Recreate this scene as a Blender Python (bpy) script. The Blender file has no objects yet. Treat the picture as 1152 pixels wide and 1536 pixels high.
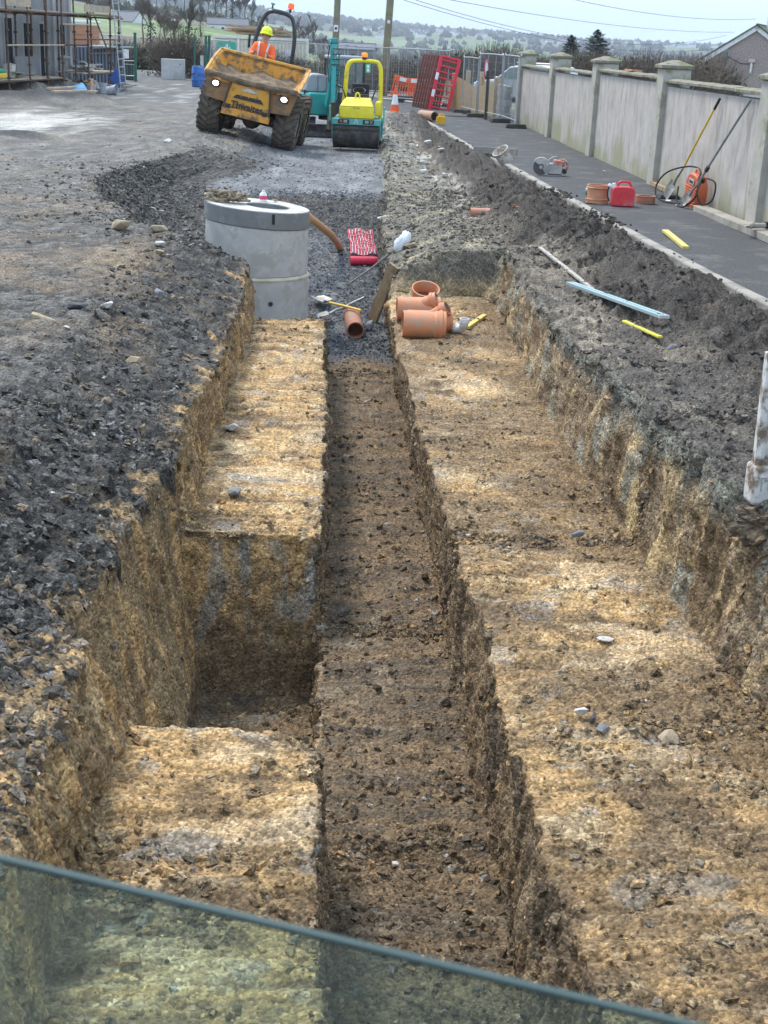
import bpy, bmesh, math, random, time
import numpy as np
from mathutils import Vector, Matrix, Euler
T0=time.time()
random.seed(5); RNG=np.random.RandomState(7)
SC=bpy.context.scene; COL=SC.collection
R=math.radians
# ================= camera, sky, sun, exposure =================
cd=bpy.data.cameras.new('camera'); cam=bpy.data.objects.new('camera',cd); COL.objects.link(cam); SC.camera=cam
cd.sensor_fit='VERTICAL'; cd.sensor_height=36.; cd.sensor_width=27.; cd.lens=48.; cd.clip_start=.05; cd.clip_end=12000
cam.matrix_world=Matrix.Translation((0,0,2.3))@(Matrix.Rotation(-0.0540472,4,'Z')@Matrix.Rotation(math.pi/2-0.3326368,4,'X')@Matrix.Rotation(0.0439823,4,'Z'))
cd.dof.use_dof=True; cd.dof.focus_distance=13.; cd.dof.aperture_fstop=12.
W=bpy.data.worlds.new('World'); SC.world=W; W.use_nodes=True
nt=W.node_tree; nt.nodes.clear()
wo=nt.nodes.new('ShaderNodeOutputWorld'); bg=nt.nodes.new('ShaderNodeBackground'); sk=nt.nodes.new('ShaderNodeTexSky')
SUN_EL,SUN_AZ=58.,-38.     # azimuth measured from +Y towards +X
sk.sky_type='NISHITA'; sk.sun_disc=False; sk.sun_elevation=R(SUN_EL); sk.sun_rotation=R(SUN_AZ)
sk.dust_density=2.; sk.air_density=1.; sk.ozone_density=1.
tc=nt.nodes.new('ShaderNodeTexCoord'); mp=nt.nodes.new('ShaderNodeMapping'); mp.inputs['Scale'].default_value=(1,1,4)
cn=nt.nodes.new('ShaderNodeTexNoise'); cn.inputs['Scale'].default_value=2.2; cn.inputs['Detail'].default_value=5; cn.inputs['Roughness'].default_value=.5
cr=nt.nodes.new('ShaderNodeMapRange'); cr.inputs['From Min'].default_value=.3; cr.inputs['From Max'].default_value=.7; cr.inputs['To Min'].default_value=.80; cr.inputs['To Max'].default_value=.97
mx=nt.nodes.new('ShaderNodeMix'); mx.data_type='RGBA'; mx.inputs['B'].default_value=(4.5,5.7,7.2,1)
L=nt.links.new
L(tc.outputs['Generated'],mp.inputs['Vector']); L(mp.outputs[0],cn.inputs['Vector']); L(cn.outputs['Fac'],cr.inputs['Value']); L(cr.outputs[0],mx.inputs['Factor'])
L(sk.outputs[0],mx.inputs['A']); L(mx.outputs['Result'],bg.inputs['Color']); bg.inputs['Strength'].default_value=.1; L(bg.outputs[0],wo.inputs['Surface'])
sl=bpy.data.lights.new('sun','SUN'); sl.energy=1.5; sl.angle=R(16); sl.color=(1,.96,.9); so=bpy.data.objects.new('sun',sl); COL.objects.link(so)
so.rotation_euler=(R(90-SUN_EL),0,R(180-SUN_AZ)); so.location=(-20,20,40)
SC.view_settings.view_transform='Standard'; SC.view_settings.look='None'; SC.view_settings.exposure=1.3; SC.view_settings.gamma=1.; SC.view_settings.use_curve_mapping=False
SC.cycles.max_bounces=6; SC.cycles.diffuse_bounces=3; SC.cycles.transmission_bounces=6; SC.cycles.volume_bounces=0; SC.cycles.transparent_max_bounces=8
try: SC.cycles.volume_step_rate=5
except Exception: pass

# ================= materials =================
MATS={}
def mat(name,col,rough=.7,metal=0.,var=.12,vs=6.,dirt=None,ds=3.,dt=.55,bump=.0,bs=40.,spec=.4,stretch=None,emit=None,speck=0.,coat=0.):
    """procedural painted / natural surface: base colour, tonal variation, dirt patches, relief"""
    if name in MATS: return MATS[name]
    m=bpy.data.materials.new(name); m.use_nodes=True; n=m.node_tree.nodes; l=m.node_tree.links.new; b=n['Principled BSDF']
    b.inputs['Roughness'].default_value=rough; b.inputs['Metallic'].default_value=metal; b.inputs['Specular IOR Level'].default_value=spec
    t=n.new('ShaderNodeTexCoord'); src=t.outputs['Object']
    if stretch:
        q=n.new('ShaderNodeMapping'); q.inputs['Scale'].default_value=stretch; l(src,q.inputs['Vector']); src=q.outputs[0]
    no=n.new('ShaderNodeTexNoise'); no.inputs['Scale'].default_value=vs; no.inputs['Detail'].default_value=6; no.inputs['Roughness'].default_value=.62; l(src,no.inputs['Vector'])
    mr=n.new('ShaderNodeMapRange'); mr.inputs['From Min'].default_value=.25; mr.inputs['From Max'].default_value=.75; mr.inputs['To Min'].default_value=1-var*1.6; mr.inputs['To Max'].default_value=1+var*1.6; l(no.outputs['Fac'],mr.inputs['Value'])
    mu=n.new('ShaderNodeVectorMath'); mu.operation='SCALE'; mu.inputs[0].default_value=col[:3]; l(mr.outputs[0],mu.inputs['Scale']); out=mu.outputs[0]
    if dirt:
        d=n.new('ShaderNodeTexNoise'); d.inputs['Scale'].default_value=ds; d.inputs['Detail'].default_value=7; d.inputs['Roughness'].default_value=.7; l(t.outputs['Object'],d.inputs['Vector'])
        dr=n.new('ShaderNodeMapRange'); dr.interpolation_type='SMOOTHSTEP'; dr.inputs['From Min'].default_value=dt-.06; dr.inputs['From Max'].default_value=dt+.08; l(d.outputs['Fac'],dr.inputs['Value'])
        mi=n.new('ShaderNodeMix'); mi.data_type='RGBA'; l(dr.outputs[0],mi.inputs['Factor']); l(out,mi.inputs['A']); mi.inputs['B'].default_value=(*dirt[:3],1); out=mi.outputs['Result']
    l(out,b.inputs['Base Color'])
    if bump:
        bn=n.new('ShaderNodeTexNoise'); bn.inputs['Scale'].default_value=bs; bn.inputs['Detail'].default_value=5; l(src,bn.inputs['Vector'])
        bu=n.new('ShaderNodeBump'); bu.inputs['Strength'].default_value=bump; bu.inputs['Distance'].default_value=.01; l(bn.outputs['Fac'],bu.inputs['Height']); l(bu.outputs[0],b.inputs['Normal'])
    if emit: b.inputs['Emission Color'].default_value=(*emit[:3],1); b.inputs['Emission Strength'].default_value=emit[3]
    MATS[name]=m; return m

# ================= mesh helpers =================
def xf(loc=(0,0,0),rot=(0,0,0)): return Matrix.Translation(loc)@Euler(rot).to_matrix().to_4x4()
class G:
    def __init__(s): s.v=[]; s.f=[]
    def add(s,vs,fs,M=None):
        o=len(s.v)
        s.v+= [tuple(M@Vector(p)) for p in vs] if M else [tuple(p) for p in vs]
        s.f+=[tuple(i+o for i in f) for f in fs]; return s
    def box(s,c,d,rot=(0,0,0),M=None,tp=(1,1)):
        x,y,z=d[0]/2,d[1]/2,d[2]/2; m=xf(c,rot)
        if M: m=M@m
        a,b=tp
        return s.add([(-x,-y,-z),(x,-y,-z),(x,y,-z),(-x,y,-z),(-x*a,-y*b,z),(x*a,-y*b,z),(x*a,y*b,z),(-x*a,y*b,z)],[(0,3,2,1),(4,5,6,7),(0,1,5,4),(1,2,6,5),(2,3,7,6),(3,0,4,7)],m)
    def tube(s,pts,r,n=8,cap=True,M=None,ry=None):
        P=[Vector(p) for p in pts]; k=len(P); rr=r if hasattr(r,'__len__') else [r]*k
        t0=(P[1]-P[0]).normalized(); u=t0.orthogonal().normalized(); vs=[]
        for i,p in enumerate(P):
            t=((P[min(i+1,k-1)]-P[i]).normalized()+(P[i]-P[max(i-1,0)]).normalized())
            t=t.normalized() if t.length>1e-6 else t0
            u=(u-t*u.dot(t)).normalized(); w=t.cross(u)
            for j in range(n):
                a=2*math.pi*j/n; vs.append(p+(u*math.cos(a)+w*math.sin(a))*rr[i])
        fs=[(i*n+j,i*n+(j+1)%n,(i+1)*n+(j+1)%n,(i+1)*n+j) for i in range(k-1) for j in range(n)]
        if cap: fs+=[tuple(range(n-1,-1,-1)),tuple(range((k-1)*n,k*n))]
        return s.add(vs,fs,M)
    def cyl(s,a,b,r,n=16,r2=None,cap=True,M=None): return s.tube([a,b],[r,r if r2 is None else r2],n,cap,M)
    def lathe(s,prof,n=32,M=None,a0=0,a1=2*math.pi):
        full=abs(a1-a0-2*math.pi)<1e-6; m=n if full else n+1; vs=[]
        for (r,z) in prof:
            for j in range(m):
                a=a0+(a1-a0)*j/n; vs.append((r*math.cos(a),r*math.sin(a),z))
        fs=[(i*m+j,i*m+(j+1)%m,(i+1)*m+(j+1)%m,(i+1)*m+j) for i in range(len(prof)-1) for j in range(m if full else n)]
        return s.add(vs,fs,M)
    def prism(s,poly,a,b,M=None,axis='y'):
        """closed 2-D polygon extruded from a to b along an axis"""
        k=len(poly)
        def P(p,t): return (p[0],t,p[1]) if axis=='y' else ((t,p[0],p[1]) if axis=='x' else (p[0],p[1],t))
        vs=[P(p,a) for p in poly]+[P(p,b) for p in poly]
        fs=[tuple(range(k)),tuple(range(2*k-1,k-1,-1))]+[(i,i+k,(i+1)%k+k,(i+1)%k) for i in range(k)]
        return s.add(vs,fs,M)
    def sphere(s,c,r,n=12,m=8,sc=(1,1,1),M=None):
        prof=[(max(1e-4,r*math.sin(math.pi*i/m)),-r*math.cos(math.pi*i/m)) for i in range(m+1)]
        mm=Matrix.Translation(c)@Matrix.Diagonal((*sc,1)); 
        return s.lathe(prof,n,(M@mm) if M else mm)
    def build(s,name,m,parent=None,smooth=30,bevel=0,seg=2,sub=0):
        me=bpy.data.meshes.new(name); me.from_pydata(s.v,[],s.f)
        bm=bmesh.new(); bm.from_mesh(me); bmesh.ops.recalc_face_normals(bm,faces=bm.faces); bm.to_mesh(me); bm.free()
        me.materials.append(m)
        if smooth:
            me.polygons.foreach_set('use_smooth',[True]*len(me.polygons)); me.set_sharp_from_angle(angle=R(smooth))
        o=bpy.data.objects.new(name,me); COL.objects.link(o)
        if parent: o.parent=parent
        if bevel:
            b=o.modifiers.new('b','BEVEL'); b.width=bevel; b.segments=seg; b.limit_method='ANGLE'; b.angle_limit=R(35); b.harden_normals=False
        return o
def tag(o,label=None,cat=None,group=None,kind=None):
    if label:o['label']=label
    if cat:o['category']=cat
    if group:o['group']=group
    if kind:o['kind']=kind
    return o
def thing(name,label,cat,loc=(0,0,0),rot=(0,0,0),group=None,scale=1):
    o=bpy.data.objects.new(name,None); COL.objects.link(o); o.location=loc; o.rotation_euler=rot; o.scale=(scale,)*3; o.empty_display_size=.2
    return tag(o,label,cat,group)
def copy_tree(o,loc=None,rot=None,label=None,parent=None,scale=None):
    c=o.copy(); COL.objects.link(c)
    if parent: c.parent=parent
    for ch in [x for x in KIDS(o)]: copy_tree(ch,parent=c)
    if loc is not None: c.location=loc
    if rot is not None: c.rotation_euler=rot
    if label: c['label']=label
    if scale is not None: c.scale=scale if hasattr(scale,'__len__') else (scale,)*3
    return c
def KIDS(o): return [x for x in COL.objects if x.parent==o]
def inst(o,name,parent,loc=(0,0,0),rot=(0,0,0),scale=(1,1,1)):
    """same mesh, another object"""
    c=bpy.data.objects.new(name,o.data); COL.objects.link(c); c.parent=parent; c.location=loc; c.rotation_euler=rot; c.scale=scale
    for md in o.modifiers:
        n=c.modifiers.new(md.name,md.type)
        if md.type=='BEVEL': n.width=md.width; n.segments=md.segments; n.limit_method='ANGLE'; n.angle_limit=md.angle_limit
    return c
def bigmesh(name,V,Fq,m,col=None,nside=4,smooth=True):
    me=bpy.data.meshes.new(name); nv=len(V); nf=len(Fq)
    me.vertices.add(nv); me.vertices.foreach_set('co',np.ascontiguousarray(V,np.float32).ravel())
    me.loops.add(nf*nside); me.loops.foreach_set('vertex_index',np.ascontiguousarray(Fq,np.int32).ravel())
    me.polygons.add(nf); me.polygons.foreach_set('loop_start',np.arange(0,nf*nside,nside,dtype=np.int32))
    try: me.polygons.foreach_set('loop_total',np.full(nf,nside,dtype=np.int32))
    except Exception: pass
    me.polygons.foreach_set('use_smooth',np.full(nf,smooth))
    me.update(calc_edges=True)
    if col is not None:
        a=me.color_attributes.new('tint','FLOAT_COLOR','POINT'); c4=np.ones((nv,4),np.float32); c4[:,:3]=col; a.data.foreach_set('color',c4.ravel())
    me.materials.append(m); o=bpy.data.objects.new(name,me); COL.objects.link(o); return o

# ================= numpy noise =================
_perm=RNG.permutation(256).astype(np.int64); _perm=np.concatenate([_perm,_perm,_perm])
_gr=RNG.normal(size=(256,3)); _gr/=np.linalg.norm(_gr,axis=1)[:,None]; _gr=_gr.astype(np.float32)
def pn(x,y,z):
    xi=np.floor(x);yi=np.floor(y);zi=np.floor(z); xf_=(x-xi).astype(np.float32);yf=(y-yi).astype(np.float32);zf=(z-zi).astype(np.float32)
    xi=xi.astype(np.int64)&255;yi=yi.astype(np.int64)&255;zi=zi.astype(np.int64)&255
    u=xf_*xf_*(3-2*xf_);v=yf*yf*(3-2*yf);w=zf*zf*(3-2*zf); r=0
    for dx in (0,1):
        px=_perm[xi+dx]
        for dy in (0,1):
            py=_perm[px+yi+dy]
            for dz in (0,1):
                g=_gr[_perm[py+zi+dz]]
                d=g[...,0]*(xf_-dx)+g[...,1]*(yf-dy)+g[...,2]*(zf-dz)
                r=r+d*(u if dx else 1-u)*(v if dy else 1-v)*(w if dz else 1-w)
    return r*1.5
def fbm(x,y,z,o=4,g=.5):
    a=1.;r=0;t=0
    for i in range(o):
        r=r+a*pn(x*2**i+i*17.3,y*2**i+i*9.1,z*2**i+i*3.7); t+=a; a*=g
    return r/t*1.5
def cell(x,y,z):
    """jagged cell noise: distance to the nearest point and that point's random value"""
    xi=np.floor(x).astype(np.int64);yi=np.floor(y).astype(np.int64);zi=np.floor(z).astype(np.int64)
    best=np.full(x.shape,9.,np.float32); val=np.zeros(x.shape,np.float32)
    for dx in (-1,0,1):
        for dy in (-1,0,1):
            for dz in (-1,0,1):
                h=_perm[_perm[_perm[(xi+dx)&255]+((yi+dy)&255)]+((zi+dz)&255)]
                px=xi+dx+(h*37%256)/256.;py=yi+dy+(h*91%256)/256.;pz=zi+dz+(h*151%256)/256.
                d=((px-x)**2+(py-y)**2+(pz-z)**2).astype(np.float32); m=d<best
                best=np.where(m,d,best); val=np.where(m,(h*73%256)/256.,val)
    return np.sqrt(best),val
def sm(a,b,x): t=np.clip((x-a)/(b-a),0,1); return t*t*(3-2*t)
# ================= the ground sheet =================
# ---- ground profile: stations along y, 15 control points (x, z) each ----
def kx(y): return np.interp(y,[-3,2,5,13,14.6,18,28,33,44,60],[5.2,5.0,4.8,4.39,4.27,4.10,3.72,3.42,3.04,2.6])
def _st():
    S=[]
    def st(y,*p):
        e=3+.42*max(y,4)
        k=float(kx(y))
        S.append((y,[(-60-e,0.0 if y<45 else .02),(-e,0.0)]+list(p)+[(k-.02,-.10 if y<44 else -.03),(k+.35,-.07 if y<44 else -.03),(90.,-.07)]))
    #         2 crest      3 brow       4 shelfL     5 shelfR     6 trL        7 trR        8 rshL      9 rshR      10 walltop   11 toe
    def near(y,s=-.9,b=(-.95,-.32),a=(-.88,),t=-1.6,c=.07):
        rs={0:2.6,5:2.5,6.2:2.36,8:2.2,11.7:2.13,14:2.15,17.4:2.28}
        rt={0:2.7,5:2.55,6.5:2.45,8:2.5,10.2:2.68,13:2.42,15:2.42,17.4:2.46}
        fs=float(np.interp(y,list(rs),list(rs.values()))); ft=float(np.interp(y,list(rt),list(rt.values())))
        rl=float(np.interp(y,[3,6,8.2,10.4,15.4,17.5],[1.09,1.0,.98,.92,.87,.9]))
        ftz=float(np.interp(y,[0,6,8,10,12,15,17.5],[-.02,0,.02,-.03,-.17,-.22,-.22])); st(y,(-1.9,-.0),b,(a[0],s),(c,s),(c+.03,t),(.95,t),(rl,-.9),(fs,-.9),(fs+.13,ftz),(fs+.75,ftz+.0))
    near(-3);near(3.5,b=(-1.02,-.35),a=(-.9,))
    near(5.0,b=(-1.0,-.35),a=(-.9,));near(5.85,c=.05,b=(-1.05,-.4),a=(-.86,))
    near(5.98,c=-.02,b=(-1.2,-.5),a=(-.84,))
    near(6.1,s=-1.8,c=0.02,b=(-1.25,-.55),a=(-.8,)); near(7.6,s=-1.95,c=0.04,b=(-1.12,-.5),a=(-.72,)); near(8.66,s=-2.06,c=0.05,b=(-1.0,-.4),a=(-.76,)); 
    near(8.74,s=-1.25,c=.06,b=(-.97,-.35)); near(8.82,s=-.93,c=.06,b=(-.96,-.35)); near(9.5); near(12,a=(-.82,),b=(-.87,-.42)); near(15.5,a=(-.78,),b=(-.83,-.4))
    near(16.3,a=(-.76,),b=(-.86,-.25))
    f=lambda y: float(np.interp(y,[16.5,17,18.8,20,21.5,23,24.3,26,28,42,47],[-1.6,-1.6,-1.45,-1.2,-1.0,-.82,-.36,-.33,-.31,-.3,0]))
    st(16.6,(-1.5,-.02),(-.95,-.35),(-.8,-1.5),(.07,-1.55),(.1,-1.6),(.95,-1.6),(.9,-.9),(2.25,-.9),(2.42,-.22),(3.,-.22))
    st(17.5,(-2.2,-.03),(-1.7,-.8),(-1.55,-1.5),(.05,-1.55),(.1,-1.6),(.95,-1.6),(.9,-.92),(2.25,-.9),(2.42,-.22),(3.,-.22))
    st(17.95,(-2.4,-.03),(-1.8,-1.),(-1.6,-1.5),(.05,-1.5),(.1,-1.52),(.95,-1.52),(.93,-.85),(2.15,-.86),(2.42,-.22),(3.,-.22))
    st(18.10,(-2.5,-.0),(-1.8,-1.),(-1.6,-1.5),(.05,-1.5),(.1,-1.5),(.95,-1.5),(.97,-.66),(1.55,-.30),(2.35,-.24),(2.95,-.22))
    for y,c2,c3,c4,c7,c8 in ((18.5,(-2.55,0),(-1.85,-.95),(-1.65,-1.45),.95,(.98,-.7)),(20.6,(-3.3,.0),(-2.4,-.8),(-2.0,-1.15),.93,(.97,-.6)),
        (22.6,(-3.65,.0),(-2.9,-.6),(-2.3,-.9),.95,(1.0,-.45)),(24.5,(-3.45,.02),(-2.9,-.4),(-2.2,-.45),1.05,(1.15,-.3)),(26.2,(-3.0,.05),(-2.5,-.25),(-1.9,-.3),1.15,(1.25,-.24)),
        (28.,(-2.6,.08),(-1.9,-.1),(-1.2,-.28),1.2,(1.38,-.2)),(31,(-2.7,.1),(-1.9,.0),(-1.1,-.22),1.35,(1.5,-.16)),(40,(-2.9,.1),(-1.9,.02),(-1.1,-.22),1.4,(1.55,-.12))):
        z=f(y); st(y,c2,c3,c4,(-.5,z),(.1,z),(c7,z),c8,(1.9,c8[1]-.03 if y>24 else -.25),(2.15,-.23),(2.5,-.24))
    st(44,(-3,.05),(-2,.02),(-1.2,-.1),(-.5,-.15),(.1,-.15),(1.3,-.13),(1.5,0.0),(1.9,0.05),(2.2,0.03),(2.5,0))
    st(47,(-3,.02),(-2,0),(-1.2,0),(-.5,0),(.1,0),(1.3,0),(1.5,0.0),(1.9,0.0),(2.2,0.0),(2.4,0))
    st(90,(-3,.0),(-2,0),(-1.2,0),(-.5,0),(.1,0),(1.3,0),(1.5,0.0),(1.9,0.0),(2.2,0.0),(2.4,0))
    Y=np.array([s[0] for s in S]); P=np.array([s[1] for s in S])
    return Y,P
SY,SP=_st()
def ctrl(y):
    y=np.asarray(y,float); out=np.empty(y.shape+(SP.shape[1],2))
    for j in range(SP.shape[1]):
        for k in (0,1): out[...,j,k]=np.interp(y,SY,SP[:,j,k])
    return out
def zt(x,y):
    c=ctrl(y); return float(np.interp(x,np.maximum.accumulate(c[:,0]),c[:,1]))

def terrain_material(name,grain=55.,amp=.42,bump=.85,rough=.85):
    m=bpy.data.materials.new(name); m.use_nodes=True; n=m.node_tree.nodes; l=m.node_tree.links.new; b=n['Principled BSDF']
    b.inputs['Specular IOR Level'].default_value=.18
    a=n.new('ShaderNodeVertexColor'); a.layer_name='tint'; t=n.new('ShaderNodeTexCoord')
    no=n.new('ShaderNodeTexNoise'); no.inputs['Scale'].default_value=grain; no.inputs['Detail'].default_value=8; no.inputs['Roughness'].default_value=.7; l(t.outputs['Object'],no.inputs['Vector'])
    r1=n.new('ShaderNodeMapRange'); r1.inputs['From Min'].default_value=.3; r1.inputs['From Max'].default_value=.7; r1.inputs['To Min'].default_value=1-amp*1.3; r1.inputs['To Max'].default_value=1+amp*1.3; l(no.outputs['Fac'],r1.inputs['Value'])
    vo=n.new('ShaderNodeTexVoronoi'); vo.inputs['Scale'].default_value=grain*1.1; vo.inputs['Randomness'].default_value=1; l(t.outputs['Object'],vo.inputs['Vector'])
    sp=n.new('ShaderNodeSeparateColor'); l(vo.outputs['Color'],sp.inputs[0])
    r2=n.new('ShaderNodeMapRange'); r2.inputs['To Min'].default_value=1-amp; r2.inputs['To Max'].default_value=1+amp; l(sp.outputs[0],r2.inputs['Value'])
    r3=n.new('ShaderNodeMapRange'); r3.inputs['From Min'].default_value=.93; r3.inputs['From Max'].default_value=1.; r3.inputs['To Min'].default_value=0; r3.inputs['To Max'].default_value=.9; l(sp.outputs[1],r3.inputs['Value'])
    m1=n.new('ShaderNodeMath'); m1.operation='MULTIPLY'; l(r1.outputs[0],m1.inputs[0]); l(r2.outputs[0],m1.inputs[1])
    m2=n.new('ShaderNodeMath'); m2.operation='ADD'; l(m1.outputs[0],m2.inputs[0]); l(r3.outputs[0],m2.inputs[1])
    n9=n.new('ShaderNodeTexNoise'); n9.inputs['Scale'].default_value=grain*.17; n9.inputs['Detail'].default_value=5; n9.inputs['Roughness'].default_value=.75; l(t.outputs['Object'],n9.inputs['Vector'])
    r9=n.new('ShaderNodeMapRange'); r9.inputs['From Min'].default_value=.3; r9.inputs['From Max'].default_value=.7; r9.inputs['To Min'].default_value=1-amp*.85; r9.inputs['To Max'].default_value=1+amp*.85; l(n9.outputs['Fac'],r9.inputs['Value']); m9=n.new('ShaderNodeMath'); m9.operation='MULTIPLY'; l(m2.outputs[0],m9.inputs[0]); l(r9.outputs[0],m9.inputs[1]); m2=m9
    sc=n.new('ShaderNodeVectorMath'); sc.operation='SCALE'; l(a.outputs[0],sc.inputs[0]); l(m2.outputs[0],sc.inputs['Scale']); l(sc.outputs[0],b.inputs['Base Color'])
    r4=n.new('ShaderNodeMapRange'); r4.inputs['To Min'].default_value=rough-.3; r4.inputs['To Max'].default_value=rough+.1; l(no.outputs['Fac'],r4.inputs['Value']); l(r4.outputs[0],b.inputs['Roughness'])
    ad=n.new('ShaderNodeMath'); ad.operation='MULTIPLY_ADD'; ad.inputs[1].default_value=-.6; l(vo.outputs['Distance'],ad.inputs[0]); l(no.outputs['Fac'],ad.inputs[2])
    bu=n.new('ShaderNodeBump'); bu.inputs['Strength'].default_value=bump; bu.inputs['Distance'].default_value=.02; l(ad.outputs[0],bu.inputs['Height']); l(bu.outputs[0],b.inputs['Normal'])
    return m
GMAT=terrain_material('excavated_earth')
# rows follow the depression angle so that they are evenly dense for a standing viewer; more rows on the faces that cross the trench
th=np.linspace(R(46),R(3.1),610); rows=3.6/np.tan(th)
rows=np.concatenate([rows[rows<70],np.linspace(8.62,8.86,70),np.linspace(5.84,6.12,30),np.linspace(17.4,18.2,40),np.linspace(16.25,16.65,30),np.linspace(18.3,25.5,110),[-3,0,2,3],[75,90]]); rows=np.unique(np.round(rows,4))
rows=rows[np.concatenate([[True],np.diff(rows)>.0009])]
segn=[3,55,85,62,100,50,96,62,125,72,58,80,3,2]   # columns between neighbouring control points
CP=ctrl(rows); NR=len(rows); cols=[]; seg=[]
for j,k in enumerate(segn):
    t=np.linspace(0,1,k,endpoint=False)
    if j==1: t=1-(1-t)**1.8
    cols.append(CP[:,j,None,:]*(1-t)[None,:,None]+CP[:,j+1,None,:]*t[None,:,None]); seg.append(j+t)
cols.append(CP[:,-1:,:]); seg.append(np.array([len(segn)*1.]))
XZ=np.concatenate(cols,1); SEG=np.concatenate(seg); NC=XZ.shape[1]
X=XZ[...,0].copy(); Z=XZ[...,1].copy(); Yg=np.repeat(rows[:,None],NC,1).copy(); S=np.repeat(SEG[None],NR,0)
# the bucket never cuts dead straight: every edge wanders on its own
E_=.035*fbm(Yg*.9,S*1.6+4,Yg*0,4,.6)+.02*pn(Yg*6,S*2.2,Yg*0+3); inn=sm(1.6,2.6,S)*(1-sm(10.5,11.5,S))*(1-sm(30,40,Yg))*(1-.55*((S>6.4)&(S<8.5))); X+=E_*inn*1.3; lip=sm(.15,.6,pn(Yg*1.7+5,np.round(S)*3.7,Yg*0))*np.exp(-((S-np.round(S))/.16)**2)*((np.round(S)==4)|(np.round(S)==5)|(np.round(S)==8)|(np.round(S)==10)|(np.round(S)==3)); Z-=.07*lip*(Yg<17)*(Z>-1.3)
# round the sharp profile a little along each row
for _ in range(3):
    X[:,1:-1]=.25*X[:,:-2]+.5*X[:,1:-1]+.25*X[:,2:]; Z[:,1:-1]=.25*Z[:,:-2]+.5*Z[:,1:-1]+.25*Z[:,2:]
def normals(X,Y,Z):
    P=np.stack([X,Y,Z],-1); du=np.gradient(P,axis=1); dv=np.gradient(P,axis=0); n=np.cross(du,dv); n/=np.linalg.norm(n,axis=-1)[...,None]+1e-9; return n
Nn=normals(X,Yg,Z)
flat=np.clip(Nn[...,2],0,1); wallness=1-sm(.35,.8,flat)
act=sm(.6,1.6,S)*(1-sm(11.9,12.3,S))                      # displaced only between the view edge and the kerb
site=1-sm(46,50,Yg)
F1=fbm(X*1.3,Yg*1.3,Z*1.3,4); F2=fbm(X*7,Yg*7,Z*7,4); F3=fbm(X*28,Yg*28,Z*28,3,.6)
c1,v1=cell(X*9,Yg*9,Z*9+.3*F2); c2,v2=cell(X*24,Yg*24,Z*24)
shale=sm(.9,1.1,S)*(1-sm(2.9,3.1,S)); 
amp=.05*F1+.018*F2+.009*F3
amp=amp+(.028*(v1-.5)+.02*(.5-c1))*(.35+.65*shale)+.012*(v2-.5)*(.6+.6*shale)
darkbank=sm(10.8,11.2,S)*(1-sm(12.,12.2,S)); amp=amp+darkbank*(.085*fbm(X*3.2,Yg*3.2,Z*4,4,.6)+.05*(v1-.5))
# bucket-teeth grooves down the walls, scrape ridges across the floors
gro=fbm(Yg*9+F1*.8,X*2,Z*.9,3,.6); fis=pn(Yg*23+X*3,X*1.,Z*1.6)
amp=amp+wallness*(.045*gro+.018*fis)*(1-shale*.7)
scr=fbm(X*1.0,Yg*9+.6*F1,Z*1.,3,.55); amp=amp+(1-wallness)*.032*scr*((S>4)&(S<9.2)&(Yg<17.5))
blk=((S>4.9)&(S<7.2)&(Yg<17.2)); 
tri=sm(.55,.9,fbm(X*.6,Yg*1.8+3,Z*0+5,2)); amp=amp-.05*tri*((S>8)&(S<9.1)&(Yg<17))
# road formation is rolled flat; ground further off too
amp=amp+((S>7)&(S<10.2))*sm(17.6,18,Yg)*.05*fbm(X*2.5,Yg*2.5,Z*2.5,4)
amp=amp+((S>9.9)&(S<11.2))*(Yg<17)*(.07*fbm(X*3.5,Yg*3.5,Z*3,4,.6)+.03*(v1-.5))
roll=sm(24,25.5,Yg)*sm(3.6,4.2,S)*(1-sm(7.6,8.0,S)); amp=amp*(1-.82*roll)
far=sm(27,40,Yg); left=1-sm(2.,2.6,S); amp=amp*(1-.55*far*left)
# ruts and pushed-up spoil on the left, a low berm along the scaffold
rut=left*sm(17,24,Yg)*.05*pn(X*1.3+Yg*.25,Yg*.12,X*0+2); 
berm=np.exp(-((Yg-(43.5+.25*(X+8)+1.2*np.sin(X*.7)))/1.5)**2)*sm(-6.,-7.5,X)*.38*(1+.3*F2)
berm2=np.exp(-((Yg-(29.5+.3*(X+6)))/.9)**2)*sm(-5.,-6.5,X)*.16*(1+.6*F2)
heap=np.exp(-((X-2.3)/.45)**2-((Yg-41.5)/4.5)**2)*.22*(1+.5*F2)
heap2=np.exp(-((S-11.5)/.42)**2)*.19*(1+1.3*F1+.5*F2)*(1-sm(42,46,Yg))
far_cut=1-sm(60,70,Yg)
amp=amp*act*site
P=np.stack([X,Yg,Z],-1)+Nn*amp[...,None]; P[...,2]+=(rut+berm+berm2)*act*far_cut+(heap+heap2)*act
PX,PY,PZ=P[...,0],P[...,1],P[...,2]
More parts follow.
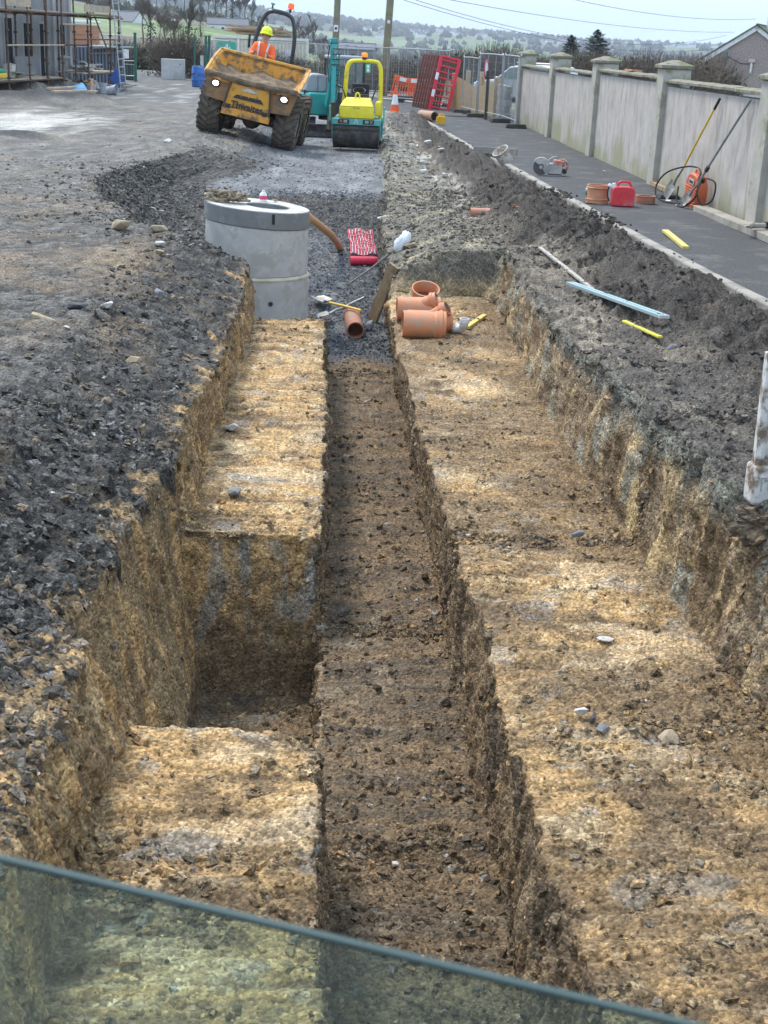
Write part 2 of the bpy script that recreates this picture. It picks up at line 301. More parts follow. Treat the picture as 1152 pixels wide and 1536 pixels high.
# ---------------- colour of the earth (what it is made of, not how it is lit) ----------------
def C(*a): return np.array(a,np.float32)
tan=C(.46,.29,.13); tan2=C(.54,.40,.23); brown=C(.165,.112,.064); dkbrown=C(.090,.067,.046); shl=C(.066,.060,.054); shl2=C(.150,.139,.125); greyc=C(.21,.195,.165); grgreen=C(.185,.18,.145); soil=C(.078,.067,.058); pale=C(.50,.48,.44); ochre=C(.40,.235,.095); white=C(.62,.60,.56); road=C(.135,.136,.14)
def mixc(a,b,t): return a*(1-t[...,None])+b*t[...,None]
K1=fbm(PX*2.1+5,PY*2.1,PZ*2.1,5,.6); K2=fbm(PX*.8+9,PY*.8,PZ*.8,4,.55); K3=fbm(PX*14,PY*14,PZ*14+7,3,.65); K4=fbm(PX*5+3,PY*5,PZ*5,4,.6)
ones=np.ones_like(PX)
shaleC=mixc(shl*ones[...,None],shl2,sm(.35,.8,v1+.35*K3)); shaleC=mixc(shaleC,C(.20,.155,.105)*ones[...,None],sm(.12,.5,K1+.35*K2-.05+.25*sm(14,11,PY)*0)*.75)
browntop=sm(-.1,.5,K2+.4*K1)*sm(-.12,-.02,PZ)
shaleC=mixc(shaleC,C(.22,.165,.11),browntop*.55)
shaleC=mixc(shaleC,C(.185,.175,.16),sm(14,26,PY)*(.35+.5*sm(-.2,.5,K1)))
patch=np.exp(-((PX+2.1)/.55)**2-((PY-14.6)/1.6)**2)+.7*np.exp(-((PX+1.6)/.4)**2-((PY-11.2)/1.2)**2); shaleC=mixc(shaleC,C(.27,.20,.13),sm(.35,.9,patch+.6*K4)*.7)
silt=np.exp(-((PX+6.9-(PY-34)*-.12)/1.9)**2-((PY-35)/4.8)**2); shaleC=mixc(shaleC,C(.42,.40,.36),sm(.25,.75,silt+.5*K1-.1+.5*fbm(PX*1.6-PY*.35,PY*.25+PX*.1,PZ*0,4,.6)))
clayC=mixc(mixc(tan*ones[...,None],brown,sm(-.15,.35,K1)),tan2,sm(.15,.5,K4-.15*K1))
clayC=mixc(clayC,ochre,sm(.3,.6,fbm(PX*3+31,PY*3,PZ*3,3))*.6)
shelfC=mixc(clayC,brown*ones[...,None],sm(-.15,.4,-scr*1.1+K3*.4+K2*.6)*.82); fine=fbm(PX*2.2+.6*K4,PY*34,PZ*3,3,.6); shelfC=mixc(shelfC,C(.50,.39,.25),sm(.25,.6,fine+.5*scr)*.55); shelfC=mixc(shelfC,dkbrown,sm(.3,.65,-fine+.3*K4)*.5)
shelfC=mixc(shelfC,greyc,sm(.28,.55,fbm(PX*2.6+51,PY*4,PZ,4,.6))*.6)
smear=sm(.22,.42,fbm(PX*1.1+2,PY*3.0,PZ*1.5+6,3,.45)+.12*K3)*(wallness<.6); shelfC=mixc(shelfC,C(.55,.41,.25),smear*.5); shelfC=mixc(shelfC,C(.30,.285,.26),sm(.34,.46,fbm(PX*2.4+12,PY*3.1,PZ+9,3,.5))*.45)
wfloor=mixc(brown*1.12*ones[...,None],dkbrown*1.12,sm(-.25,.35,scr+.5*K3)); wfloor=mixc(wfloor,C(.25,.19,.125),sm(.25,.7,K1+.7*scr)*.6)

streak=sm(.0,.45,fbm(PY*7,PX*1.5,PZ*.8+4,4,.6)+.2*K3)
wallB=mixc(mixc(brown*1.15*ones[...,None],dkbrown*1.3,sm(-.2,.5,K1)),C(.34,.25,.15),streak*.75)
wallT=mixc(mixc(C(.20,.145,.085)*ones[...,None],tan,np.clip(streak+.25,0,1)),tan2,sm(.35,.7,fbm(PY*11,PX,PZ*.7,3))*.7)
col=np.zeros(P.shape,np.float32)
def put(c,w): global col; col=mixc(col,c,w)
jag=.35*fbm(PX*3,PY*3.2,PZ*3,4,.6)+.25*fbm(PY*8,PX*2,PZ*.8,3)
shaleC=mixc(shaleC,shaleC*.62,sm(1.75,2.3,S+.25*K1)*(1-sm(3.1,3.3,S))*(1-sm(16,18,PY)))
put(shaleC,(S<20)*1.)
tb=sm(-.1,.08,S-3.0+jag+.2*np.exp(-((PY-5.3)/.7)**2)+.12*sm(6,4.5,PY)-1.2*sm(16.3,16.9,PY))   # below the dark brow the clay wall begins
put(wallT,tb)
put(shelfC,sm(3.93,4.02,S+.05*jag))
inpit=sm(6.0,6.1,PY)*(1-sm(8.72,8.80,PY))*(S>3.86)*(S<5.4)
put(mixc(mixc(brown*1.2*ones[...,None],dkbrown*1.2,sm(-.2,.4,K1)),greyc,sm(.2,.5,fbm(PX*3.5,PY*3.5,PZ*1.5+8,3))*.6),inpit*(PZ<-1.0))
facef=np.exp(-((PY-8.72)/.12)**2)*(S>3.3)*(S<5.2); sf=fbm(PX*9,PY*2,PZ*.9,4,.6)
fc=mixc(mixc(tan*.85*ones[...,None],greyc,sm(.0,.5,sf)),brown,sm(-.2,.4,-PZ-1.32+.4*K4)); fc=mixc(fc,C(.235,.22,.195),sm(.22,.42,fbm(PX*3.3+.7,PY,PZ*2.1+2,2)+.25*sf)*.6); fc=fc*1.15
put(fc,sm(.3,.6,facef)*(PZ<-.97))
put(wallB,sm(4.97,5.02,S)*(1-sm(5.98,6.02,S))); put(wfloor,sm(5.98,6.04,S)); put(wallB,sm(6.97,7.02,S)); 
put(mixc(shelfC,brown,sm(-.35,.45,K2+.4*scr+.5*sm(8.6,9.,S))*.78),sm(7.93,8.03,S+.06*jag))
smr=sm(.28,.42,fbm(PY*3.3+.15*K4,X*.2,PZ*.55+9,3,.5)); wallR=mixc(mixc(brown*ones[...,None],C(.24,.18,.115),sm(-.2,.4,K1+.4*K3)),C(.50,.36,.18),np.clip(smr+.6*sm(.5,.8,streak),0,1)*.8); wallR=mixc(wallR,C(.27,.255,.20),sm(.3,.45,fbm(PY*2.1+7,X*.2,PZ*1.3,3,.5))*.8); wallR=mixc(wallR,dkbrown,sm(.25,.6,fbm(PY*5,X,PZ*4,4,.6))*.7)
gtop=sm(-.42,-.2,PZ+.2*jag-.1*(PY<10.5)); wallR=mixc(wallR,mixc(grgreen*ones[...,None],greyc*.7,sm(-.2,.3,K4)),gtop*(1-.7*streak*sm(-.35,-.6,PZ)))
put(wallR,sm(8.97,9.03,S))
amp_=0; top=mixc(C(.125,.104,.082)*ones[...,None],C(.25,.21,.16),sm(-.1,.5,K1+.5*K4)); top=mixc(top,pale,sm(15,32,PY)*sm(.0,.45,K1+.2*K3)*.85); top=mixc(top,C(.085,.075,.066),sm(.9,.3,PY*.1-.6+K1)*.85)
put(top,sm(9.9,10.06,S+.08*jag))
put(mixc(mixc(soil*ones[...,None]*.75,C(.085,.072,.060),sm(0,.5,K4)),C(.18,.15,.12),sm(.45,.75,K3+.3*K1)*.5),sm(10.9,11.25,S+.3*K2+.15*K1))
# gravel in the manhole pit, ledge clay beside it, rolled road beyond
g=sm(16.9,17.4,PY+.35*K1)
grav=mixc(C(.085,.087,.092)*ones[...,None],C(.17,.168,.162),sm(-.1,.6,K4+.3*K3)); put(grav,g*(S>3.3)*(S<7.05)*1.)
dk=mixc(shl*ones[...,None]*.8,shl2*.8,sm(.5,.9,v2)); put(dk,g*sm(22.6,23.1,PY+.2*K1)*(1-sm(24.5,24.8,PY))*(S>2)*(S<7.02)); put(dk,sm(16.5,17.2,PY)*(1-sm(28.5,30,PY))*sm(1.98,2.06,S+.03*K1)*(1-sm(3.9,4.1,S)))
rd=mixc(road*ones[...,None],C(.20,.2,.2),sm(-.2,.5,fbm(PX*2,PY*.7,PZ,4))); put(rd,sm(24.6,25.2,PY+.2*K1)*sm(3.6,4.2,S)*(1-sm(7.0,7.2,S)))
lc=mixc(C(.15,.135,.108)*ones[...,None],C(.30,.255,.175),sm(.05,.45,fbm(PY*4,PX*2,PZ*1.5+3,4,.6))*.85); lc=mixc(lc,C(.33,.24,.13),sm(-.55,-.8,PZ+.1*K4)*.8*(PY<18.3)); lc=mixc(lc,C(.29,.28,.255),sm(22,34,PY)*sm(-.2,.4,K1)*.7); put(lc,sm(17.55,17.8,PY+.1*K1)*sm(6.97,7.02,S)*(1-sm(9.9,10.3,S)))
put(mixc(C(.125,.12,.115)*ones[...,None],C(.30,.29,.27),sm(.0,.5,K1)),sm(46,50,PY))
put(C(.10,.092,.085)*ones[...,None],sm(.25,.8,heap/.22)*.8)
put(C(.045,.045,.047)*ones[...,None],np.clip(sm(.4,.8,berm/.38)+sm(.4,.8,berm2/.16)*.8,0,1))
col=col*(1+.30*K3[...,None]); col=col*(1+.45*fbm(PX*4.2,PY*1.9,PZ*2,4,.7)*sm(13,24,PY)*(S<11))[...,None]; lum_=col.mean(-1,keepdims=True); col=col*1.08; col=np.clip(col,.02,.72)
idx=np.arange(NR*NC).reshape(NR,NC); Q=np.stack([idx[:-1,:-1],idx[:-1,1:],idx[1:,1:],idx[1:,:-1]],-1).reshape(-1,4)
ground=bigmesh('ground',P.reshape(-1,3),Q,GMAT,col.reshape(-1,3)); tag(ground,kind='structure')
NN=normals(PX,PY,PZ)
print('TRIS ground',len(Q)*2); print('ground',NR,NC,len(Q),time.time()-T0)
def gz(x,y):
    """height of the finished ground at x, y (walls aside)"""
    i=int(np.clip(np.searchsorted(rows,y),1,NR-1)); r=P[i]; j=int(np.argmin(np.abs(r[:,0]-x)+2*np.abs(r[:,1]-y))); return float(r[j,2])
# ---------------- broken stone, clods and gravel lying on it ----------------
CUBE=np.array([(-1,-1,-1),(1,-1,-1),(1,1,-1),(-1,1,-1),(-1,-1,1),(1,-1,1),(1,1,1),(-1,1,1)],np.float32)
CF=np.array([(0,3,2,1),(4,5,6,7),(0,1,5,4),(1,2,6,5),(2,3,7,6),(3,0,4,7)])
def scatter(name,mask,n,smin,smax,power,colf,label,cat,flatten=.5,seed=1,ypow=0.,sink=.25):
    rg=np.random.RandomState(seed); w=mask.ravel().astype(float)*(Yg.ravel()>3.2); w/=w.sum(); pick=rg.choice(len(w),n,p=w)
    p=P.reshape(-1,3)[pick]+rg.normal(0,.006,(n,3)); nn=NN.reshape(-1,3)[pick]
    u=rg.rand(n); s=smin*(smax/smin)**(u**power); s=s*(1+ypow*p[:,1])
    V=CUBE[None]*(1+rg.uniform(-.42,.42,(n,8,3))); V[:,4:,:2]*=rg.uniform(.35,.95,(n,1,1))
    V*=np.stack([rg.uniform(.7,1.4,n),rg.uniform(.5,1.,n),rg.uniform(.5,1,n)*flatten],-1)[:,None,:]
    a=rg.rand(n)*6.283; t=np.stack([np.cos(a),np.sin(a),rg.normal(0,.3,n)],-1); z=nn+rg.normal(0,.35,(n,3)); z/=np.linalg.norm(z,axis=1)[:,None]
    t-=z*(t*z).sum(1)[:,None]; t/=np.linalg.norm(t,axis=1)[:,None]; b=np.cross(z,t); M=np.stack([t,b,z],-1)
    V=np.einsum('nij,nkj->nki',M,V)*s[:,None,None]*.5+p[:,None,:]+nn[:,None,:]*(s*(flatten*.5-sink))[:,None,None]
    Fc=(CF[None]+(np.arange(n)*8)[:,None,None]).reshape(-1,4); cc=colf(rg,n,p,col.reshape(-1,3)[pick])
    o=bigmesh(name,V.reshape(-1,3),Fc,GMAT,np.repeat(np.clip(cc,.015,.7),8,0),smooth=False); return tag(o,label,cat,kind='stuff')
def pal(cols,ws,base=.0,j=.18):
    cols=np.array(cols,np.float32)
    def f(rg,n,p,c):
        k=rg.choice(len(cols),n,p=np.array(ws)/sum(ws)); r=cols[k]*(1-base)+c*base; return r*(1+rg.uniform(-j,j,(n,1)))
    return f
G1=[shl,shl2,C(.20,.19,.18),C(.25,.19,.13),C(.4,.37,.33)]
shal=(S>1.05)*(S<3.05+.0*S)*(PY<27); 
scatter('shale_fragments',shal*(1.3-.8*far)*(1-.5*sm(15,24,PY)),25000,.010,.068,2.8,pal(G1,[6,4,2,1.6,.4],.25),'broken dark grey shale covering the left bank','shale',.42,2,.012)
scatter('pit_bank_fragments',(S>1.9)*(S<4.2)*(PY>16.6)*(PY<29.5),9000,.02,.09,2.4,pal(G1,[7,3,1.2,.6,.2],.15),'dark broken shale on the steep slopes around the manhole pit','shale',.45,12,0)
scatter('shale_chunks',shal*(S>1.6)*(PY<17),420,.05,.12,2.2,pal(G1,[6,4,1.6,.7,.25],.05),'larger angular dark shale lumps on the left bank','shale',.4,3,0)
cl=(S>3.1)*(S<10.)*(PY<17.3)*(.12+1.9*sm(-.05,.45,K4+.7*K2))*(1-.8*smear)
scatter('clay_clods',cl*(1+1.5*(S>4)*(S<5)+1.2*(S>8)*(S<9)+.8*(S>6)*(S<7)),22000,.008,.055,3.0,pal([brown,C(.34,.25,.15),greyc,tan,dkbrown,white],[4,3,1.5,2.4,2,.18],.45),'crumbled clay and small stones on the dug shelves and trench floor','soil',.6,4,.01)
scatter('topsoil_clods',((S>9.8)*(S<12.02)*(PY<44)+.8*(S>7.0)*(S<9.9)*(PY>18.1)*(PY<44)>0),20000,.010,.062,2.8,pal([soil,C(.10,.088,.075),C(.15,.13,.105),C(.3,.28,.25)],[5,4,2,.5],.5),'dark soil clods along the bank below the kerb','soil',.6,5,.012)
scatter('pit_gravel',(S>3.0)*(S<7.6)*(PY>16.9)*(PY<25.3),14000,.012,.034,1.6,pal([C(.07,.073,.08),C(.12,.122,.13),C(.2,.2,.2),C(.16,.13,.10)],[4,4,2,.6],.1),'dark crushed gravel in the manhole pit','gravel',.6,6,.008)
scatter('road_gravel',((S>1.05)*(S<7.)*(PY>24.5)*(PY<60)),4500,.015,.05,2.6,pal([C(.1,.102,.11),C(.17,.17,.175),C(.3,.29,.27)],[4,4,1.2],.7),'loose grey gravel on the rolled site road','gravel',.5,7,.012)
scatter('trench_crumbs',(S>4.95)*(S<7.2)*(PY<17.3),9000,.008,.06,3.2,pal([brown,C(.2,.15,.1),greyc,dkbrown,C(.4,.38,.34)],[4,3,1.2,3,.25],.4),'small stones and crumbs on the trench floor','soil',.6,8,.008)
print('scatter',time.time()-T0)

# ================= path, kerb, road =================
ASPH=mat('asphalt',(.078,.077,.079),rough=.85,var=.32,vs=38,dirt=(.125,.12,.112),ds=1.7,dt=.56,bump=.8,bs=90,spec=.25)
def kerbx(y): return float(kx(y))
ys=np.concatenate([np.linspace(1.5,47,240)]); k=26
V=[];Fc=[]
for i,y in enumerate(ys):
    x0=kerbx(y)+.10
    for j in range(k):
        x=x0+(6.06-x0)*j/(k-1); V.append((x,y,.004+.008*math.sin(x*2.1+y*.7)+.006*math.sin(x*5-y*1.3)))
for i in range(len(ys)-1):
    for j in range(k-1): Fc.append((i*k+j,i*k+j+1,(i+1)*k+j+1,(i+1)*k+j))
p=G(); p.v=V; p.f=Fc; path=p.build('asphalt_path',ASPH); tag(path,kind='structure')
rd_=G(); rd_.add([(1.2,47.0,.012),(14,47.0,.012),(14,58.5,.012),(1.9,58.5,.012),(.2,52,.012)],[(0,1,2,3,4)]); o=rd_.build('access_road',ASPH); tag(o,kind='structure')
KM=mat('kerb_concrete',(.34,.31,.27),rough=.9,var=.12,vs=9,dirt=(.2,.185,.16),ds=1.3,dt=.57,bump=.5,bs=70)
kerb=bpy.data.objects.new('kerb',None); COL.objects.link(kerb); tag(kerb,kind='structure')
g=G(); g.prism([(-.0625,-.22),(.0625,-.22),(.0625,0),(-.045,0),(-.0625,-.02)],-.4555,.4555); kp=None; y=2.5
while y<46.3:
    s=(kerbx(y+.45)-kerbx(y-.45))/.9; rot=(random.uniform(-.004,.004),random.uniform(-.02,.02),-math.atan(s)+random.uniform(-.003,.003)); loc=(kerbx(y)+.035,y,.028+random.uniform(-.003,.003))
    if kp is None: kp=g.build('kerb_stone',KM,kerb,bevel=.008); kp.location=loc; kp.rotation_euler=rot
    else: inst(kp,'kerb_stone',kerb,loc,rot)
    y+=.915
# soil spilled over the kerb
rg=np.random.RandomState(11); n=5200; yy=13+rg.rand(n)**1.2*27; dx=rg.normal(0,.09,n)-.02; lum=np.sin(yy*1.7)+np.sin(yy*.63+1)+rg.normal(0,.7,n)>1.35; yy=yy[lum];dx=dx[lum]; n=len(yy)
V=CUBE[None]*(1+rg.uniform(-.55,.55,(n,8,3)))*(rg.uniform(.006,.024,(n,1,1))*rg.uniform(.4,1,(n,1,1)))
V+=np.stack([kx(yy)+.03+dx,yy,.03+0*yy],-1)[:,None,:]*[1,1,1]; V[...,2]-=np.where(dx>.1,.02,0)[:,None]
o=bigmesh('spilled_soil',V.reshape(-1,3),(CF[None]+(np.arange(n)*8)[:,None,None]).reshape(-1,4),GMAT,np.tile(np.array([[.085,.072,.062]],np.float32),(n*8,1)),smooth=False); tag(o,'dark soil crumbs spilled over the kerb','soil',kind='stuff')

# ================= rendered boundary wall =================
def wall_material():
    m=mat('wall_render',(.45,.405,.365),rough=.92,var=.13,vs=2.2,bump=.35,bs=45,stretch=None); n=m.node_tree.nodes; l=m.node_tree.links.new; b=n['Principled BSDF']
    src=b.inputs['Base Color'].links[0].from_socket; t=n.new('ShaderNodeTexCoord')
    q=n.new('ShaderNodeMapping'); q.inputs['Scale'].default_value=(1,2.6,.6); l(t.outputs['Object'],q.inputs['Vector'])
    a=n.new('ShaderNodeTexNoise'); a.inputs['Scale'].default_value=1.9; a.inputs['Detail'].default_value=8; a.inputs['Roughness'].default_value=.68; l(q.outputs[0],a.inputs['Vector'])
    r=n.new('ShaderNodeMapRange'); r.interpolation_type='SMOOTHSTEP'; r.inputs['From Min'].default_value=.48; r.inputs['From Max'].default_value=.66; r.inputs['To Max'].default_value=.7; l(a.outputs['Fac'],r.inputs['Value'])
    m1=n.new('ShaderNodeMix'); m1.data_type='RGBA'; l(r.outputs[0],m1.inputs['Factor']); l(src,m1.inputs['A']); m1.inputs['B'].default_value=(.28,.245,.20,1)
    # algae growing up from the ground and pale salts in patches
    sx=n.new('ShaderNodeSeparateXYZ'); l(t.outputs['Object'],sx.inputs[0]); a2=n.new('ShaderNodeTexNoise'); a2.inputs['Scale'].default_value=1.1; a2.inputs['Detail'].default_value=7; l(t.outputs['Object'],a2.inputs['Vector'])
    ma=n.new('ShaderNodeMath'); ma.operation='MULTIPLY_ADD'; ma.inputs[1].default_value=3.4; l(a2.outputs['Fac'],ma.inputs[0]); mb=n.new('ShaderNodeMath'); mb.operation='MULTIPLY'; mb.inputs[1].default_value=-1.35; l(sx.outputs['Z'],mb.inputs[0]); l(mb.outputs[0],ma.inputs[2])
    r2=n.new('ShaderNodeMapRange'); r2.interpolation_type='SMOOTHSTEP'; r2.inputs['From Min'].default_value=1.0; r2.inputs['From Max'].default_value=1.75; r2.inputs['To Max'].default_value=.8; l(ma.outputs[0],r2.inputs['Value'])
    m2=n.new('ShaderNodeMix'); m2.data_type='RGBA'; l(r2.outputs[0],m2.inputs['Factor']); l(m1.outputs['Result'],m2.inputs['A']); m2.inputs['B'].default_value=(.27,.26,.14,1)
    a3=n.new('ShaderNodeTexNoise'); a3.inputs['Scale'].default_value=.9; a3.inputs['Detail'].default_value=9; l(q.outputs[0],a3.inputs['Vector']); r3=n.new('ShaderNodeMapRange'); r3.inputs['From Min'].default_value=.56; r3.inputs['From Max'].default_value=.7; r3.inputs['To Max'].default_value=.35; l(a3.outputs['Fac'],r3.inputs['Value'])
    m3=n.new('ShaderNodeMix'); m3.data_type='RGBA'; l(r3.outputs[0],m3.inputs['Factor']); l(m2.outputs['Result'],m3.inputs['A']); m3.inputs['B'].default_value=(.52,.50,.48,1); l(m3.outputs['Result'],b.inputs['Base Color']); return m
WM=wall_material(); CM=mat('mossy_coping',(.25,.225,.18),rough=.95,var=.2,vs=7,dirt=(.13,.14,.06),ds=4,dt=.52,bump=.8,bs=40); PM=mat('pillar_render',(.41,.38,.325),rough=.95,var=.14,vs=3,dirt=(.24,.235,.15),ds=1.6,dt=.54,bump=.5,bs=50)
wall=thing('boundary_wall','long grey rendered boundary wall with mossy copings and capped pillars beside the path','wall',(6.05,0,0))
PY_=[0.2,6.5,12.9,19.15,25.4,31.75,37.95,44.3]; TOP=[1.84,1.84,1.84,1.85,1.89,1.80,1.76]
pil=None; cap=None; capstone=None
for i,y in enumerate(PY_):
    if pil is None:
        g=G(); g.box((.17,0,.98),(.50,.46,2.1)); pil=g.build('pillar',PM,wall,bevel=.008); 
        g=G(); g.box((0,0,.03),(.60,.56,.05)); g.add([(-.30,-.28,.058),(.30,-.28,.058),(.30,.28,.058),(-.30,.28,.058),(-.05,-.05,.15),(.05,-.05,.15),(.05,.05,.15),(-.05,.05,.15)],[(0,1,2,3),(4,5,6,7),(0,1,5,4),(1,2,6,5),(2,3,7,6),(3,0,4,7)])
        cap=g.build('cap',CM,pil,bevel=.006); cap.location=(.17,0,2.03); pil.location=(0,y,0)
    else:
        q=inst(pil,'pillar',wall,(0,y,random.uniform(-.03,.03))); inst(cap,'cap',q,(.17,0,2.03),(0,0,random.uniform(-.02,.02)))
for i in range(7):
    y0,y1=PY_[i]+.23,PY_[i+1]-.23; t=TOP[i]
    g=G(); n=20; 
    g.box((.125,(y0+y1)/2,(t-.12)/2-.06),(.21,y1-y0,t+.0)); g.build('wall_panel',WM,wall)
    m=8
    for k in range(m):
        a=y0+(y1-y0)*k/m; b_=y0+(y1-y0)*(k+1)/m-.012
        if capstone is None:
            g=G(); g.prism([(-.17,0),(.17,0),(.17,.045),(0,.075),(-.17,.045)],-.5,.5); capstone=g.build('coping_stone',CM,wall,bevel=.006); o=capstone
        else: o=inst(capstone,'coping_stone',wall)
        o.location=(.125,(a+b_)/2,t-.055+random.uniform(-.005,.005)); o.scale=(1,(b_-a),1); o.rotation_euler=(random.uniform(-.006,.006),0,random.uniform(-.01,.01))
# debris on the wall top
g=G(); g.box((0,0,.02),(.22,.5,.035),(0,.05,.1)); o=g.build('orange_tile',mat('terracotta_dust',(.55,.24,.13),var=.2,dirt=(.3,.28,.24),ds=9)); tag(o,'flat orange clay tile lying on the wall coping','tile'); o.location=(6.17,28.6,1.91)

# ================= far terrain =================
def farz(x,y):
    r=np.hypot(x,y); az=np.degrees(np.arctan2(x,y))
    # near western hillside, valley floor, far ridge
    el=np.interp(az,[-40,-15,-11,-8,-5,-3,-0.5,2,5,40],[1.9,1.5,1.15,.62,.42,.15,-.25,-.9,-1.4,-2.0])    # ridge elevation angle of the near hillside at r=520
    zr=2.3+np.tan(np.radians(el))*520
    near=np.interp(r,[0,60,90,150,520],[0,-.02,-.45,-1.8,0])+sm(140,520,r)*(zr)
    near=near-sm(520,950,r)*(zr+16)
    near=near-sm(150,600,r)*sm(-3,3,az)*10
    ridge=np.interp(az,[-40,-16,-10,-7,-5,-2,2,6,10,14,20,45],[.9,1.05,1.3,1.45,1.2,.84,.72,.55,.40,.33,.3,.4])
    zf=2.3+np.tan(np.radians(ridge))*3600; base=-16
    farh=sm(1000,3600,r)**.85*(zf-base)
    farh=farh-sm(3600,6500,r)*60
    und=6*pn(x*.0011+3,y*.0011,x*0+1.)*sm(700,1500,r)+14*pn(x*.0006+1,y*.0006,x*0+5.)*sm(1200,2200,r)*(1-sm(2900,3500,r))+5*pn(x*.003+3,y*.003,x*0+1.)*sm(1500,2500,r)
    return near+farh+und
rr=np.concatenate([np.linspace(62,160,20),np.geomspace(165,5900,190)]); aa=np.radians(np.linspace(-32,36,290))
RR,AA=np.meshgrid(rr,aa,indexing='ij'); FX=RR*np.sin(AA); FY=RR*np.cos(AA); FZ=farz(FX,FY); 
def fieldid(x,y):
    wx=x+40*pn(x*.004,y*.004,x*0); wy=y+40*pn(x*.004+7,y*.004,x*0+3)
    s=np.where(np.hypot(x,y)<900,1/75.,1/190.)
    u=wx*s*.75+wy*s*.25; v=wy*s*1.1-wx*s*.25
    c,val=cell(u,v,u*0+.5); return c,val
fc_,fv=fieldid(FX,FY)
green=C(.12,.165,.06); green2=C(.17,.205,.10); dull=C(.115,.115,.075); woodc=C(.07,.068,.05); brnf=C(.15,.125,.085)
colf=np.where((fv<.45)[...,None],green,np.where((fv<.68)[...,None],green2,np.where((fv<.85)[...,None],dull,brnf)))
wn=fbm(FX*.0022+4,FY*.0022,FX*0+2,4); colf=mixc(colf,woodc,np.clip(sm(-.12,.08,wn)*sm(1000,1500,RR)*.85,0,1)); colf=mixc(colf,woodc,sm(2900,3300,RR)*.6)
colf=mixc(colf,C(.11,.10,.07)*np.ones(RR.shape+(1,)),1-sm(110,190,RR+25*pn(FX*.03,FY*.03,FX*0)))
colf=colf*(1+.18*fbm(FX*.02,FY*.02,FX*0,3)[...,None])
FM=terrain_material('countryside',grain=.12,amp=.12,bump=.0)
i2=np.arange(FX.size).reshape(FX.shape); Q2=np.stack([i2[:-1,:-1],i2[:-1,1:],i2[1:,1:],i2[1:,:-1]],-1).reshape(-1,4)
FZ[:3]=np.minimum(FZ[:3],-.3)
hl=bigmesh('hills',np.stack([FX,FY,FZ],-1).reshape(-1,3),Q2[:,::-1],FM,np.clip(colf,.02,.5).reshape(-1,3)); tag(hl,kind='structure')
# hedgerow and woodland lumps (far-off mass)
rg=np.random.RandomState(3); PH=[]
N=90000; r=np.sqrt(rg.rand(N))*3700+0; r=np.where(rg.rand(N)<.45,140+rg.rand(N)*800,r); r=np.maximum(r,150); a=np.radians(rg.uniform(-24,26,N)); x=r*np.sin(a); y=r*np.cos(a)
# edge of a field: two nearest cells differ close by
c0,v0=fieldid(x,y); s_=np.where(r<900,4.,10.); e=np.zeros(N,bool)
for ddx,ddy in ((1,0),(-1,0),(0,1),(0,-1)): e|=fieldid(x+ddx*s_,y+ddy*s_)[1]!=v0
w_=fbm(x*.0022+4,y*.0022,x*0+2,4)>.06; w_&=r>1100; near_w=(fbm(x*.012+9,y*.012,x*0,3)>.18)&(r<800)&(np.degrees(a)<-3)
edge3=(np.abs(r-520)<45)&(np.degrees(a)<-1.5); keep=(e&(rg.rand(N)<.9))|(w_&(rg.rand(N)<.30))|(near_w&(rg.rand(N)<.35))|(edge3&(rg.rand(N)<.8))|((r>3200)&(rg.rand(N)<.35))
keep&=(r>430)&((r>900)|(rg.rand(N)<.6)); x,y,r=x[keep],y[keep],r[keep]
k=min(len(x),5600); x,y,r=x[:k],y[:k],r[:k]; z=farz(x,y)
PT=[];PC=[];PF=[]
# each lump: a rough 14-point tree head made of facets
ico=[]; 
for (rr_,zz,m,ph) in ((.5,-.1,5,0),(.95,.35,6,.3),(.8,.8,5,.1),(.3,1.12,3,.5)):
    for j in range(m): ico.append((rr_*math.cos(2*math.pi*(j/m)+ph),rr_*math.sin(2*math.pi*(j/m)+ph),zz))
bmx=bmesh.new(); [bmx.verts.new(p) for p in ico]; bmesh.ops.convex_hull(bmx,input=bmx.verts[:]); bmx.verts.ensure_lookup_table(); bmx.verts.index_update()
lv=np.array([v.co[:] for v in bmx.verts],np.float32); lf=np.array([[v.index for v in f.verts] for f in bmx.faces if len(f.verts)==3]); bmx.free()
n=len(x); h=np.where(r<900,rg.uniform(1.5,5.5,n),rg.uniform(5,13,n)); h=np.where(r<900,h*.8,h)
V=lv[None]*(1+rg.uniform(-.25,.25,(n,len(lv),3)))*np.stack([h*rg.uniform(.4,.8,n),h*rg.uniform(.4,.8,n),h*.9],-1)[:,None,:]+np.stack([x,y,z-.2*h],-1)[:,None,:]
cc=np.array([[.055,.055,.035],[.075,.07,.045],[.06,.07,.035],[.09,.075,.055]],np.float32)[rg.randint(0,4,n)]*.9*(1+rg.uniform(-.25,.25,(n,1)))
o=bigmesh('woodland',V.reshape(-1,3),(lf[None]+(np.arange(n)*len(lv))[:,None,None]).reshape(-1,3),FM,np.repeat(cc,len(lv),0),nside=3,smooth=False); tag(o,'hedgerows and winter woods covering the far hillsides','woodland',kind='stuff')
# haze
g=G(); g.box((0,3000,10),(9000,7200,260)); hz=g.build('haze',mat('haze_air',(1,1,1)),smooth=0); hm=bpy.data.materials.new('haze_volume'); hm.use_nodes=True; hn=hm.node_tree.nodes; hn.remove(hn['Principled BSDF']); pv=hn.new('ShaderNodeVolumePrincipled'); pv.inputs['Color'].default_value=(.80,.88,1,1); pv.inputs['Density'].default_value=.00019; pv.inputs['Anisotropy'].default_value=.1
hm.node_tree.links.new(pv.outputs[0],hn['Material Output'].inputs['Volume']); hz.data.materials.clear(); hz.data.materials.append(hm); tag(hz,'thin blue haze filling the valley','haze',kind='stuff')
print('far',time.time()-T0)

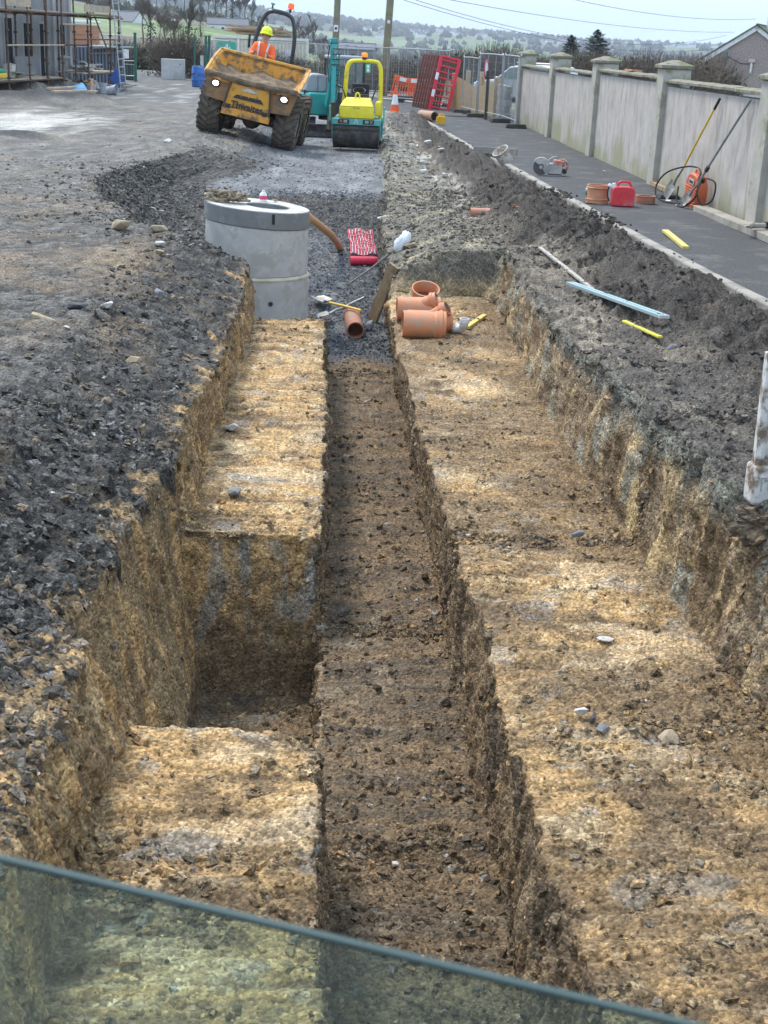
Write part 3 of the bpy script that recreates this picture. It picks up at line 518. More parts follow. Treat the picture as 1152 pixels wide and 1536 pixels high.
# ================= manhole =================
CONC=mat('precast_concrete',(.50,.485,.455),rough=.88,var=.13,vs=3.5,dirt=(.42,.40,.355),ds=3.2,dt=.53,bump=.25,bs=60)
CONCD=mat('dark_slab_concrete',(.195,.195,.19),rough=.8,var=.14,vs=4,dirt=(.27,.265,.25),ds=3,dt=.57,bump=.3,bs=50)  # darker grey than the concrete of the rings
DARK=mat('dark_hollow',(.03,.03,.03),rough=.9)
mh=thing('manhole','pale concrete manhole chamber of stacked rings standing in the dug pit','manhole',(-.87,18.72,0))
tilt=math.tan(R(4.2))
def ring(g,ro,ri,z0,z1,n=72,ox=0,shear0=0,shear1=0,lip=None):
    vs=[];
    for (r,z,sh,o_) in ((ro,z0,shear0,0),(ro,z1,shear1,0),(ri,z1,shear1,ox),(ri,z0,shear0,ox)):
        for j in range(n):
            a=2*math.pi*j/n; x=r*math.cos(a)+o_; vs.append((x,r*math.sin(a),z-x*sh))
    fs=[(k*n+j,k*n+(j+1)%n,((k+1)%4)*n+(j+1)%n,((k+1)%4)*n+j) for k in range(4) for j in range(n)]
    return g.add(vs,fs)
slab=ring(G(),.705,.29,-.085,.135,ox=.14,shear0=tilt,shear1=tilt).build('cover_slab',CONCD,mh,bevel=.008)
st_=mat('slab_top_concrete',(.52,.51,.49),rough=.9,var=.1,dirt=(.36,.34,.3),ds=4); ring(G(),.695,.298,.1355,.139,ox=.14,shear0=tilt,shear1=tilt).build('pale_slab_top',st_,slab)  # thin paler layer over the top face of the cover slab
ring(G(),.69,.60,-.73,-.09,shear1=tilt).build('chamber_ring',CONC,mh,bevel=.006)
rl=ring(G(),.712,.60,-1.72,-.79).build('base_ring',CONC,mh,bevel=.004)
lp=G(); lp.lathe([(.60,-.79),(.715,-.79),(.72,-.765),(.70,-.735),(.60,-.73)],72); lp.build('ring_joint',mat('joint_mortar',(.55,.5,.38),rough=.9,var=.2,bump=.4),mh)
def onring(r,ang,z): return (r*math.cos(ang),r*math.sin(ang),z)
a_=R(-72); g=G(); g.cyl(onring(.705,a_,-1.07),onring(.716,a_,-1.07),.035,16); g.build('lifting_hole',mat('hole_rim',(.12,.115,.11)),rl); g=G(); g.cyl(onring(.71,a_,-1.07),onring(.7175,a_,-1.07),.02,12); g.build('hole_core',DARK,rl)
a_=R(-90+20); g=G(); g.box((.707*math.cos(a_),.707*math.sin(a_),.035),(.035,.012,.13),(0,0,a_+R(90))); g.build('lifting_slot',DARK,slab)
# things on the slab
def slabz(x): return .139-x*tilt
ROPE=mat('muddy_rope',(.34,.27,.18),rough=.95,var=.3,vs=20,dirt=(.12,.1,.075),ds=14,dt=.5,bump=.6)
t=thing('rope_heap','muddy tangled rope heaped on the left of the manhole cover slab','rope',(-.87-.42,18.66,slabz(-.42)))
rg=random.Random(4)
for i in range(9):
    cx,cy=rg.uniform(-.2,.2),rg.uniform(-.13,.13); pts=[]; ph=rg.uniform(0,6); rad=rg.uniform(.04,.1)
    for k in range(14): a=ph+k*.62; pts.append((cx+rad*1.3*math.cos(a)+.012*k*rg.uniform(-1,1),cy+rad*math.sin(a),.02+.055*(1-abs(cx)/.25)*(1+math.sin(a*1.3+i))+.004*i))
    G().tube(pts,[.019+.005*math.sin(k*2.) for k in range(14)],6).build('rope_coil',ROPE,t)
t=thing('bottle','small clear bottle with a pink label standing at the back of the manhole slab','bottle',(-.87+.06,18.72+.45,slabz(.06))); t.scale=(1.1,1.1,.66)
GLS=mat('clear_plastic',(.75,.78,.78),rough=.15,spec=.6); G().lathe([(.0,0),(.045,0),(.048,.02),(.048,.14),(.03,.18),(.018,.2),(.018,.225),(0,.225)],20).build('bottle_body',GLS,t)
G().lathe([(.049,.045),(.049,.12)],20).build('bottle_label',mat('pink_label',(.75,.08,.16),var=.2),t); G().lathe([(.02,.2),(.02,.23),(0,.23)],12).build('bottle_cap',mat('white_cap',(.8,.8,.8)),t)
# ---------- single loose stones ----------
def stone(label,loc,s,col,group=None,seed=0,cat='stone',sc=(1,.8,.55),name='stone',rz=0):
    rg=random.Random(seed); bm=bmesh.new()
    for k in range(16):
        v=Vector((rg.gauss(0,1),rg.gauss(0,1),rg.gauss(0,1))).normalized()*rg.uniform(.8,1.1); bm.verts.new((v.x*sc[0],v.y*sc[1],v.z*sc[2]))
    r=bmesh.ops.convex_hull(bm,input=bm.verts[:]); bmesh.ops.delete(bm,geom=[x for x in r['geom_unused'] if isinstance(x,bmesh.types.BMVert)],context='VERTS') if r['geom_unused'] else None
    me=bpy.data.meshes.new(name); bm.to_mesh(me); bm.free(); me.materials.append(col); o=bpy.data.objects.new(name,me); COL.objects.link(o); o.location=loc; o.scale=(s/2,)*3; o.rotation_euler=(rg.uniform(-.3,.3),rg.uniform(-.3,.3),rz)
    b=o.modifiers.new('b','BEVEL'); b.width=.08; b.segments=2
    return tag(o,label,cat,group)
SW=mat('pale_stone',(.58,.56,.52),rough=.85,var=.12,vs=8,dirt=(.36,.31,.25),ds=5,dt=.56,bump=.4); ST=mat('tan_stone',(.42,.33,.22),rough=.85,var=.18,vs=8,dirt=(.3,.24,.17),ds=5,bump=.4); SG=mat('grey_stone',(.24,.24,.25),rough=.8,var=.18,vs=8,dirt=(.16,.155,.15),ds=5,bump=.4); SD=mat('slate_stone',(.085,.085,.09),rough=.7,var=.2,vs=8,bump=.4)
def G0(x,y,dz=0): return (x,y,gz(x,y)+dz)
stone('white rounded stone alone on the grey left ground, nearest the dumper',(-3.22,29.1,gz(-3.22,29.1)+.04),.24,SW,seed=1)
stone('pale angular stone on the left bank level with the big manhole base',G0(-1.85,11.9,.02),.13,SW,seed=2)
stone('grey pointed stone on the left bank just below the clay-stained patch',G0(-1.55,13.2,.03),.15,SG,seed=3,sc=(.8,.7,.9))
stone('small white stone on the left bank below the large pale one',G0(-2.02,10.9,.02),.07,SW,seed=5)
stone('flat tan slab of clay stone on the left bank beside a dark slate',G0(-2.28,11.3,.02),.26,ST,seed=6,sc=(1,.7,.35))
stone('dark slate lump touching the flat tan slab on the left bank',G0(-2.08,11.75,.03),.2,SD,seed=7,sc=(1,.6,.4))
stone('pale stone on the left bank above the grey pointed one',G0(-1.85,15.9,.03),.15,SW,seed=8)
stone('tan stone touching the pale one near the end of the left bank',G0(-1.78,15.3,.02),.13,ST,seed=9)
stone('pinkish tan stone at the brow of the left bank',G0(-1.45,10.6,.02),.12,ST,seed=10)
stone('brown boulder at the head of the left bank near the dark slope',G0(-2.45,17.0,.05),.28,ST,seed=11,sc=(1,.7,.6))
stone('second brown boulder, right of the first at the head of the left bank',G0(-1.98,16.9,.05),.24,ST,seed=12)
stone('tan stone with a pale face lying on the near left shelf by the clay wall',G0(-.72,11.2,.03),.14,SW,seed=13)
stone('grey rough stone on the left shelf above the cross trench',G0(-.58,9.5,.03),.13,SG,seed=14)
stone('large pale tan stone on the right shelf in the foreground',G0(1.78,5.95,.03),.13,ST,seed=15,sc=(1,.75,.6))
stone('pale grey slab of stone on the right shelf left of the tan stone',G0(1.47,6.05,.02),.10,SG,seed=16,rz=.6)
stone('white streaked stone behind the grey slab on the right shelf',G0(1.39,6.2,.02),.08,SW,seed=17)
stone('dark slate standing on edge beside the white streaked stone',G0(1.44,6.16,.03),.08,SD,seed=18,sc=(.5,.8,1))
stone('white crushed stone patch on the right shelf near the step in the floor',G0(1.68,7.05,.0),.14,SW,seed=19,sc=(1,.6,.25))
stone('grey oblong stone lying near the right clay wall',G0(1.84,8.9,.02),.13,SG,seed=20,sc=(1,.5,.4))
stone('white flat stone in the floor of the middle trench',G0(.62,10.9,.01),.09,SW,seed=21,sc=(1,.6,.4))
stone('grey rounded stone in the trench floor foreground',G0(.45,5.9,.01),.07,SW,seed=22)
stone('grey stone beside the mouth of the clay pipe',(.69,18.5,gz(.69,18.5)+.06),.2,SG,seed=23,sc=(.7,.7,1))
stone('small tan pebble on the back of the manhole slab',(-.87+.22,18.72+.5,slabz(.22)+.03),.09,ST,seed=24)
stone('white broken block on the slope behind the yellow roller side mound',(2.63,35.7,gz(2.63,35.7)+.05),.26,SW,seed=25,sc=(1,.7,.6))
stone('pale stone pair at the top corner of the deep trench wall',G0(1.02,23.6,.03),.2,SW,seed=26)
for i,(x,y) in enumerate(((2.05,28.6),(2.4,27.6),(2.2,31.),(2.7,32.5))): stone(('pale broken stone on the ledge straight behind the terracotta pipe length','pale stone on the ledge nearest to the tipped bucket','pale stone on the ledge farther back, towards the roller','pale stone highest on the churned ledge below the yellow jerrycan')[i],G0(x,y,.03),.2,SW,seed=30+i,group='pale stones along the far ledge')
for i,(x,y) in enumerate(((1.25,19.75),(1.33,19.7))): stone(('left','right')[i]+' of two tan stones below the plastic bag',G0(x,y,.04),.13,ST,seed=40+i,group='stones below the bag')
# white end of a stone in right wall
stone('white stone stuck in the right clay wall',(2.31,8.6,-.30),.12,SW,seed=50,sc=(.6,.6,1))

# ================= orange drainage pipes =================
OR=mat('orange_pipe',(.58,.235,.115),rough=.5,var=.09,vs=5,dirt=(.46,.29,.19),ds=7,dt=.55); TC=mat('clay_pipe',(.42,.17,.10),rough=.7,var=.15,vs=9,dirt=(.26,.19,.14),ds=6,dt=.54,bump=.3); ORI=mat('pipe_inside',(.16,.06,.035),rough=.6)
def pipe(g,L,ro,t=.012,M=None,n=40,socket=0.,sr=.0):
    """hollow pipe along +x from 0 to L; optional wider socket at the far end"""
    pr=[(ro-t,0),(ro,0),(ro,L-socket)]+([(ro+sr,L-socket+.02),(ro+sr,L-.08),(ro+sr+.012,L-.07),(ro+sr+.012,L-.045),(ro+sr,L-.035),(ro+sr,L)] if socket else [(ro,L)])
    pr+=[(ro+sr-t,L)]+([(ro+sr-t,L-socket+.01)] if socket else [])+[(ro-t,L-socket-.02),(ro-t,0)]
    m=Matrix.Rotation(R(90),4,'Y'); return g.lathe(pr,n,(M@m) if M else m)
z0=-.9
def restz(x,y): return gz(x,y)
t=thing('pipe_junction','large plain orange socket pipe lying nearest on the right shelf','pipe',(.95,15.42,restz(1.2,15.4)+.165),(0,R(1.5),R(1)),scale=.94)
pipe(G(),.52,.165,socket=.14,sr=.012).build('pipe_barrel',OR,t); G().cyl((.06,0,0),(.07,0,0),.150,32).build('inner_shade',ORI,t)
def yj(label,loc,rot,L=.5,ro=.11,side=1,up=50):
    t=thing('pipe_junction',label,'pipe junction',loc,(R(28),0,rot[2]),'orange pipe fittings on the right shelf')
    pipe(G(),L,ro,socket=.09,sr=.01).build('pipe_barrel',OR,t)
    M=xf((L*.38,0,0))@Matrix.Rotation(R(-up),4,'Y')@Matrix.Rotation(0,4,'X')
    pipe(G(),L*.62,ro*.62,M=M,socket=.09,sr=.009,n=28).build('branch',OR,t)
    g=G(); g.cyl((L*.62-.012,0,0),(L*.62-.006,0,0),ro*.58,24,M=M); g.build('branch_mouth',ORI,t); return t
yj('orange Y junction in the middle of the three stacked fittings',(1.03,15.85,restz(1.2,15.9)+.13),(0,0,R(-1)),L=.53,ro=.12,up=38)
yj('orange Y junction at the back of the three stacked fittings',(.93,16.35,restz(1.2,16.4)+.15),(0,0,R(1)),L=.52,ro=.14,up=28)
t=thing('pipe_coupler','orange pipe collar tipped up behind the stacked pipe fittings','pipe collar',(1.31,16.95,restz(1.3,17.)+.22),(R(24),0,R(5)),scale=1.1)
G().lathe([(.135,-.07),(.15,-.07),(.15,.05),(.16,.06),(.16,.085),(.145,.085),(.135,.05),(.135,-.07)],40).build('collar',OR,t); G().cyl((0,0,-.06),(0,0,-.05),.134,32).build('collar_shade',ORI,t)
WP=mat('white_plastic',(.78,.79,.80),rough=.35,var=.05,dirt=(.55,.52,.47),ds=8,dt=.58)
t=thing('white_pipe_fitting','small white plastic pipe bend beside the orange fittings','pipe fitting',(1.60,15.75,restz(1.6,15.75)+.06),(0,0,R(-60)))
g=G(); g.tube([(0,0,0),(.07,0,0),(.12,0,.02),(.15,0,.06),(.16,0,.11)],.05,18,cap=False); g.build('bend',WP,t); G().lathe([(.045,0),(.058,0),(.058,.05),(.045,.05)],20,xf((-.01,0,0),(0,R(90),0))).build('socket_ring',WP,t); G().lathe([(.045,0),(.058,0),(.058,.05),(.045,.05)],20,xf((.16,0,.09))).build('socket_ring',WP,t); G().cyl((.0,0,0),(.004,0,0),.046,18).build('mouth',DARK,t)
YW=mat('yellow_painted_timber',(.62,.50,.14),rough=.6,var=.12,dirt=(.4,.3,.16),ds=6,dt=.6); TIM=mat('raw_timber',(.36,.25,.14),rough=.85,var=.25,vs=5,stretch=(1,9,9),dirt=(.2,.15,.1),ds=4,dt=.56,bump=.3); TIML=mat('fresh_timber',(.52,.40,.24),rough=.8,var=.18,vs=4,stretch=(9,9,1),dirt=(.42,.33,.2),ds=2,bump=.2); TIMG=mat('weathered_board',(.27,.24,.20),rough=.9,var=.2,vs=5,stretch=(1,9,9),dirt=(.36,.32,.26),ds=3,dt=.55,bump=.3)
def stick(name,label,cat,a,b,w,h,m,bev=.003,roll=0):
    a=Vector(a);b=Vector(b);d=b-a; o=G().box((0,0,0),(d.length,w,h)).build(name,m,bevel=bev); o.location=(a+b)/2; q=d.to_track_quat('X','Z'); o.rotation_mode='QUATERNION'; o.rotation_quaternion=q@Euler((roll,0,0)).to_quaternion(); return tag(o,label,cat)
def gp(x,y,dz=.02): return (x,y,gz(x,y)+dz)
stick('timber_batten','short yellowish timber batten lying on the right shelf by the pipe fittings','timber batten',gp(1.75,15.95,.03),gp(2.05,16.75,.04),.06,.035,YW)
stick('timber_plank','rough timber plank leaning against the deep trench wall beside the clay pipe','timber plank',(.74,18.82,gz(.74,18.8)+.02),(1.0,18.55,-.58),.16,.05,TIM,roll=R(95))
t=thing('clay_pipe','short old clay pipe lying open-mouthed on the pit gravel','clay pipe',(.49,18.12,gz(.49,18.2)+.11),(0,R(-3),R(92)))
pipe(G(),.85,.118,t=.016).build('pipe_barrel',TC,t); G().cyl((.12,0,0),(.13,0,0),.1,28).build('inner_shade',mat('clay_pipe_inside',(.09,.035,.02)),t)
# clay pipe pieces on the upper ledge
t=thing('clay_pipe','short terracotta pipe length lying on the grey ledge above the trench','clay pipe',(2.30,21.5,gz(2.4,21.5)+.055),(0,0,R(2)))
pipe(G(),.30,.068).build('pipe_barrel',mat('terracotta',(.52,.22,.14),rough=.7,var=.1,dirt=(.38,.24,.18),ds=7,dt=.58),t)
g=G(); n=9; vs=[]
for rr_ in (.06,.05):
    for z in (0,.1):
        for j in range(n): a=R(20+j*13); vs.append((rr_*math.cos(a),rr_*math.sin(a),z*(1+.5*math.sin(j))))
fs=[]
for j in range(n-1): fs+=[(j,j+1,n+j+1,n+j),(2*n+j,3*n+j,3*n+j+1,2*n+j+1),(j,2*n+j,2*n+j+1,j+1),(n+j,n+j+1,3*n+j+1,3*n+j)]
fs+=[(0,n,3*n,2*n),(n-1,3*n-1,4*n-1,2*n-1)]; o=g.add(vs,fs).build('pipe_shard',mat('terracotta',(0,0,0))); o.location=gp(2.87,20.95,.04); o.rotation_euler=(1.2,.4,.6); tag(o,'broken terracotta shard on the ledge right of the pipe length','pipe shard')
# bent orange pipe dropping from the manhole back
t=thing('drain_pipe','long thin orange pipe sloping down from behind the manhole into the gravel','pipe')
pts=[(-.75,20.3,-.02),(-.45,20.6,-.10),(-.2,20.75,-.25),(.0,21.0,-.42),(.18,21.4,-.62),(.30,22.1,-.88),(.34,22.5,-1.0)]
def smoothp(p,k=6):
    p=[Vector(q) for q in p]; out=[]
    for i in range(len(p)-1):
        a=p[max(i-1,0)];b=p[i];c=p[i+1];d=p[min(i+2,len(p)-1)]
        for j in range(k): u=j/k; out.append(.5*((2*b)+(c-a)*u+(2*a-5*b+4*c-d)*u*u+(3*b-a-3*c+d)*u**3))
    return out+[p[-1]]
OR2=mat('aged_orange_pipe',(.55,.28,.13),rough=.5,var=.08)
G().tube(smoothp(pts),.055,16).build('pipe_barrel',OR2,t); 
for i in (2,): G().cyl(Vector(pts[i])+Vector((-.03,-.02,.03)),Vector(pts[i])+Vector((.03,.03,-.035)),.066,20).build('pipe_collar',OR2,t)
# red warning mesh and its roll
MR=mat('red_mesh',(.62,.06,.09),rough=.5,var=.1); MW=mat('white_strip',(.8,.72,.72),rough=.5,var=.05)
t=thing('warning_mesh','unrolled red and white striped warning mesh lying on the pit gravel','warning mesh')
def mp_(u,v): x=.46+.40*u+.02*math.sin(v*5); y=21.75+1.25*v; return (x,y,gz(x,y)+.05+.02*math.sin(u*9+v*4))
for i in range(9): 
    G().tube([mp_(i/8+.012*math.sin(k*1.7+i),k/9) for k in range(10)],.010,4).build('red_strand',MR,t); 
    if i<8: G().tube([mp_((i+.5)/8+.014*math.sin(k*1.9+i),k/9) for k in range(10)],.0055,4).build('white_strand',MW,t)
for k in range(11): G().tube([mp_(i/8,(k+.3)/11) for i in range(9)],.007,4).build('cross_strand',MR,t)
t=thing('mesh_roll','bright red plastic roll lying across the end of the warning mesh','plastic roll',(.46,21.35,gz(.66,21.4)+.07),(0,0,R(6)))
G().tube([(k*.42/12,0,0) for k in range(13)],[.062,.068,.066,.068,.066,.068,.065,.068,.066,.068,.066,.068,.062],18).build('roll_body',mat('red_plastic_roll',(.66,.03,.07),rough=.45,var=.12,vs=14,bump=.5),t); G().cyl((-.004,0,0),(.424,0,0),.03,12).build('roll_core',mat('roll_core',(.3,.05,.06)),t)
# rod, bag
ME=mat('worn_steel',(.33,.33,.33),rough=.45,metal=.6,var=.15,dirt=(.24,.18,.13),ds=12,dt=.55)
o=G().tube([(.41,20.2,gz(.41,20.2)+.03),(.75,20.05,-.86),(1.13,19.9,-.50)],.013,8).build('metal_rod',ME); tag(o,'thin steel rod leaning across the pit with its upper end in a white plastic bag','metal rod')
bm=bmesh.new(); bmesh.ops.create_icosphere(bm,subdivisions=4,radius=1)
for v in bm.verts:
    n=v.co.normalized(); f=1+.16*math.sin(n.x*5+n.z*4)*math.sin(n.y*4+1)+.07*math.sin(n.x*13+n.y*11)*math.cos(n.z*9)+.05*math.sin(n.x*23+n.z*19); v.co=Vector((n.x*.10,n.y*.09,n.z*.15))*f; v.co.x+=.07*n.z
me=bpy.data.meshes.new('plastic_bag'); bm.to_mesh(me); bm.free(); me.materials.append(mat('bag_film',(.80,.82,.85),rough=.3,var=.08,spec=.6,bump=.6,bs=25)); o=bpy.data.objects.new('plastic_bag',me); COL.objects.link(o); o.location=(1.17,19.86,-.44); tag(o,'crumpled white plastic bag on the end of the steel rod','plastic bag')
for p in me.polygons: p.use_smooth=True
# ---------- shovels ----------
def blade(g,w=.24,l=.30,curv=.035,M=None,point=.25,th=.004):
    nx,ny=8,8; vs=[]
    for s in (0,1):
        for i in range(ny+1):
            v=i/ny; ww=w*(1-.12*v) if v<1-point else w*(1-.12*v)*math.sqrt(max(0.02,1-((v-(1-point))/point)**2*.85))
            for j in range(nx+1): u=j/nx*2-1; vs.append((u*ww/2,-v*l,curv*u*u*.8+.03*math.sin(v*1.4)-s*th))
    k=(nx+1)*(ny+1); fs=[]
    for s in (0,1):
        for i in range(ny):
            for j in range(nx): a=s*k+i*(nx+1)+j; fs.append((a,a+1,a+nx+2,a+nx+1))
    for j in range(nx): fs.append((j,j+1,k+j+1,k+j)); b=ny*(nx+1)+j; fs.append((b,b+1,k+b+1,k+b))
    for i in range(ny): a=i*(nx+1); fs.append((a,a+nx+1,k+a+nx+1,k+a)); b=a+nx; fs.append((b,b+nx+1,k+b+nx+1,k+b))
    return g.add(vs,fs,M)
BLM=mat('muddy_blade',(.38,.37,.35),rough=.5,metal=.3,var=.2,dirt=(.3,.25,.19),ds=10,dt=.5); YH=mat('yellow_handle',(.70,.47,.06),rough=.4,var=.08,dirt=(.45,.36,.2),ds=9,dt=.62); BK=mat('black_rubber',(.025,.025,.027),rough=.7,var=.1); GH=mat('grey_green_handle',(.19,.22,.205),rough=.6,var=.15,dirt=(.3,.28,.25),ds=10)
def shovel(label,tip,top,hm,w=.24,l=.3,grip=None,bl=.35,name='shovel',cat='shovel',up=(0,-1,0)):
    tip=Vector(tip);top=Vector(top); d=(top-tip); Ln=d.length; z=Vector(up); y=d.normalized(); x=y.cross(z).normalized(); z=x.cross(y); M=Matrix((x,y,z)).transposed().to_4x4(); M.translation=tip
    t=thing(name,label,cat); t.matrix_world=M
    blade(G(),w,l,M=xf((0,l,0))).build('blade',BLM,t); G().tube([(0,l-.02,.012),(0,l+.1,.02),(0,l+bl,.0)],[.022,.018,.017],10).build('socket',ME,t)
    G().tube([(0,l+bl-.02,0),(0,(l+bl+Ln)/2,.004),(0,Ln,0)],.018,12).build('handle',hm,t)
    if grip: G().cyl((0,Ln-.2,0),(0,Ln+.005,0),.0215,12).build('grip',grip,t)
    return t
shovel('yellow handled shovel lying across the clay pipe, its pale blade on the gravel',(-.06,19.55,gz(-.06,19.5)+.04),(.57,18.55,-1.21),YH,w=.25,l=.26,bl=.1,up=(0,0,1))
shovel('grey muddy long shovel lying crossed over the yellow handled one',(.0,18.72,gz(0,18.75)+.04),(.62,19.1,-1.13),ME,w=.2,l=.2,bl=.2,up=(0,0,1))
shovel('yellow handled shovel with black grip leaning upright against the wall',(5.70,22.85,.02),(6.02,21.55,1.66),YH,w=.24,l=.33,grip=BK,bl=.36,up=(-1,-.3,.2))
t=shovel('grey green long handled spade leaning against the wall beside the orange case',(5.66,21.5,.09),(6.02,19.95,1.72),GH,w=.2,l=.2,bl=.25,up=(-1,-.3,.2),name='spade',cat='spade')
g=G(); g.box((0,.8,.0),(.044,.1,.044)); g.build('handle_tape',BK,t)
# ---------- boards at the right wall top ----------
AL=mat('pale_blue_straightedge',(.30,.39,.395),rough=.4,var=.06,dirt=(.38,.40,.38),ds=5,dt=.58)
stick('timber_lath','thin grey weathered lath lying on the ledge behind the pale blue straightedge','timber lath',gp(2.84,17.8,.04),gp(2.96,14.7,.03),.05,.025,mat('lath_wood',(.42,.38,.33),rough=.9,var=.2,vs=8,dirt=(.2,.18,.15),ds=6))
t=thing('straightedge','long pale blue aluminium straightedge lying along the top of the right wall','straightedge'); a=Vector(gp(2.75,14.9,.10)); b=Vector(gp(3.13,12.2,.10)); q=(b-a).to_track_quat('X','Z'); t.rotation_mode='QUATERNION'; t.rotation_quaternion=q; t.location=(a+b)/2; Ln=(b-a).length
G().box((0,0,0),(Ln,.10,.03)).build('bar',AL,t,bevel=.003); G().box((0,0,.018),(Ln*.97,.02,.008)).build('rib',mat('blue_rib',(.30,.47,.49)),t); 
for s in (-1,1): G().box((s*Ln/2,0,0),(.02,.102,.032)).build('end_cap',mat('grey_end_cap',(.5,.5,.48)),t,bevel=.003)
G().box((Ln*.465,0,.0165),(.05,.05,.004)).build('hang_hole',DARK,t)
t=thing('folding_rule','bright yellow measuring staff half buried below the pale blue straightedge','measuring staff'); a=Vector(gp(2.86,12.6,.08)); b=Vector(gp(3.0,11.75,.07)); q=(b-a).to_track_quat('X','Z'); t.rotation_mode='QUATERNION'; t.rotation_quaternion=q; t.location=(a+b)/2; Ln=(b-a).length
G().box((0,0,0),(Ln,.045,.018)).build('staff',mat('yellow_staff',(.75,.66,.05),rough=.4,var=.08,dirt=(.5,.45,.2),ds=12,dt=.6),t,bevel=.002)
for k in range(14): G().box((-Ln/2+.06+k*(Ln-.12)/13,.008,.0095),(.008,.025,.002)).build('mark',BK,t)
stone('grey stone under the near end of the yellow staff',gp(3.04,11.5,.02),.14,SG,seed=60,sc=(1,.5,.4))

# ================= things on the path =================
# bucket tipped over the kerb
t=thing('bucket','muddy white bucket tipped over on the kerb beside the timber board','bucket',(3.66,28.6,.17),(R(16),R(-36),R(0)))
BW=mat('muddy_white_bucket',(.62,.58,.52),rough=.6,var=.12,dirt=(.33,.27,.21),ds=9,dt=.53); G().lathe([(.0,-.16),(.135,-.16),(.155,.0),(.165,.12),(.175,.12),(.175,.135),(.163,.135),(.15,0),(.128,-.145),(0,-.145)],32).build('bucket_body',BW,t)
G().tube([(.17*math.cos(a),.17*math.sin(a),.10-.02*math.sin(a)) for a in [math.pi*k/14 for k in range(15)]],.004,5).build('bucket_handle',ME,t); G().lathe([(.166,.095),(.172,.1),(.166,.105)],32).build('rim_band',mat('rust_band',(.36,.2,.14)),t)
stick('timber_board','weathered grey timber board on edge across the far kerb','timber board',(3.30,30.9,.10),(4.18,30.35,.12),.05,.15,TIMG)
stick('timber_strip','short yellow timber strip lying on the asphalt path near the kerb','timber strip',(4.62,18.45,.03),(4.50,16.85,.03),.085,.035,YW)
# cut-off saw
SAWR=mat('saw_orange',(.50,.14,.09),rough=.5,var=.1,dirt=(.42,.38,.34),ds=9,dt=.52); SAWG=mat('saw_grey',(.36,.35,.34),rough=.6,var=.15,dirt=(.48,.45,.41),ds=9)
t=thing('cutoff_saw','dusty orange and grey petrol cut-off saw standing on the path by the kerb','disc cutter',(4.27,26.3,.0),(0,0,R(-8)))
G().cyl((-.17,-.03,.16),(-.17,-.024,.16),.15,40).build('disc',mat('cutting_disc',(.10,.095,.09),rough=.7,var=.15),t); G().cyl((-.17,-.045,.16),(-.17,-.01,.16),.035,16).build('flange',SAWG,t)
g=G(); n=22; vs=[]
for y in (-.06,.05):
    for (r_) in (.17,.05):
        for j in range(n+1): a=R(-55+j*200/n); vs.append((-.17+r_*math.cos(a)*1.0,y,.17+r_*math.sin(a)))
fs=[]; m_=n+1
for j in range(n): fs+=[(j,j+1,m_+j+1,m_+j),(2*m_+j,3*m_+j,3*m_+j+1,2*m_+j+1),(j,2*m_+j,2*m_+j+1,j+1)]
g.add(vs,fs,None).build('blade_guard',SAWG,t)
G().box((.09,0,.14),(.28,.2,.2)).build('engine_block',SAWG,t,bevel=.02); G().box((.16,0,.25),(.22,.21,.10),(0,R(8),0)).build('engine_cover',SAWR,t,bevel=.025); G().box((-.0,-.02,.19),(.22,.05,.06),(0,R(-6),0)).build('drive_arm',SAWR,t,bevel=.01)
G().tube(smoothp([(-.03,-.13,.10),(-.05,-.13,.27),(.02,-.09,.34),(.08,.0,.355),(.12,.1,.33),(.12,.13,.12)]),.015,10).build('front_handle',SAWG,t)
G().tube(smoothp([(.14,0,.25),(.2,0,.31),(.28,0,.29),(.33,0,.2),(.30,0,.12)]),.02,10).build('rear_handle',SAWR,t); G().box((.06,0,.02),(.34,.15,.018)).build('skid_plate',SAWG,t,bevel=.004); G().cyl((.27,-.1,.1),(.27,.1,.1),.045,14).build('air_filter',BK,t)
for k in range(4): G().box((.05+.035*k,-.088,.13),(.012,.006,.1)).build('cooling_fin',SAWG,t)
# coupler
t=thing('pipe_coupler','orange double-socket pipe coupler standing upright on the path','pipe coupler',(4.33,21.85,.012))
G().lathe([(.15,0),(.175,0),(.175,.05),(.160,.055),(.155,.12),(.160,.225),(.172,.23),(.172,.275),(.152,.275),(.145,.2),(.145,.01)],44).build('coupler_body',mat('dusty_orange_coupler',(.55,.25,.13),rough=.6,var=.1,dirt=(.45,.28,.18),ds=5),t)
for z in (.055,.232): G().lathe([(.174,z-.012),(.181,z-.006),(.181,z+.006),(.174,z+.012)],44).build('coupler_ring',OR,t)
t=thing('measuring_wheel','small white capped grey ball-shaped tool behind the orange coupler','tool',(4.42,23.1,.06)); G().sphere((0,0,0),.06,16,10).build('tool_body',mat('grey_tool',(.25,.25,.25)),t); G().sphere((0,-.015,.035),.045,14,8).build('tool_cap',WP,t)
# jerrycans
def jerry(label,loc,rz,m,s=1.,name='jerrycan',ringm=None):
    t=thing(name,label,'jerrycan',loc,(0,0,rz)); w,d,h=.17,.10,.30
    g=G(); g.prism([(-w,0.02),(-w+.02,0),(w-.02,0),(w,.02),(w,h-.06),(w-.04,h-.015),(.02,h-.01),(-.04,h-.01),(-w+.03,h-.015),(-w,h-.05)],-d,d); b=g.build('can_body',m,t,bevel=.018,seg=3)
    G().tube(smoothp([(-.09,0,h-.02),(-.07,0,h+.045),(.0,0,h+.06),(.08,0,h+.05),(.12,0,h-.02)]),.019,10).build('can_handle',m,t)
    G().cyl((-.135,0,h-.04),(-.155,0,h+.03),.03,14).build('can_cap',ringm or BK,t)
    G().lathe([(.078,.0),(.085,.006),(.092,.0)],36,xf((0,-d-.0,.145),(R(90),0,0))).build('embossed_ring',m,t)
    t.scale=(s,)*3; return t
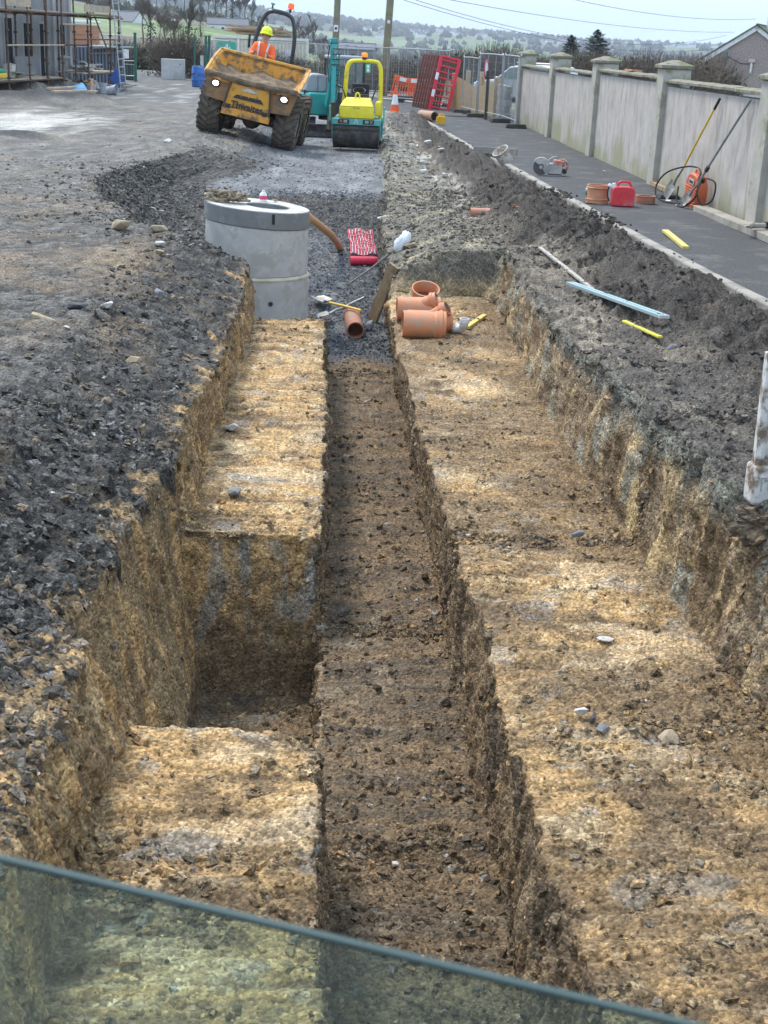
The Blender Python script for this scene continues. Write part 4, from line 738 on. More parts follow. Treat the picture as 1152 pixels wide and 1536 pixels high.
RC=mat('red_jerrycan',(.66,.05,.06),rough=.42,var=.08,vs=4,dirt=(.62,.22,.2),ds=5,dt=.60)
t=jerry('red plastic jerrycan standing on the path between two clay rings',(4.66,21.5,.012),R(-4),RC,1.02,ringm=WP)
o=G().tube(smoothp([(-.16,.02,.3),(-.22,.02,.26),(-.235,0,.16),(-.2,.02,.06)]),.012,8).build('spout_hose',BK,t); G().box((-.19,.03,.285),(.09,.05,.05),(0,.5,0)).build('white_rag',WP,t,bevel=.015)
jerry('small yellow jerrycan standing beside the far clay pipe on the kerb',(3.42,41.6,.03),0,mat('yellow_jerrycan',(.75,.42,.02),rough=.45,var=.08),.78); 
G().box((3.43,41.52,.13),(.1,.002,.1)) if False else None
t=thing('pipe_ring','short terracotta pipe ring lying flat on the path right of the red jerrycan','pipe ring',(5.14,22.0,.012)); G().lathe([(.125,0),(.15,0),(.155,.05),(.15,.10),(.158,.105),(.158,.12),(.125,.12),(.125,0)],40).build('ring_body',TC,t); G().lathe([(0,.03),(.12,.03)],30).build('ring_dirt',mat('path_dirt',(.1,.09,.08)),t)
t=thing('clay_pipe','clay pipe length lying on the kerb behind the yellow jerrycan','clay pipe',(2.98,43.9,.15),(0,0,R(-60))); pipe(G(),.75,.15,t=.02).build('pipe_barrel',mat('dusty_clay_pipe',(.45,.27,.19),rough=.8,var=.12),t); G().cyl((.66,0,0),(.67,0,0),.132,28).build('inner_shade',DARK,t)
# kerb beam by the wall
t=thing('concrete_lintel','long pale concrete beam lying on the path along the foot of the wall','concrete beam'); a=Vector((5.80,21.15,.05)); b=Vector((5.93,17.6,.05)); d=b-a; t.location=(a+b)/2; t.rotation_euler=(0,0,math.atan2(d.y,d.x)); G().box((0,0,0),(d.length,.22,.10)).build('beam_body',mat('lintel_concrete',(.34,.31,.26),rough=.95,var=.15,vs=6,dirt=(.24,.21,.17),ds=3,bump=.5),t,bevel=.008); 
for k in (-1,1): G().cyl((d.length/2-.001,k*.05,0),(d.length/2+.002,k*.05,0),.01,8).build('strand_end',BK,t)
stick('timber_board','short muddy timber board lying against the foot of the wall behind the shovel','timber board',(6.0,25.3,.04),(5.95,23.7,.04),.09,.07,TIM)
# grinder
t=thing('angle_grinder','dusty cordless angle grinder resting on the near end of the concrete beam','grinder',(5.85,18.35,.10),(0,0,R(20)))
G().cyl((-.1,0,.055),(.10,0,.055),.036,16).build('grinder_body',SAWG,t); G().sphere((-.11,0,.06),.045,14,8).build('gear_head',mat('dusty_pink_metal',(.42,.34,.31)),t); G().cyl((-.13,-.005,.03),(-.13,-.005,.036),.06,24).build('grinder_disc',mat('cutting_disc',(0,0,0)),t); G().lathe([(.03,0),(.066,.004),(.066,.02),(.03,.02)],24,xf((-.13,0,.03)),0,math.pi).build('guard',SAWG,t); G().box((.15,0,.06),(.10,.075,.09)).build('battery',BK,t,bevel=.01); G().box((.15,-.0385,.06),(.05,.002,.03)).build('red_badge',mat('red_badge',(.4,.05,.04)),t)
# orange case with hose
t=thing('orange_tool_case','ribbed orange plastic water tank with black hose leaning against the wall','water tank',(5.86,21.75,.01),(R(4),R(10),R(-75)))
OC=mat('orange_case',(.66,.16,.07),rough=.45,var=.07,dirt=(.5,.22,.13),ds=6,dt=.62)
g=G(); g.prism([(-.20,0),(.20,0),(.21,.1),(.21,.36),(.13,.50),(.06,.53),(-.06,.53),(-.14,.50),(-.21,.36),(-.21,.1)],-.09,.09); g.build('tank_body',OC,t,bevel=.02,seg=3)
for k in range(7): G().box((.0,-.098,.07+k*.042),(.34-.0*k,.016,.018)).build('tank_rib',OC,t,bevel=.004)
G().box((0,-.1,.41),(.16,.012,.09)).build('label_plate',mat('case_label',(.45,.42,.38),var=.3,vs=30),t,bevel=.004); G().box((0,-.108,.41),(.10,.006,.03)).build('label_print',BK,t)
G().tube(smoothp([(-.08,0,.5),(-.06,0,.58),(.06,0,.58),(.08,0,.5)]),.018,8).build('tank_handle',OC,t); G().cyl((.15,0,.44),(.19,0,.5),.03,12).build('tank_cap',BK,t)
t=thing('hose','black rubber hose looped around the orange water tank','hose'); hp=[(5.62,21.9,.30),(5.58,21.75,.08),(5.62,21.5,.03),(5.76,21.35,.2),(5.78,21.35,.45),(5.85,21.6,.60),(5.78,22.1,.60),(5.55,22.4,.48),(5.42,22.5,.28),(5.40,22.4,.1),(5.50,22.2,.03),(5.7,22.0,.03)]
G().tube(smoothp(hp),.014,8).build('hose_loop',BK,t); G().tube(smoothp([(5.88,21.25,.5),(5.95,21.0,.45),(5.93,21.0,.2),(5.8,21.1,.12),(5.74,21.2,.28),(5.80,21.3,.42)]),.014,8).build('hose_loop',BK,t)
G().box((0,0,0),(.001,.001,.001)) if False else None
g=G(); g.box((0,0,.03),(.36,.3,.06),tp=(.8,.8)); o=g.build('black_tray',BK,bevel=.01); o.location=(5.75,23.0,.01); tag(o,'black plastic tray behind the shovel blade at the foot of the wall','tray')
for i,(x,y,s) in enumerate(((5.62,22.45,.12),(5.60,21.75,.13))): stone(('scrap of crumpled white plastic between the shovel blade and the tank','white mortar splash on the path just before the concrete beam')[i],(x,y,.02),s,WP,seed=70+i,sc=(1,.6,.25),cat=('plastic scrap','mortar')[i],name=('plastic_scrap','mortar_splash')[i])
stone('lone white pebble on the path near the wall',(5.55,27.5,.02),.1,SW,seed=75)
# ================= dirty white post at the right edge =================
WPM=mat('dirty_white_paint',(.60,.585,.55),rough=.7,var=.14,vs=7,dirt=(.17,.12,.08),ds=6,dt=.52,bump=.3)
t=thing('marker_post','dirty white ribbed post with a muddy white box at its foot, at the right edge','post',(2.49,7.0,-.07),(0,R(-1),R(6)),scale=.9)
g=G(); g.prism([(-.14,-.04),(-.11,-.06),(-.08,-.045),(-.05,-.06),(.14,-.06),(.14,.05),(-.12,.05)],.32,1.0,axis='z'); g.build('post_shaft',WPM,t,bevel=.006)
g=G(); g.box((.03,-.01,.20),(.36,.16,.25)); bx_=g.build('post_box',WPM,t,bevel=.03,seg=3)
EM=mat('embossed_grey',(.36,.35,.34)); 
for c,d in (((-.06,-.092,.255),(.10,.004,.008)),((-.105,-.092,.215),(.008,.004,.085)),((-.06,-.092,.24),(.06,.004,.008)),((-.06,-.092,.21),(.010,.004,.06)),((-.08,-.092,.24),(.008,.004,.02))): G().box(c,d).build('embossed_letter',EM,bx_)
MUD=mat('wet_mud',(.165,.12,.078),rough=.9,var=.4,vs=14,dirt=(.09,.07,.05),ds=9,dt=.5,bump=1.,bs=30)
bm=bmesh.new(); bmesh.ops.create_icosphere(bm,subdivisions=5,radius=1)
for v in bm.verts:
    n=v.co.normalized(); a_=np.array([[n.x]]),np.array([[n.y]]),np.array([[n.z]]); f=1+.35*float(pn(a_[0]*1.7+3,a_[1]*1.7,a_[2]*1.7)[0,0])+.28*float(fbm(a_[0]*5+8,a_[1]*5,a_[2]*5,3,.6)[0,0]); v.co=Vector((n.x*.27,n.y*.15,n.z*.15-.02))*f
me=bpy.data.meshes.new('mud_clod'); bm.to_mesh(me); bm.free(); me.materials.append(MUD); o=bpy.data.objects.new('mud_clod',me); COL.objects.link(o); o.parent=t; o.location=(.06,-.10,-.02); o.scale=(1.1,1,1.05)
print('small',time.time()-T0)

# ================= site dumper =================
DO=mat('dumper_orange',(.68,.31,.045),rough=.45,var=.08,vs=3,dirt=(.15,.10,.06),ds=3.2,dt=.50,bump=.1)
DOC=mat('dumper_orange_clean',(.74,.36,.05),rough=.4,var=.06,vs=3,dirt=(.24,.15,.08),ds=4.5,dt=.57)
DM=mat('skip_mud',(.13,.09,.058),rough=.95,var=.3,vs=7,dirt=(.22,.16,.10),ds=4,dt=.5,bump=1.,bs=22)
TY=mat('muddy_tyre',(.10,.085,.068),rough=.95,var=.25,vs=8,dirt=(.15,.12,.09),ds=7,dt=.5,bump=.8,bs=30); BKP=mat('black_paint',(.02,.02,.022),rough=.35,spec=.5); CH=mat('chassis_mud',(.075,.058,.042),rough=.9,var=.25,vs=8,bump=.8,bs=20)
RIMM=mat('wheel_rim',(.3,.27,.22),rough=.7,dirt=(.14,.11,.08),ds=6,dt=.5)
def tyre(parent,loc,r=.60,w=.50,rz=0,lugs=22):
    t=G().lathe([(r*.52,-w*.5),(r*.80,-w*.52),(r*.93,-w*.47),(r*.955,-w*.25),(r*.96,0),(r*.955,w*.25),(r*.93,w*.47),(r*.80,w*.52),(r*.52,w*.5)],40,Matrix.Rotation(R(90),4,'Y'))
    for s in (-1,1):
        for k in range(lugs):
            a=2*math.pi*(k+.5*(s>0))/lugs; M=Matrix.Rotation(a,4,'X')@xf((s*w*.25,0,r*.965),(0,0,R(s*38))); t.box((0,0,0),(w*.52,.075,.07),M=M)
            M=Matrix.Rotation(a+s*0.0+.12,4,'X')@xf((s*w*.5,0,r*.88)); t.box((0,0,0),(.035,.07,.14),M=M)
    wh=thing_part('wheel',parent,loc,rz); t.build('tyre',TY,wh); G().lathe([(0,-w*.18),(r*.30,-w*.18),(r*.5,-w*.42),(r*.54,-w*.45),(r*.54,w*.45),(r*.5,w*.42),(r*.3,w*.18),(0,w*.18)],24,Matrix.Rotation(R(90),4,'Y')).build('rim',RIMM,wh); return wh
def thing_part(name,parent,loc=(0,0,0),rz=0):
    o=bpy.data.objects.new(name,None); COL.objects.link(o); o.parent=parent; o.location=loc; o.rotation_euler=(0,0,rz); return o
DL=(-1.86,33.6,-.08); DR_=(R(0),R(11),R(-5))
du=thing('site_dumper','muddy orange site dumper tilted on rough ground with its headlights on','dumper',DL,DR_)
for x in (-.90,.90): tyre(du,(x,0,.60)); tyre(du,(x,2.0,.60))
g=G(); g.cyl((-.75,0,.55),(.75,0,.55),.13,14); g.cyl((-.75,2,.55),(.75,2,.55),.12,14); g.sphere((.05,0,.52),.24,14,10); g.box((0,1.0,.62),(.5,2.2,.3)); g.build('axle_frame',CH,du)
# skip: a solid-walled tub, low front lip, high back
def skip(g,t=.03):
    # outline stations along y: (y, half width bottom, half width top, z bottom, z top)
    S_=[(-.92,.68,1.06,1.26,1.36),(-.55,.70,1.08,1.02,1.46),(-.1,.70,1.08,.88,1.60),(.45,.68,1.08,.88,1.76),(.78,.64,1.06,1.12,1.84)]
    vs=[];n=len(S_)
    for (y,b,tp,zb,zt_) in S_:
        vs+=[(-tp,y,zt_),(-b,y,zb),(b,y,zb),(tp,y,zt_)]
    for (y,b,tp,zb,zt_) in S_:
        yy=y+(.03 if y<0 else -.03); vs+=[(-tp+t*1.5,yy,zt_+.001),(-b+t,yy,zb+t),(b-t,yy,zb+t),(tp-t*1.5,yy,zt_+.001)]
    o=4*n; fs=[]
    for i in range(n-1):
        for k in range(3): a=i*4+k; fs+=[(a,a+1,a+5,a+4),(o+a,o+a+4,o+a+5,o+a+1)]
        for k in (0,3): a=i*4+k; fs.append((a,a+4,o+a+4,o+a))
    e=(n-1)*4; fs+=[(e,e+1,e+2,e+3),(o+e,o+e+3,o+e+2,o+e+1),(e,e+3,o+e+3,o+e),(0,1,2,3),(o,o+3,o+2,o+1),(0,3,o+3,o)]
    return g.add(vs,fs)
sk_=skip(G()).build('skip',DO,du,bevel=.01)
g=G(); g.box((0,.80,1.82),(2.17,.10,.13)); g.build('skip_back_rim',DOC,sk_,bevel=.015)
for s in (-1,1):
    g=G(); g.tube([(s*1.08,-.90,1.37),(s*1.10,-.1,1.61),(s*1.09,.45,1.77),(s*1.08,.82,1.85)],.035,6); g.build('skip_side_rim',DOC,sk_)
g=G(); g.tube([(-1.08,-.92,1.37),(-.6,-.95,1.35),(0,-.96,1.335),(.6,-.95,1.35),(1.08,-.92,1.37)],[.06,.075,.065,.08,.06],8); g.build('skip_front_lip',DM,sk_)
# load of mud inside
n=28; vs=[];fs=[]
for i in range(n+1):
    for j in range(n+1):
        u=i/n*2-1; v=j/n; y=-.88+1.6*v; hw=1.02; z=1.30+.10*v+ .20*max(0,v-.5)+.05*math.sin(u*9+v*5)*math.sin(v*11)+.05*math.sin(u*4+1)-.06*abs(u)*0+.12*abs(u)**3
        vs.append((u*hw,y,z))
for i in range(n):
    for j in range(n): a=i*(n+1)+j; fs.append((a,a+n+1,a+n+2,a+1))
G().add(vs,fs).build('mud_load',DM,sk_,smooth=60)
# orange plates under the lip
for s in (-1,1): G().prism([(s*1.06,1.32),(s*.46,1.30),(s*.50,.80),(s*.98,.84)],-.86,-.60).build('side_plate',mat('muddy_orange_plate',(.30,.15,.055),rough=.6,var=.2,vs=3,dirt=(.15,.1,.06),ds=3,dt=.5),sk_)
pl=G().add([(-.44,-.90,1.30),(.44,-.90,1.30),(.52,-.86,.72),(-.52,-.86,.72),(-.44,-.80,1.30),(.44,-.80,1.30),(.52,-.76,.72),(-.52,-.76,.72)],[(0,3,2,1),(4,5,6,7),(0,1,5,4),(1,2,6,5),(2,3,7,6),(3,0,4,7)]).build('front_plate',DOC,du,bevel=.01)
g=G(); g.box((0,-.88,.63),(1.12,.12,.17)); g.build('lower_beam',DO,du,bevel=.01)
for s in (-1,1):
    g=G(); g.box((s*.50,-.92,1.0),(.035,.05,.62),(0,s*R(-8),0)); g.build('lift_bar',CH,du)
    g=G(); g.box((s*.43,-.945,.745),(.12,.05,.09)); g.cyl((s*.43,-.98,.745),(s*.43,-.93,.745),.03,10); g.build('tow_lug',BKP,du,bevel=.006)
g=G(); g.prism([(-.28,1.03),(.28,1.03),(.36,.945),(-.36,.945)],-.912,-.85); g.build('vent_slot',BKP,du)
for k in (-1,0,1): G().box((k*.17,-.915,1.03),(.018,.012,.05)).build('vent_bar',DOC,du)
g=G(); g.box((0,-.905,1.17),(.36,.014,.085),(0,0,0)); npl=g.build('number_plate',mat('worn_plate',(.55,.48,.38),rough=.6,var=.2,dirt=(.3,.2,.12),ds=14),du,bevel=.004)
def text(s,size,m,parent,loc,rot,name='lettering',ext=.003,bold=.0,sx=1.):
    c=bpy.data.curves.new(name,'FONT'); c.body=s; c.size=size; c.extrude=ext; c.offset=bold; c.align_x='CENTER'; c.align_y='CENTER'; c.resolution_u=3
    o=bpy.data.objects.new(name,c); COL.objects.link(o); dg=bpy.context.evaluated_depsgraph_get(); me=bpy.data.meshes.new_from_object(o.evaluated_get(dg)); bpy.data.objects.remove(o)
    me.materials.clear(); me.materials.append(m); q=bpy.data.objects.new(name,me); COL.objects.link(q); q.location=loc; q.rotation_euler=rot; q.scale=(sx,1,1)
    if parent: q.parent=parent
    return q
text('Thwaites',.205,BKP,pl,(0.0,-.895,.80),(R(90),0,0),bold=.006,sx=1.0)
text('DAWSON',.07,mat('worn_print',(.25,.2,.15)),npl,(0,-.915,1.13),(R(90),0,0),bold=.002) if False else None
LMP=mat('lit_headlight',(1,1,1),emit=(1,.98,.95,4.))
for x in (-.80,.80):
    hl_=G(); hl_.box((x,-.86,1.16),(.19,.10,.13)); h_=hl_.build('headlight',BKP,du,bevel=.02); G().sphere((x,-.915,1.165),.07,16,10,sc=(1,.4,.75)).build('lens',LMP,h_)
# operator station and roll bar behind the skip
g=G(); g.box((0,1.25,.95),(1.5,.9,.5)); g.box((0,2.1,1.05),(1.3,1.2,.75)); g.build('engine_deck',DO,du,bevel=.04)
g=G(); g.box((0,1.45,1.32),(.5,.45,.12)); g.box((0,1.68,1.58),(.48,.1,.5)); g.build('seat',BK,du,bevel=.03)
g=G(); g.tube([(0,.85,1.2),(0,1.0,1.60)],.03,8); g.lathe([(.17,-.015),(.185,0),(.17,.015),(.155,0),(.17,-.015)],24,xf((0,1.02,1.72),(R(35),0,0))); 
for k in range(3): g.tube([(0,1.02,1.72),(.17*math.cos(R(90+120*k)),1.02+.14*math.sin(R(90+120*k)),1.72+.1*math.sin(R(90+120*k)))],.012,6)
g.build('steering_wheel',BKP,du)
rp=[(-.50,1.95,1.2),(-.48,1.92,2.2),(-.38,1.9,2.74),(-.2,1.9,2.94),(.2,1.9,2.94),(.38,1.9,2.74),(.48,1.92,2.2),(.50,1.95,1.2)]
rb=G().tube(smoothp(rp),.052,10).build('roll_bar',mat('roll_bar_black',(.035,.037,.045),rough=.25,spec=.6),du)
g=G(); g.box((0,1.84,2.93),(.30,.1,.05)); g.cyl((0.22,1.9,3.0),(.22,1.9,3.10),.03,10); g.cyl((-.22,1.9,3.),(-.22,1.9,3.1),.02,10); g.build('beacon_bracket',BKP,rb)
G().lathe([(.0,.0),(.075,0),(.078,.08),(.06,.13),(0,.14)],18,xf((.22,1.9,3.09))).build('beacon',mat('orange_beacon',(.85,.13,.04),rough=.25,emit=(.9,.1,.02,.25)),rb)
G().lathe([(.0,.0),(.05,0),(.055,.03),(0,.05)],14,xf((-.22,1.9,3.09))).build('green_beacon',mat('green_beacon',(.05,.3,.2),rough=.3),rb)
G().box((-.62,1.9,2.15),(.06,.05,.34),(0,R(-6),0)).build('mirror',BKP,rb,bevel=.02)
# ---------------- driver ----------------
dm=Matrix.Translation(DL)@Euler(DR_).to_matrix().to_4x4()
pe=thing('person','driver in orange high-visibility jacket and yellow helmet seated at the dumper wheel','person'); pe.matrix_world=dm@xf((-.16,-.10,.10))
SKIN=mat('skin',(.50,.29,.22),rough=.6,var=.05); TRS=mat('dark_trousers',(.03,.035,.05),rough=.9); HV=mat('orange_hi_vis',(.95,.16,.035),rough=.7,var=.06,vs=4); RS=mat('reflective_strip',(.62,.62,.60),rough=.4)
def skin(name,J,E,m,parent,sub=1,roots=(0,)):
    me=bpy.data.meshes.new(name); me.from_pydata([j[0] for j in J],E,[]); o=bpy.data.objects.new(name,me); COL.objects.link(o); o.parent=parent
    s=o.modifiers.new('skin','SKIN'); s.use_smooth_shade=True
    for i,j in enumerate(J):
        v=me.skin_vertices[0].data[i]; v.radius=(j[1],j[2] if len(j)>2 else j[1]); v.use_root=i in roots
    u=o.modifiers.new('sub','SUBSURF'); u.levels=sub; u.render_levels=sub; me.materials.append(m); return o
hz_=1.54
J=[((0,1.45,hz_+.02),.15),((0,1.46,hz_+.25),.155),((0,1.45,hz_+.43),.16),((0,1.44,hz_+.53),.06),((0,1.42,hz_+.60),.07),((0,1.41,hz_+.70),.095),((0,1.41,hz_+.80),.075)]
E_=[(0,1),(1,2),(2,3),(3,4),(4,5),(5,6)]
for s in (-1,1):
    b0=len(J); J+=[((s*.19,1.44,hz_+.46),.075),((s*.25,1.34,hz_+.24),.055),((s*.20,1.13,hz_+.28),.04),((s*.16,1.04,hz_+.33),.03),((s*.14,1.00,hz_+.36),.022)]; E_+=[(2,b0),(b0,b0+1),(b0+1,b0+2),(b0+2,b0+3),(b0+3,b0+4)]
    for f in range(4): b1=len(J); J+=[((s*(.165-.016*f),.985,hz_+.385-.004*f),.0095),((s*(.16-.016*f),.985,hz_+.345-.004*f),.008)]; E_+=[(b0+4,b1),(b1,b1+1)]
    b1=len(J); J+=[((s*.12,1.02,hz_+.38),.01)]; E_+=[(b0+4,b1)]
    b2=len(J); J+=[((s*.11,1.35,hz_+.0),.10),((s*.15,1.02,hz_+.02),.075),((s*.15,.95,hz_-.35),.055),((s*.15,.84,hz_-.40),.045)]; E_+=[(0,b2),(b2,b2+1),(b2+1,b2+2),(b2+2,b2+3)]
body=skin('body',J,E_,SKIN,pe,1)
JJ=[((0,1.45,hz_-.02),.175),((0,1.46,hz_+.25),.18),((0,1.45,hz_+.44),.185),((0,1.44,hz_+.57),.085)]; EE=[(0,1),(1,2),(2,3)]
for s in (-1,1): b0=len(JJ); JJ+=[((s*.20,1.44,hz_+.46),.10),((s*.26,1.34,hz_+.24),.078),((s*.20,1.12,hz_+.28),.058)]; EE+=[(2,b0),(b0,b0+1),(b0+1,b0+2)]
jk=skin('jacket',JJ,EE,HV,pe,2)
tj=[((0,1.42,hz_),.16)]; te=[]
for s in (-1,1): b0=len(tj); tj+=[((s*.11,1.35,hz_+.0),.115),((s*.15,1.02,hz_+.02),.09),((s*.15,.95,hz_-.35),.07)]; te+=[(0,b0),(b0,b0+1),(b0+1,b0+2)]
skin('trousers',tj,te,TRS,pe,1)
for s in (-1,1): G().tube(smoothp([(s*.10,1.275,hz_+.08),(s*.10,1.262,hz_+.3),(s*.11,1.285,hz_+.46),(s*.12,1.38,hz_+.56)]),.022,6).build('reflective_strip',RS,jk)
G().lathe([(.188,-.022),(.192,0),(.188,.022)],26,xf((0,1.455,hz_+.12))).build('reflective_strip',RS,jk)
hm_=G().lathe([(.165,0),(.138,.01),(.135,.05),(.12,.11),(.075,.155),(0,.172)],28,xf((0,1.40,hz_+.775),(R(5),0,0),)).build('helmet',mat('yellow_helmet',(.85,.88,.03),rough=.3),pe); G().box((0,1.25,hz_+.78),(.18,.09,.012)).build('helmet_peak',mat('yellow_helmet',(0,0,0)),hm_,bevel=.004)
G().sphere((0,1.315,hz_+.685),.024,8,6,sc=(.8,1,1.2)).build('nose',SKIN,pe)
for s in (-1,1): G().sphere((s*.034,1.326,hz_+.715),.012,8,6).build('eye',mat('eye_dark',(.05,.04,.035)),pe); G().sphere((s*.098,1.41,hz_+.70),.028,8,6,sc=(.4,.8,1.2)).build('ear',SKIN,pe)
G().box((0,1.322,hz_+.645),(.05,.01,.01)).build('mouth',mat('lips',(.35,.13,.11)),pe); G().lathe([(.104,0),(.108,.05),(.10,.07)],20,xf((0,1.43,hz_+.695)),R(-20),R(200)).build('hair',mat('dark_hair',(.03,.025,.02),rough=.9),pe)
# ================= tandem roller =================
TE=mat('teal_paint',(.10,.40,.37),rough=.5,var=.1,dirt=(.16,.19,.16),ds=6,dt=.58); YE=mat('roller_yellow',(.80,.68,.035),rough=.45,var=.06,dirt=(.55,.45,.1),ds=4,dt=.6); DRM=mat('steel_drum',(.055,.052,.052),rough=.6,metal=.3,var=.2,vs=3,dirt=(.11,.1,.09),ds=4,dt=.54)
ro=thing('tandem_roller','yellow and teal tandem roller with black drums and yellow roll bar, beside the ledge','roller',(.79,34.75,-.31),(0,0,R(-4))); ro.scale=(1,1,.86)
for y in (0,1.65):
    d=G().lathe([(0,-.55),(.28,-.55),(.30,-.56),(.36,-.56),(.36,.56),(.30,.56),(.28,.55),(0,.55)],48,xf((0,y,.36/.86),(0,R(90),0))).build('drum',DRM,ro); d.scale=(1,1,1/.86); 
    for s in (-1,1): G().box((s*.585,y,.52),(.035,.2,.42)).build('drum_arm',TE,ro,bevel=.01)
    G().box((0,y-.37,.62),(1.1,.03,.04)).build('scraper',CH,ro)
fr=G().box((0,-.30,.81),(1.20,.10,.17)); fr.box((-.53,.2,.79),(.10,1.0,.16)); fr.box((.53,.2,.79),(.10,1.0,.16)); fr.box((0,1.7,.79),(1.2,.9,.16)); fr=fr.build('frame',TE,ro,bevel=.015)
for s in (-1,1):
    hb=G().box((s*.30,-.356,.82),(.27,.02,.12)).build('light_panel',BKP,fr,bevel=.01); G().box((s*.26,-.369,.82),(.09,.01,.07)).build('light_lens',mat('dull_lens',(.35,.33,.3),rough=.3),fr,bevel=.01); G().box((s*.37,-.369,.82),(.06,.01,.07)).build('indicator_lens',mat('amber_lens',(.45,.14,.05),rough=.3),fr,bevel=.01)
g=G(); g.prism([(-.055,.75),(-.03,.75),(0,.86),(.03,.75),(.055,.75),(.02,.89),(-.02,.89)],-.362,-.352); g.build('maker_emblem',mat('pale_emblem',(.55,.6,.55)),fr)
g=G(); S_=[(-.30,.47,.90,.90),(-.32,.46,.90,1.20),(-.05,.38,.90,1.39),(.50,.34,.90,1.42),(.55,.34,.90,1.42)]
g.prism([(-.34,.90),(-.36,1.18),(-.34,1.25),(-.06,1.42),(.55,1.44),(.55,.90)],-.43,.43,axis='x'); hood=g.build('bonnet',YE,ro,bevel=.03)
for v in hood.data.vertices:
    if v.co.z>1.22: v.co.x*=1-.28*min(1,(v.co.z-1.22)/.18)
G().box((0,-.362,1.20),(.16,.02,.035)).build('bonnet_catch',mat('catch_grey',(.5,.45,.1)),hood,bevel=.005); G().box((0,-.345,1.235),(.80,.012,.008)).build('bonnet_seam',BKP,hood)
G().tube(smoothp([(-.05,.02,1.41),(-.045,.02,1.54),(0,.02,1.59),(.045,.02,1.54),(.05,.02,1.41)]),.018,8).build('lifting_eye',YE,hood)
G().tube(smoothp([(-.42,.95,.85),(-.36,.9,1.5),(-.33,.87,2.1),(-.29,.86,2.32),(-.16,.86,2.43),(.36,.86,2.43),(.48,.86,2.33),(.52,.87,2.1),(.53,.9,1.5),(.54,.95,.85)]),.055,10).build('roll_bar',YE,ro)
b=G(); b.cyl((.10,.86,2.47),(.10,.86,2.54),.06,14); b=b.build('beacon_base',BKP,ro); G().lathe([(0,0),(.075,0),(.078,.08),(.05,.125),(0,.13)],18,xf((.10,.86,2.54))).build('beacon',mat('amber_beacon',(.85,.30,.04),rough=.25,emit=(.9,.25,.02,.2)),b)
sg=G().box((.20,.80,2.24),(.11,.012,.24)).build('speed_tag',mat('green_tag',(.12,.52,.33),rough=.4),ro,bevel=.01); 
for k in range(2): G().box((.20,.79,2.19+.10*k),(.05,.006,.07)).build('tag_print',mat('white_cap',(.8,.8,.8)),sg)
g=G(); g.box((.0,1.25,1.28),(.45,.45,.12)); g.box((.0,1.47,1.55),(.44,.1,.5)); g.build('seat',BK,ro,bevel=.04)
g=G(); g.box((.0,.72,1.35),(.5,.16,.35)); g.lathe([(.15,-.012),(.165,0),(.15,.012),(.14,0),(.15,-.012)],20,xf((0,.82,1.62),(R(30),0,0))); g.build('control_console',BKP,ro,bevel=.02)
for s in (-1,1): G().tube(smoothp([(s*.30,.75,1.3),(s*.42,.72,1.68),(s*.50,.9,1.72),(s*.54,1.3,1.70),(s*.54,1.5,1.2)]),.016,8).build('hand_rail',BKP,ro)
G().box((.50,.6,1.15),(.13,.5,.40)).build('side_box',YE,ro,bevel=.03)
for s in (-1,1): G().tube([(s*.66,-.28,.80),(s*.66,-.28,1.22),(s*.66,.1,1.22),(s*.66,.1,.80)],.014,6).build('edge_rail',TE,ro)
# ================= mini excavator =================
TX=mat('excavator_teal',(.025,.30,.285),rough=.4,var=.06,dirt=(.12,.2,.18),ds=4,dt=.6); GX=mat('excavator_grey',(.33,.34,.37),rough=.45,var=.06,dirt=(.25,.24,.23),ds=3,dt=.6); GLX=mat('cab_glass',(.20,.25,.25),rough=.08,spec=.8)
ex=thing('mini_excavator','teal and grey excavator with dark cab and folded teal boom behind the roller','excavator',(.20,39.6,-.29),(0,0,R(0)),scale=.83)
for x in (-.75,.75):
    tr=G(); pts=[(-.95,.12),(-1.15,.3),(-1.0,.5),(1.0,.5),(1.15,.3),(.95,.12)]; tr.prism([(a+.3,b) for a,b in pts],x-.2,x+.2,axis='x'); tk=tr.build('track',BK,ex,bevel=.03)
    for k in range(16): G().box((x,-.62+k*.13,.515),(.42,.05,.03)).build('track_pad',BK,tk)
bl_=G()
pf=[(0,.0),(.05,.02),(.09,.16),(.06,.32),(0,.42),(-.03,.41),(.02,.30),(.03,.16),(-.03,.03)]; bl_.prism([(a-1.05,b) for a,b in pf],-1.05,1.05,axis='x'); bl_.build('dozer_blade',mat('blade_dark',(.035,.034,.036),rough=.4,metal=.3,var=.2,dirt=(.1,.09,.08),ds=5),ex)
G().box((0,-.6,.3),(.5,.9,.12)).build('blade_arm',CH,ex)
G().cyl((0,.3,.5),(0,.3,.68),.45,24).build('slew_ring',CH,ex)
up=thing_part('upper_body',ex,(0,.3,.66),R(12))
g=G(); g.prism([(-1.0,0),(-.2,0),(-.2,.72),(-.92,.72),(-1.05,.5),(-1.08,.15)],-.75,1.0); g.build('side_cover',TX,up,bevel=.06,seg=3)
g=G(); g.prism([(-.98,.72),(-.25,.72),(-.25,1.22),(-.35,1.30),(-.80,1.30),(-.93,1.18)],-.35,1.0); g.build('engine_hood',GX,up,bevel=.08,seg=3); G().box((-.58,-.358,1.0),(.008,.02,.56)).build('hood_seam',BKP,up)
for k in range(5): G().box((-1.02,-.5+k*.05,.72),(.02,.02,.16),(R(25),0,0)).build('vent_louvre',BKP,up)
g=G(); g.prism([(-.12,-.0),(.95,0),(1.0,.5),(.95,.70),(-.12,.70)],-.70,1.0); g.build('cab_base',mat('cab_dark',(.06,.065,.07),rough=.5),up,bevel=.03)
cabp=[(-.15,.70),(.93,.70),(.90,1.80),(-.12,1.80)]
fr_=G(); 
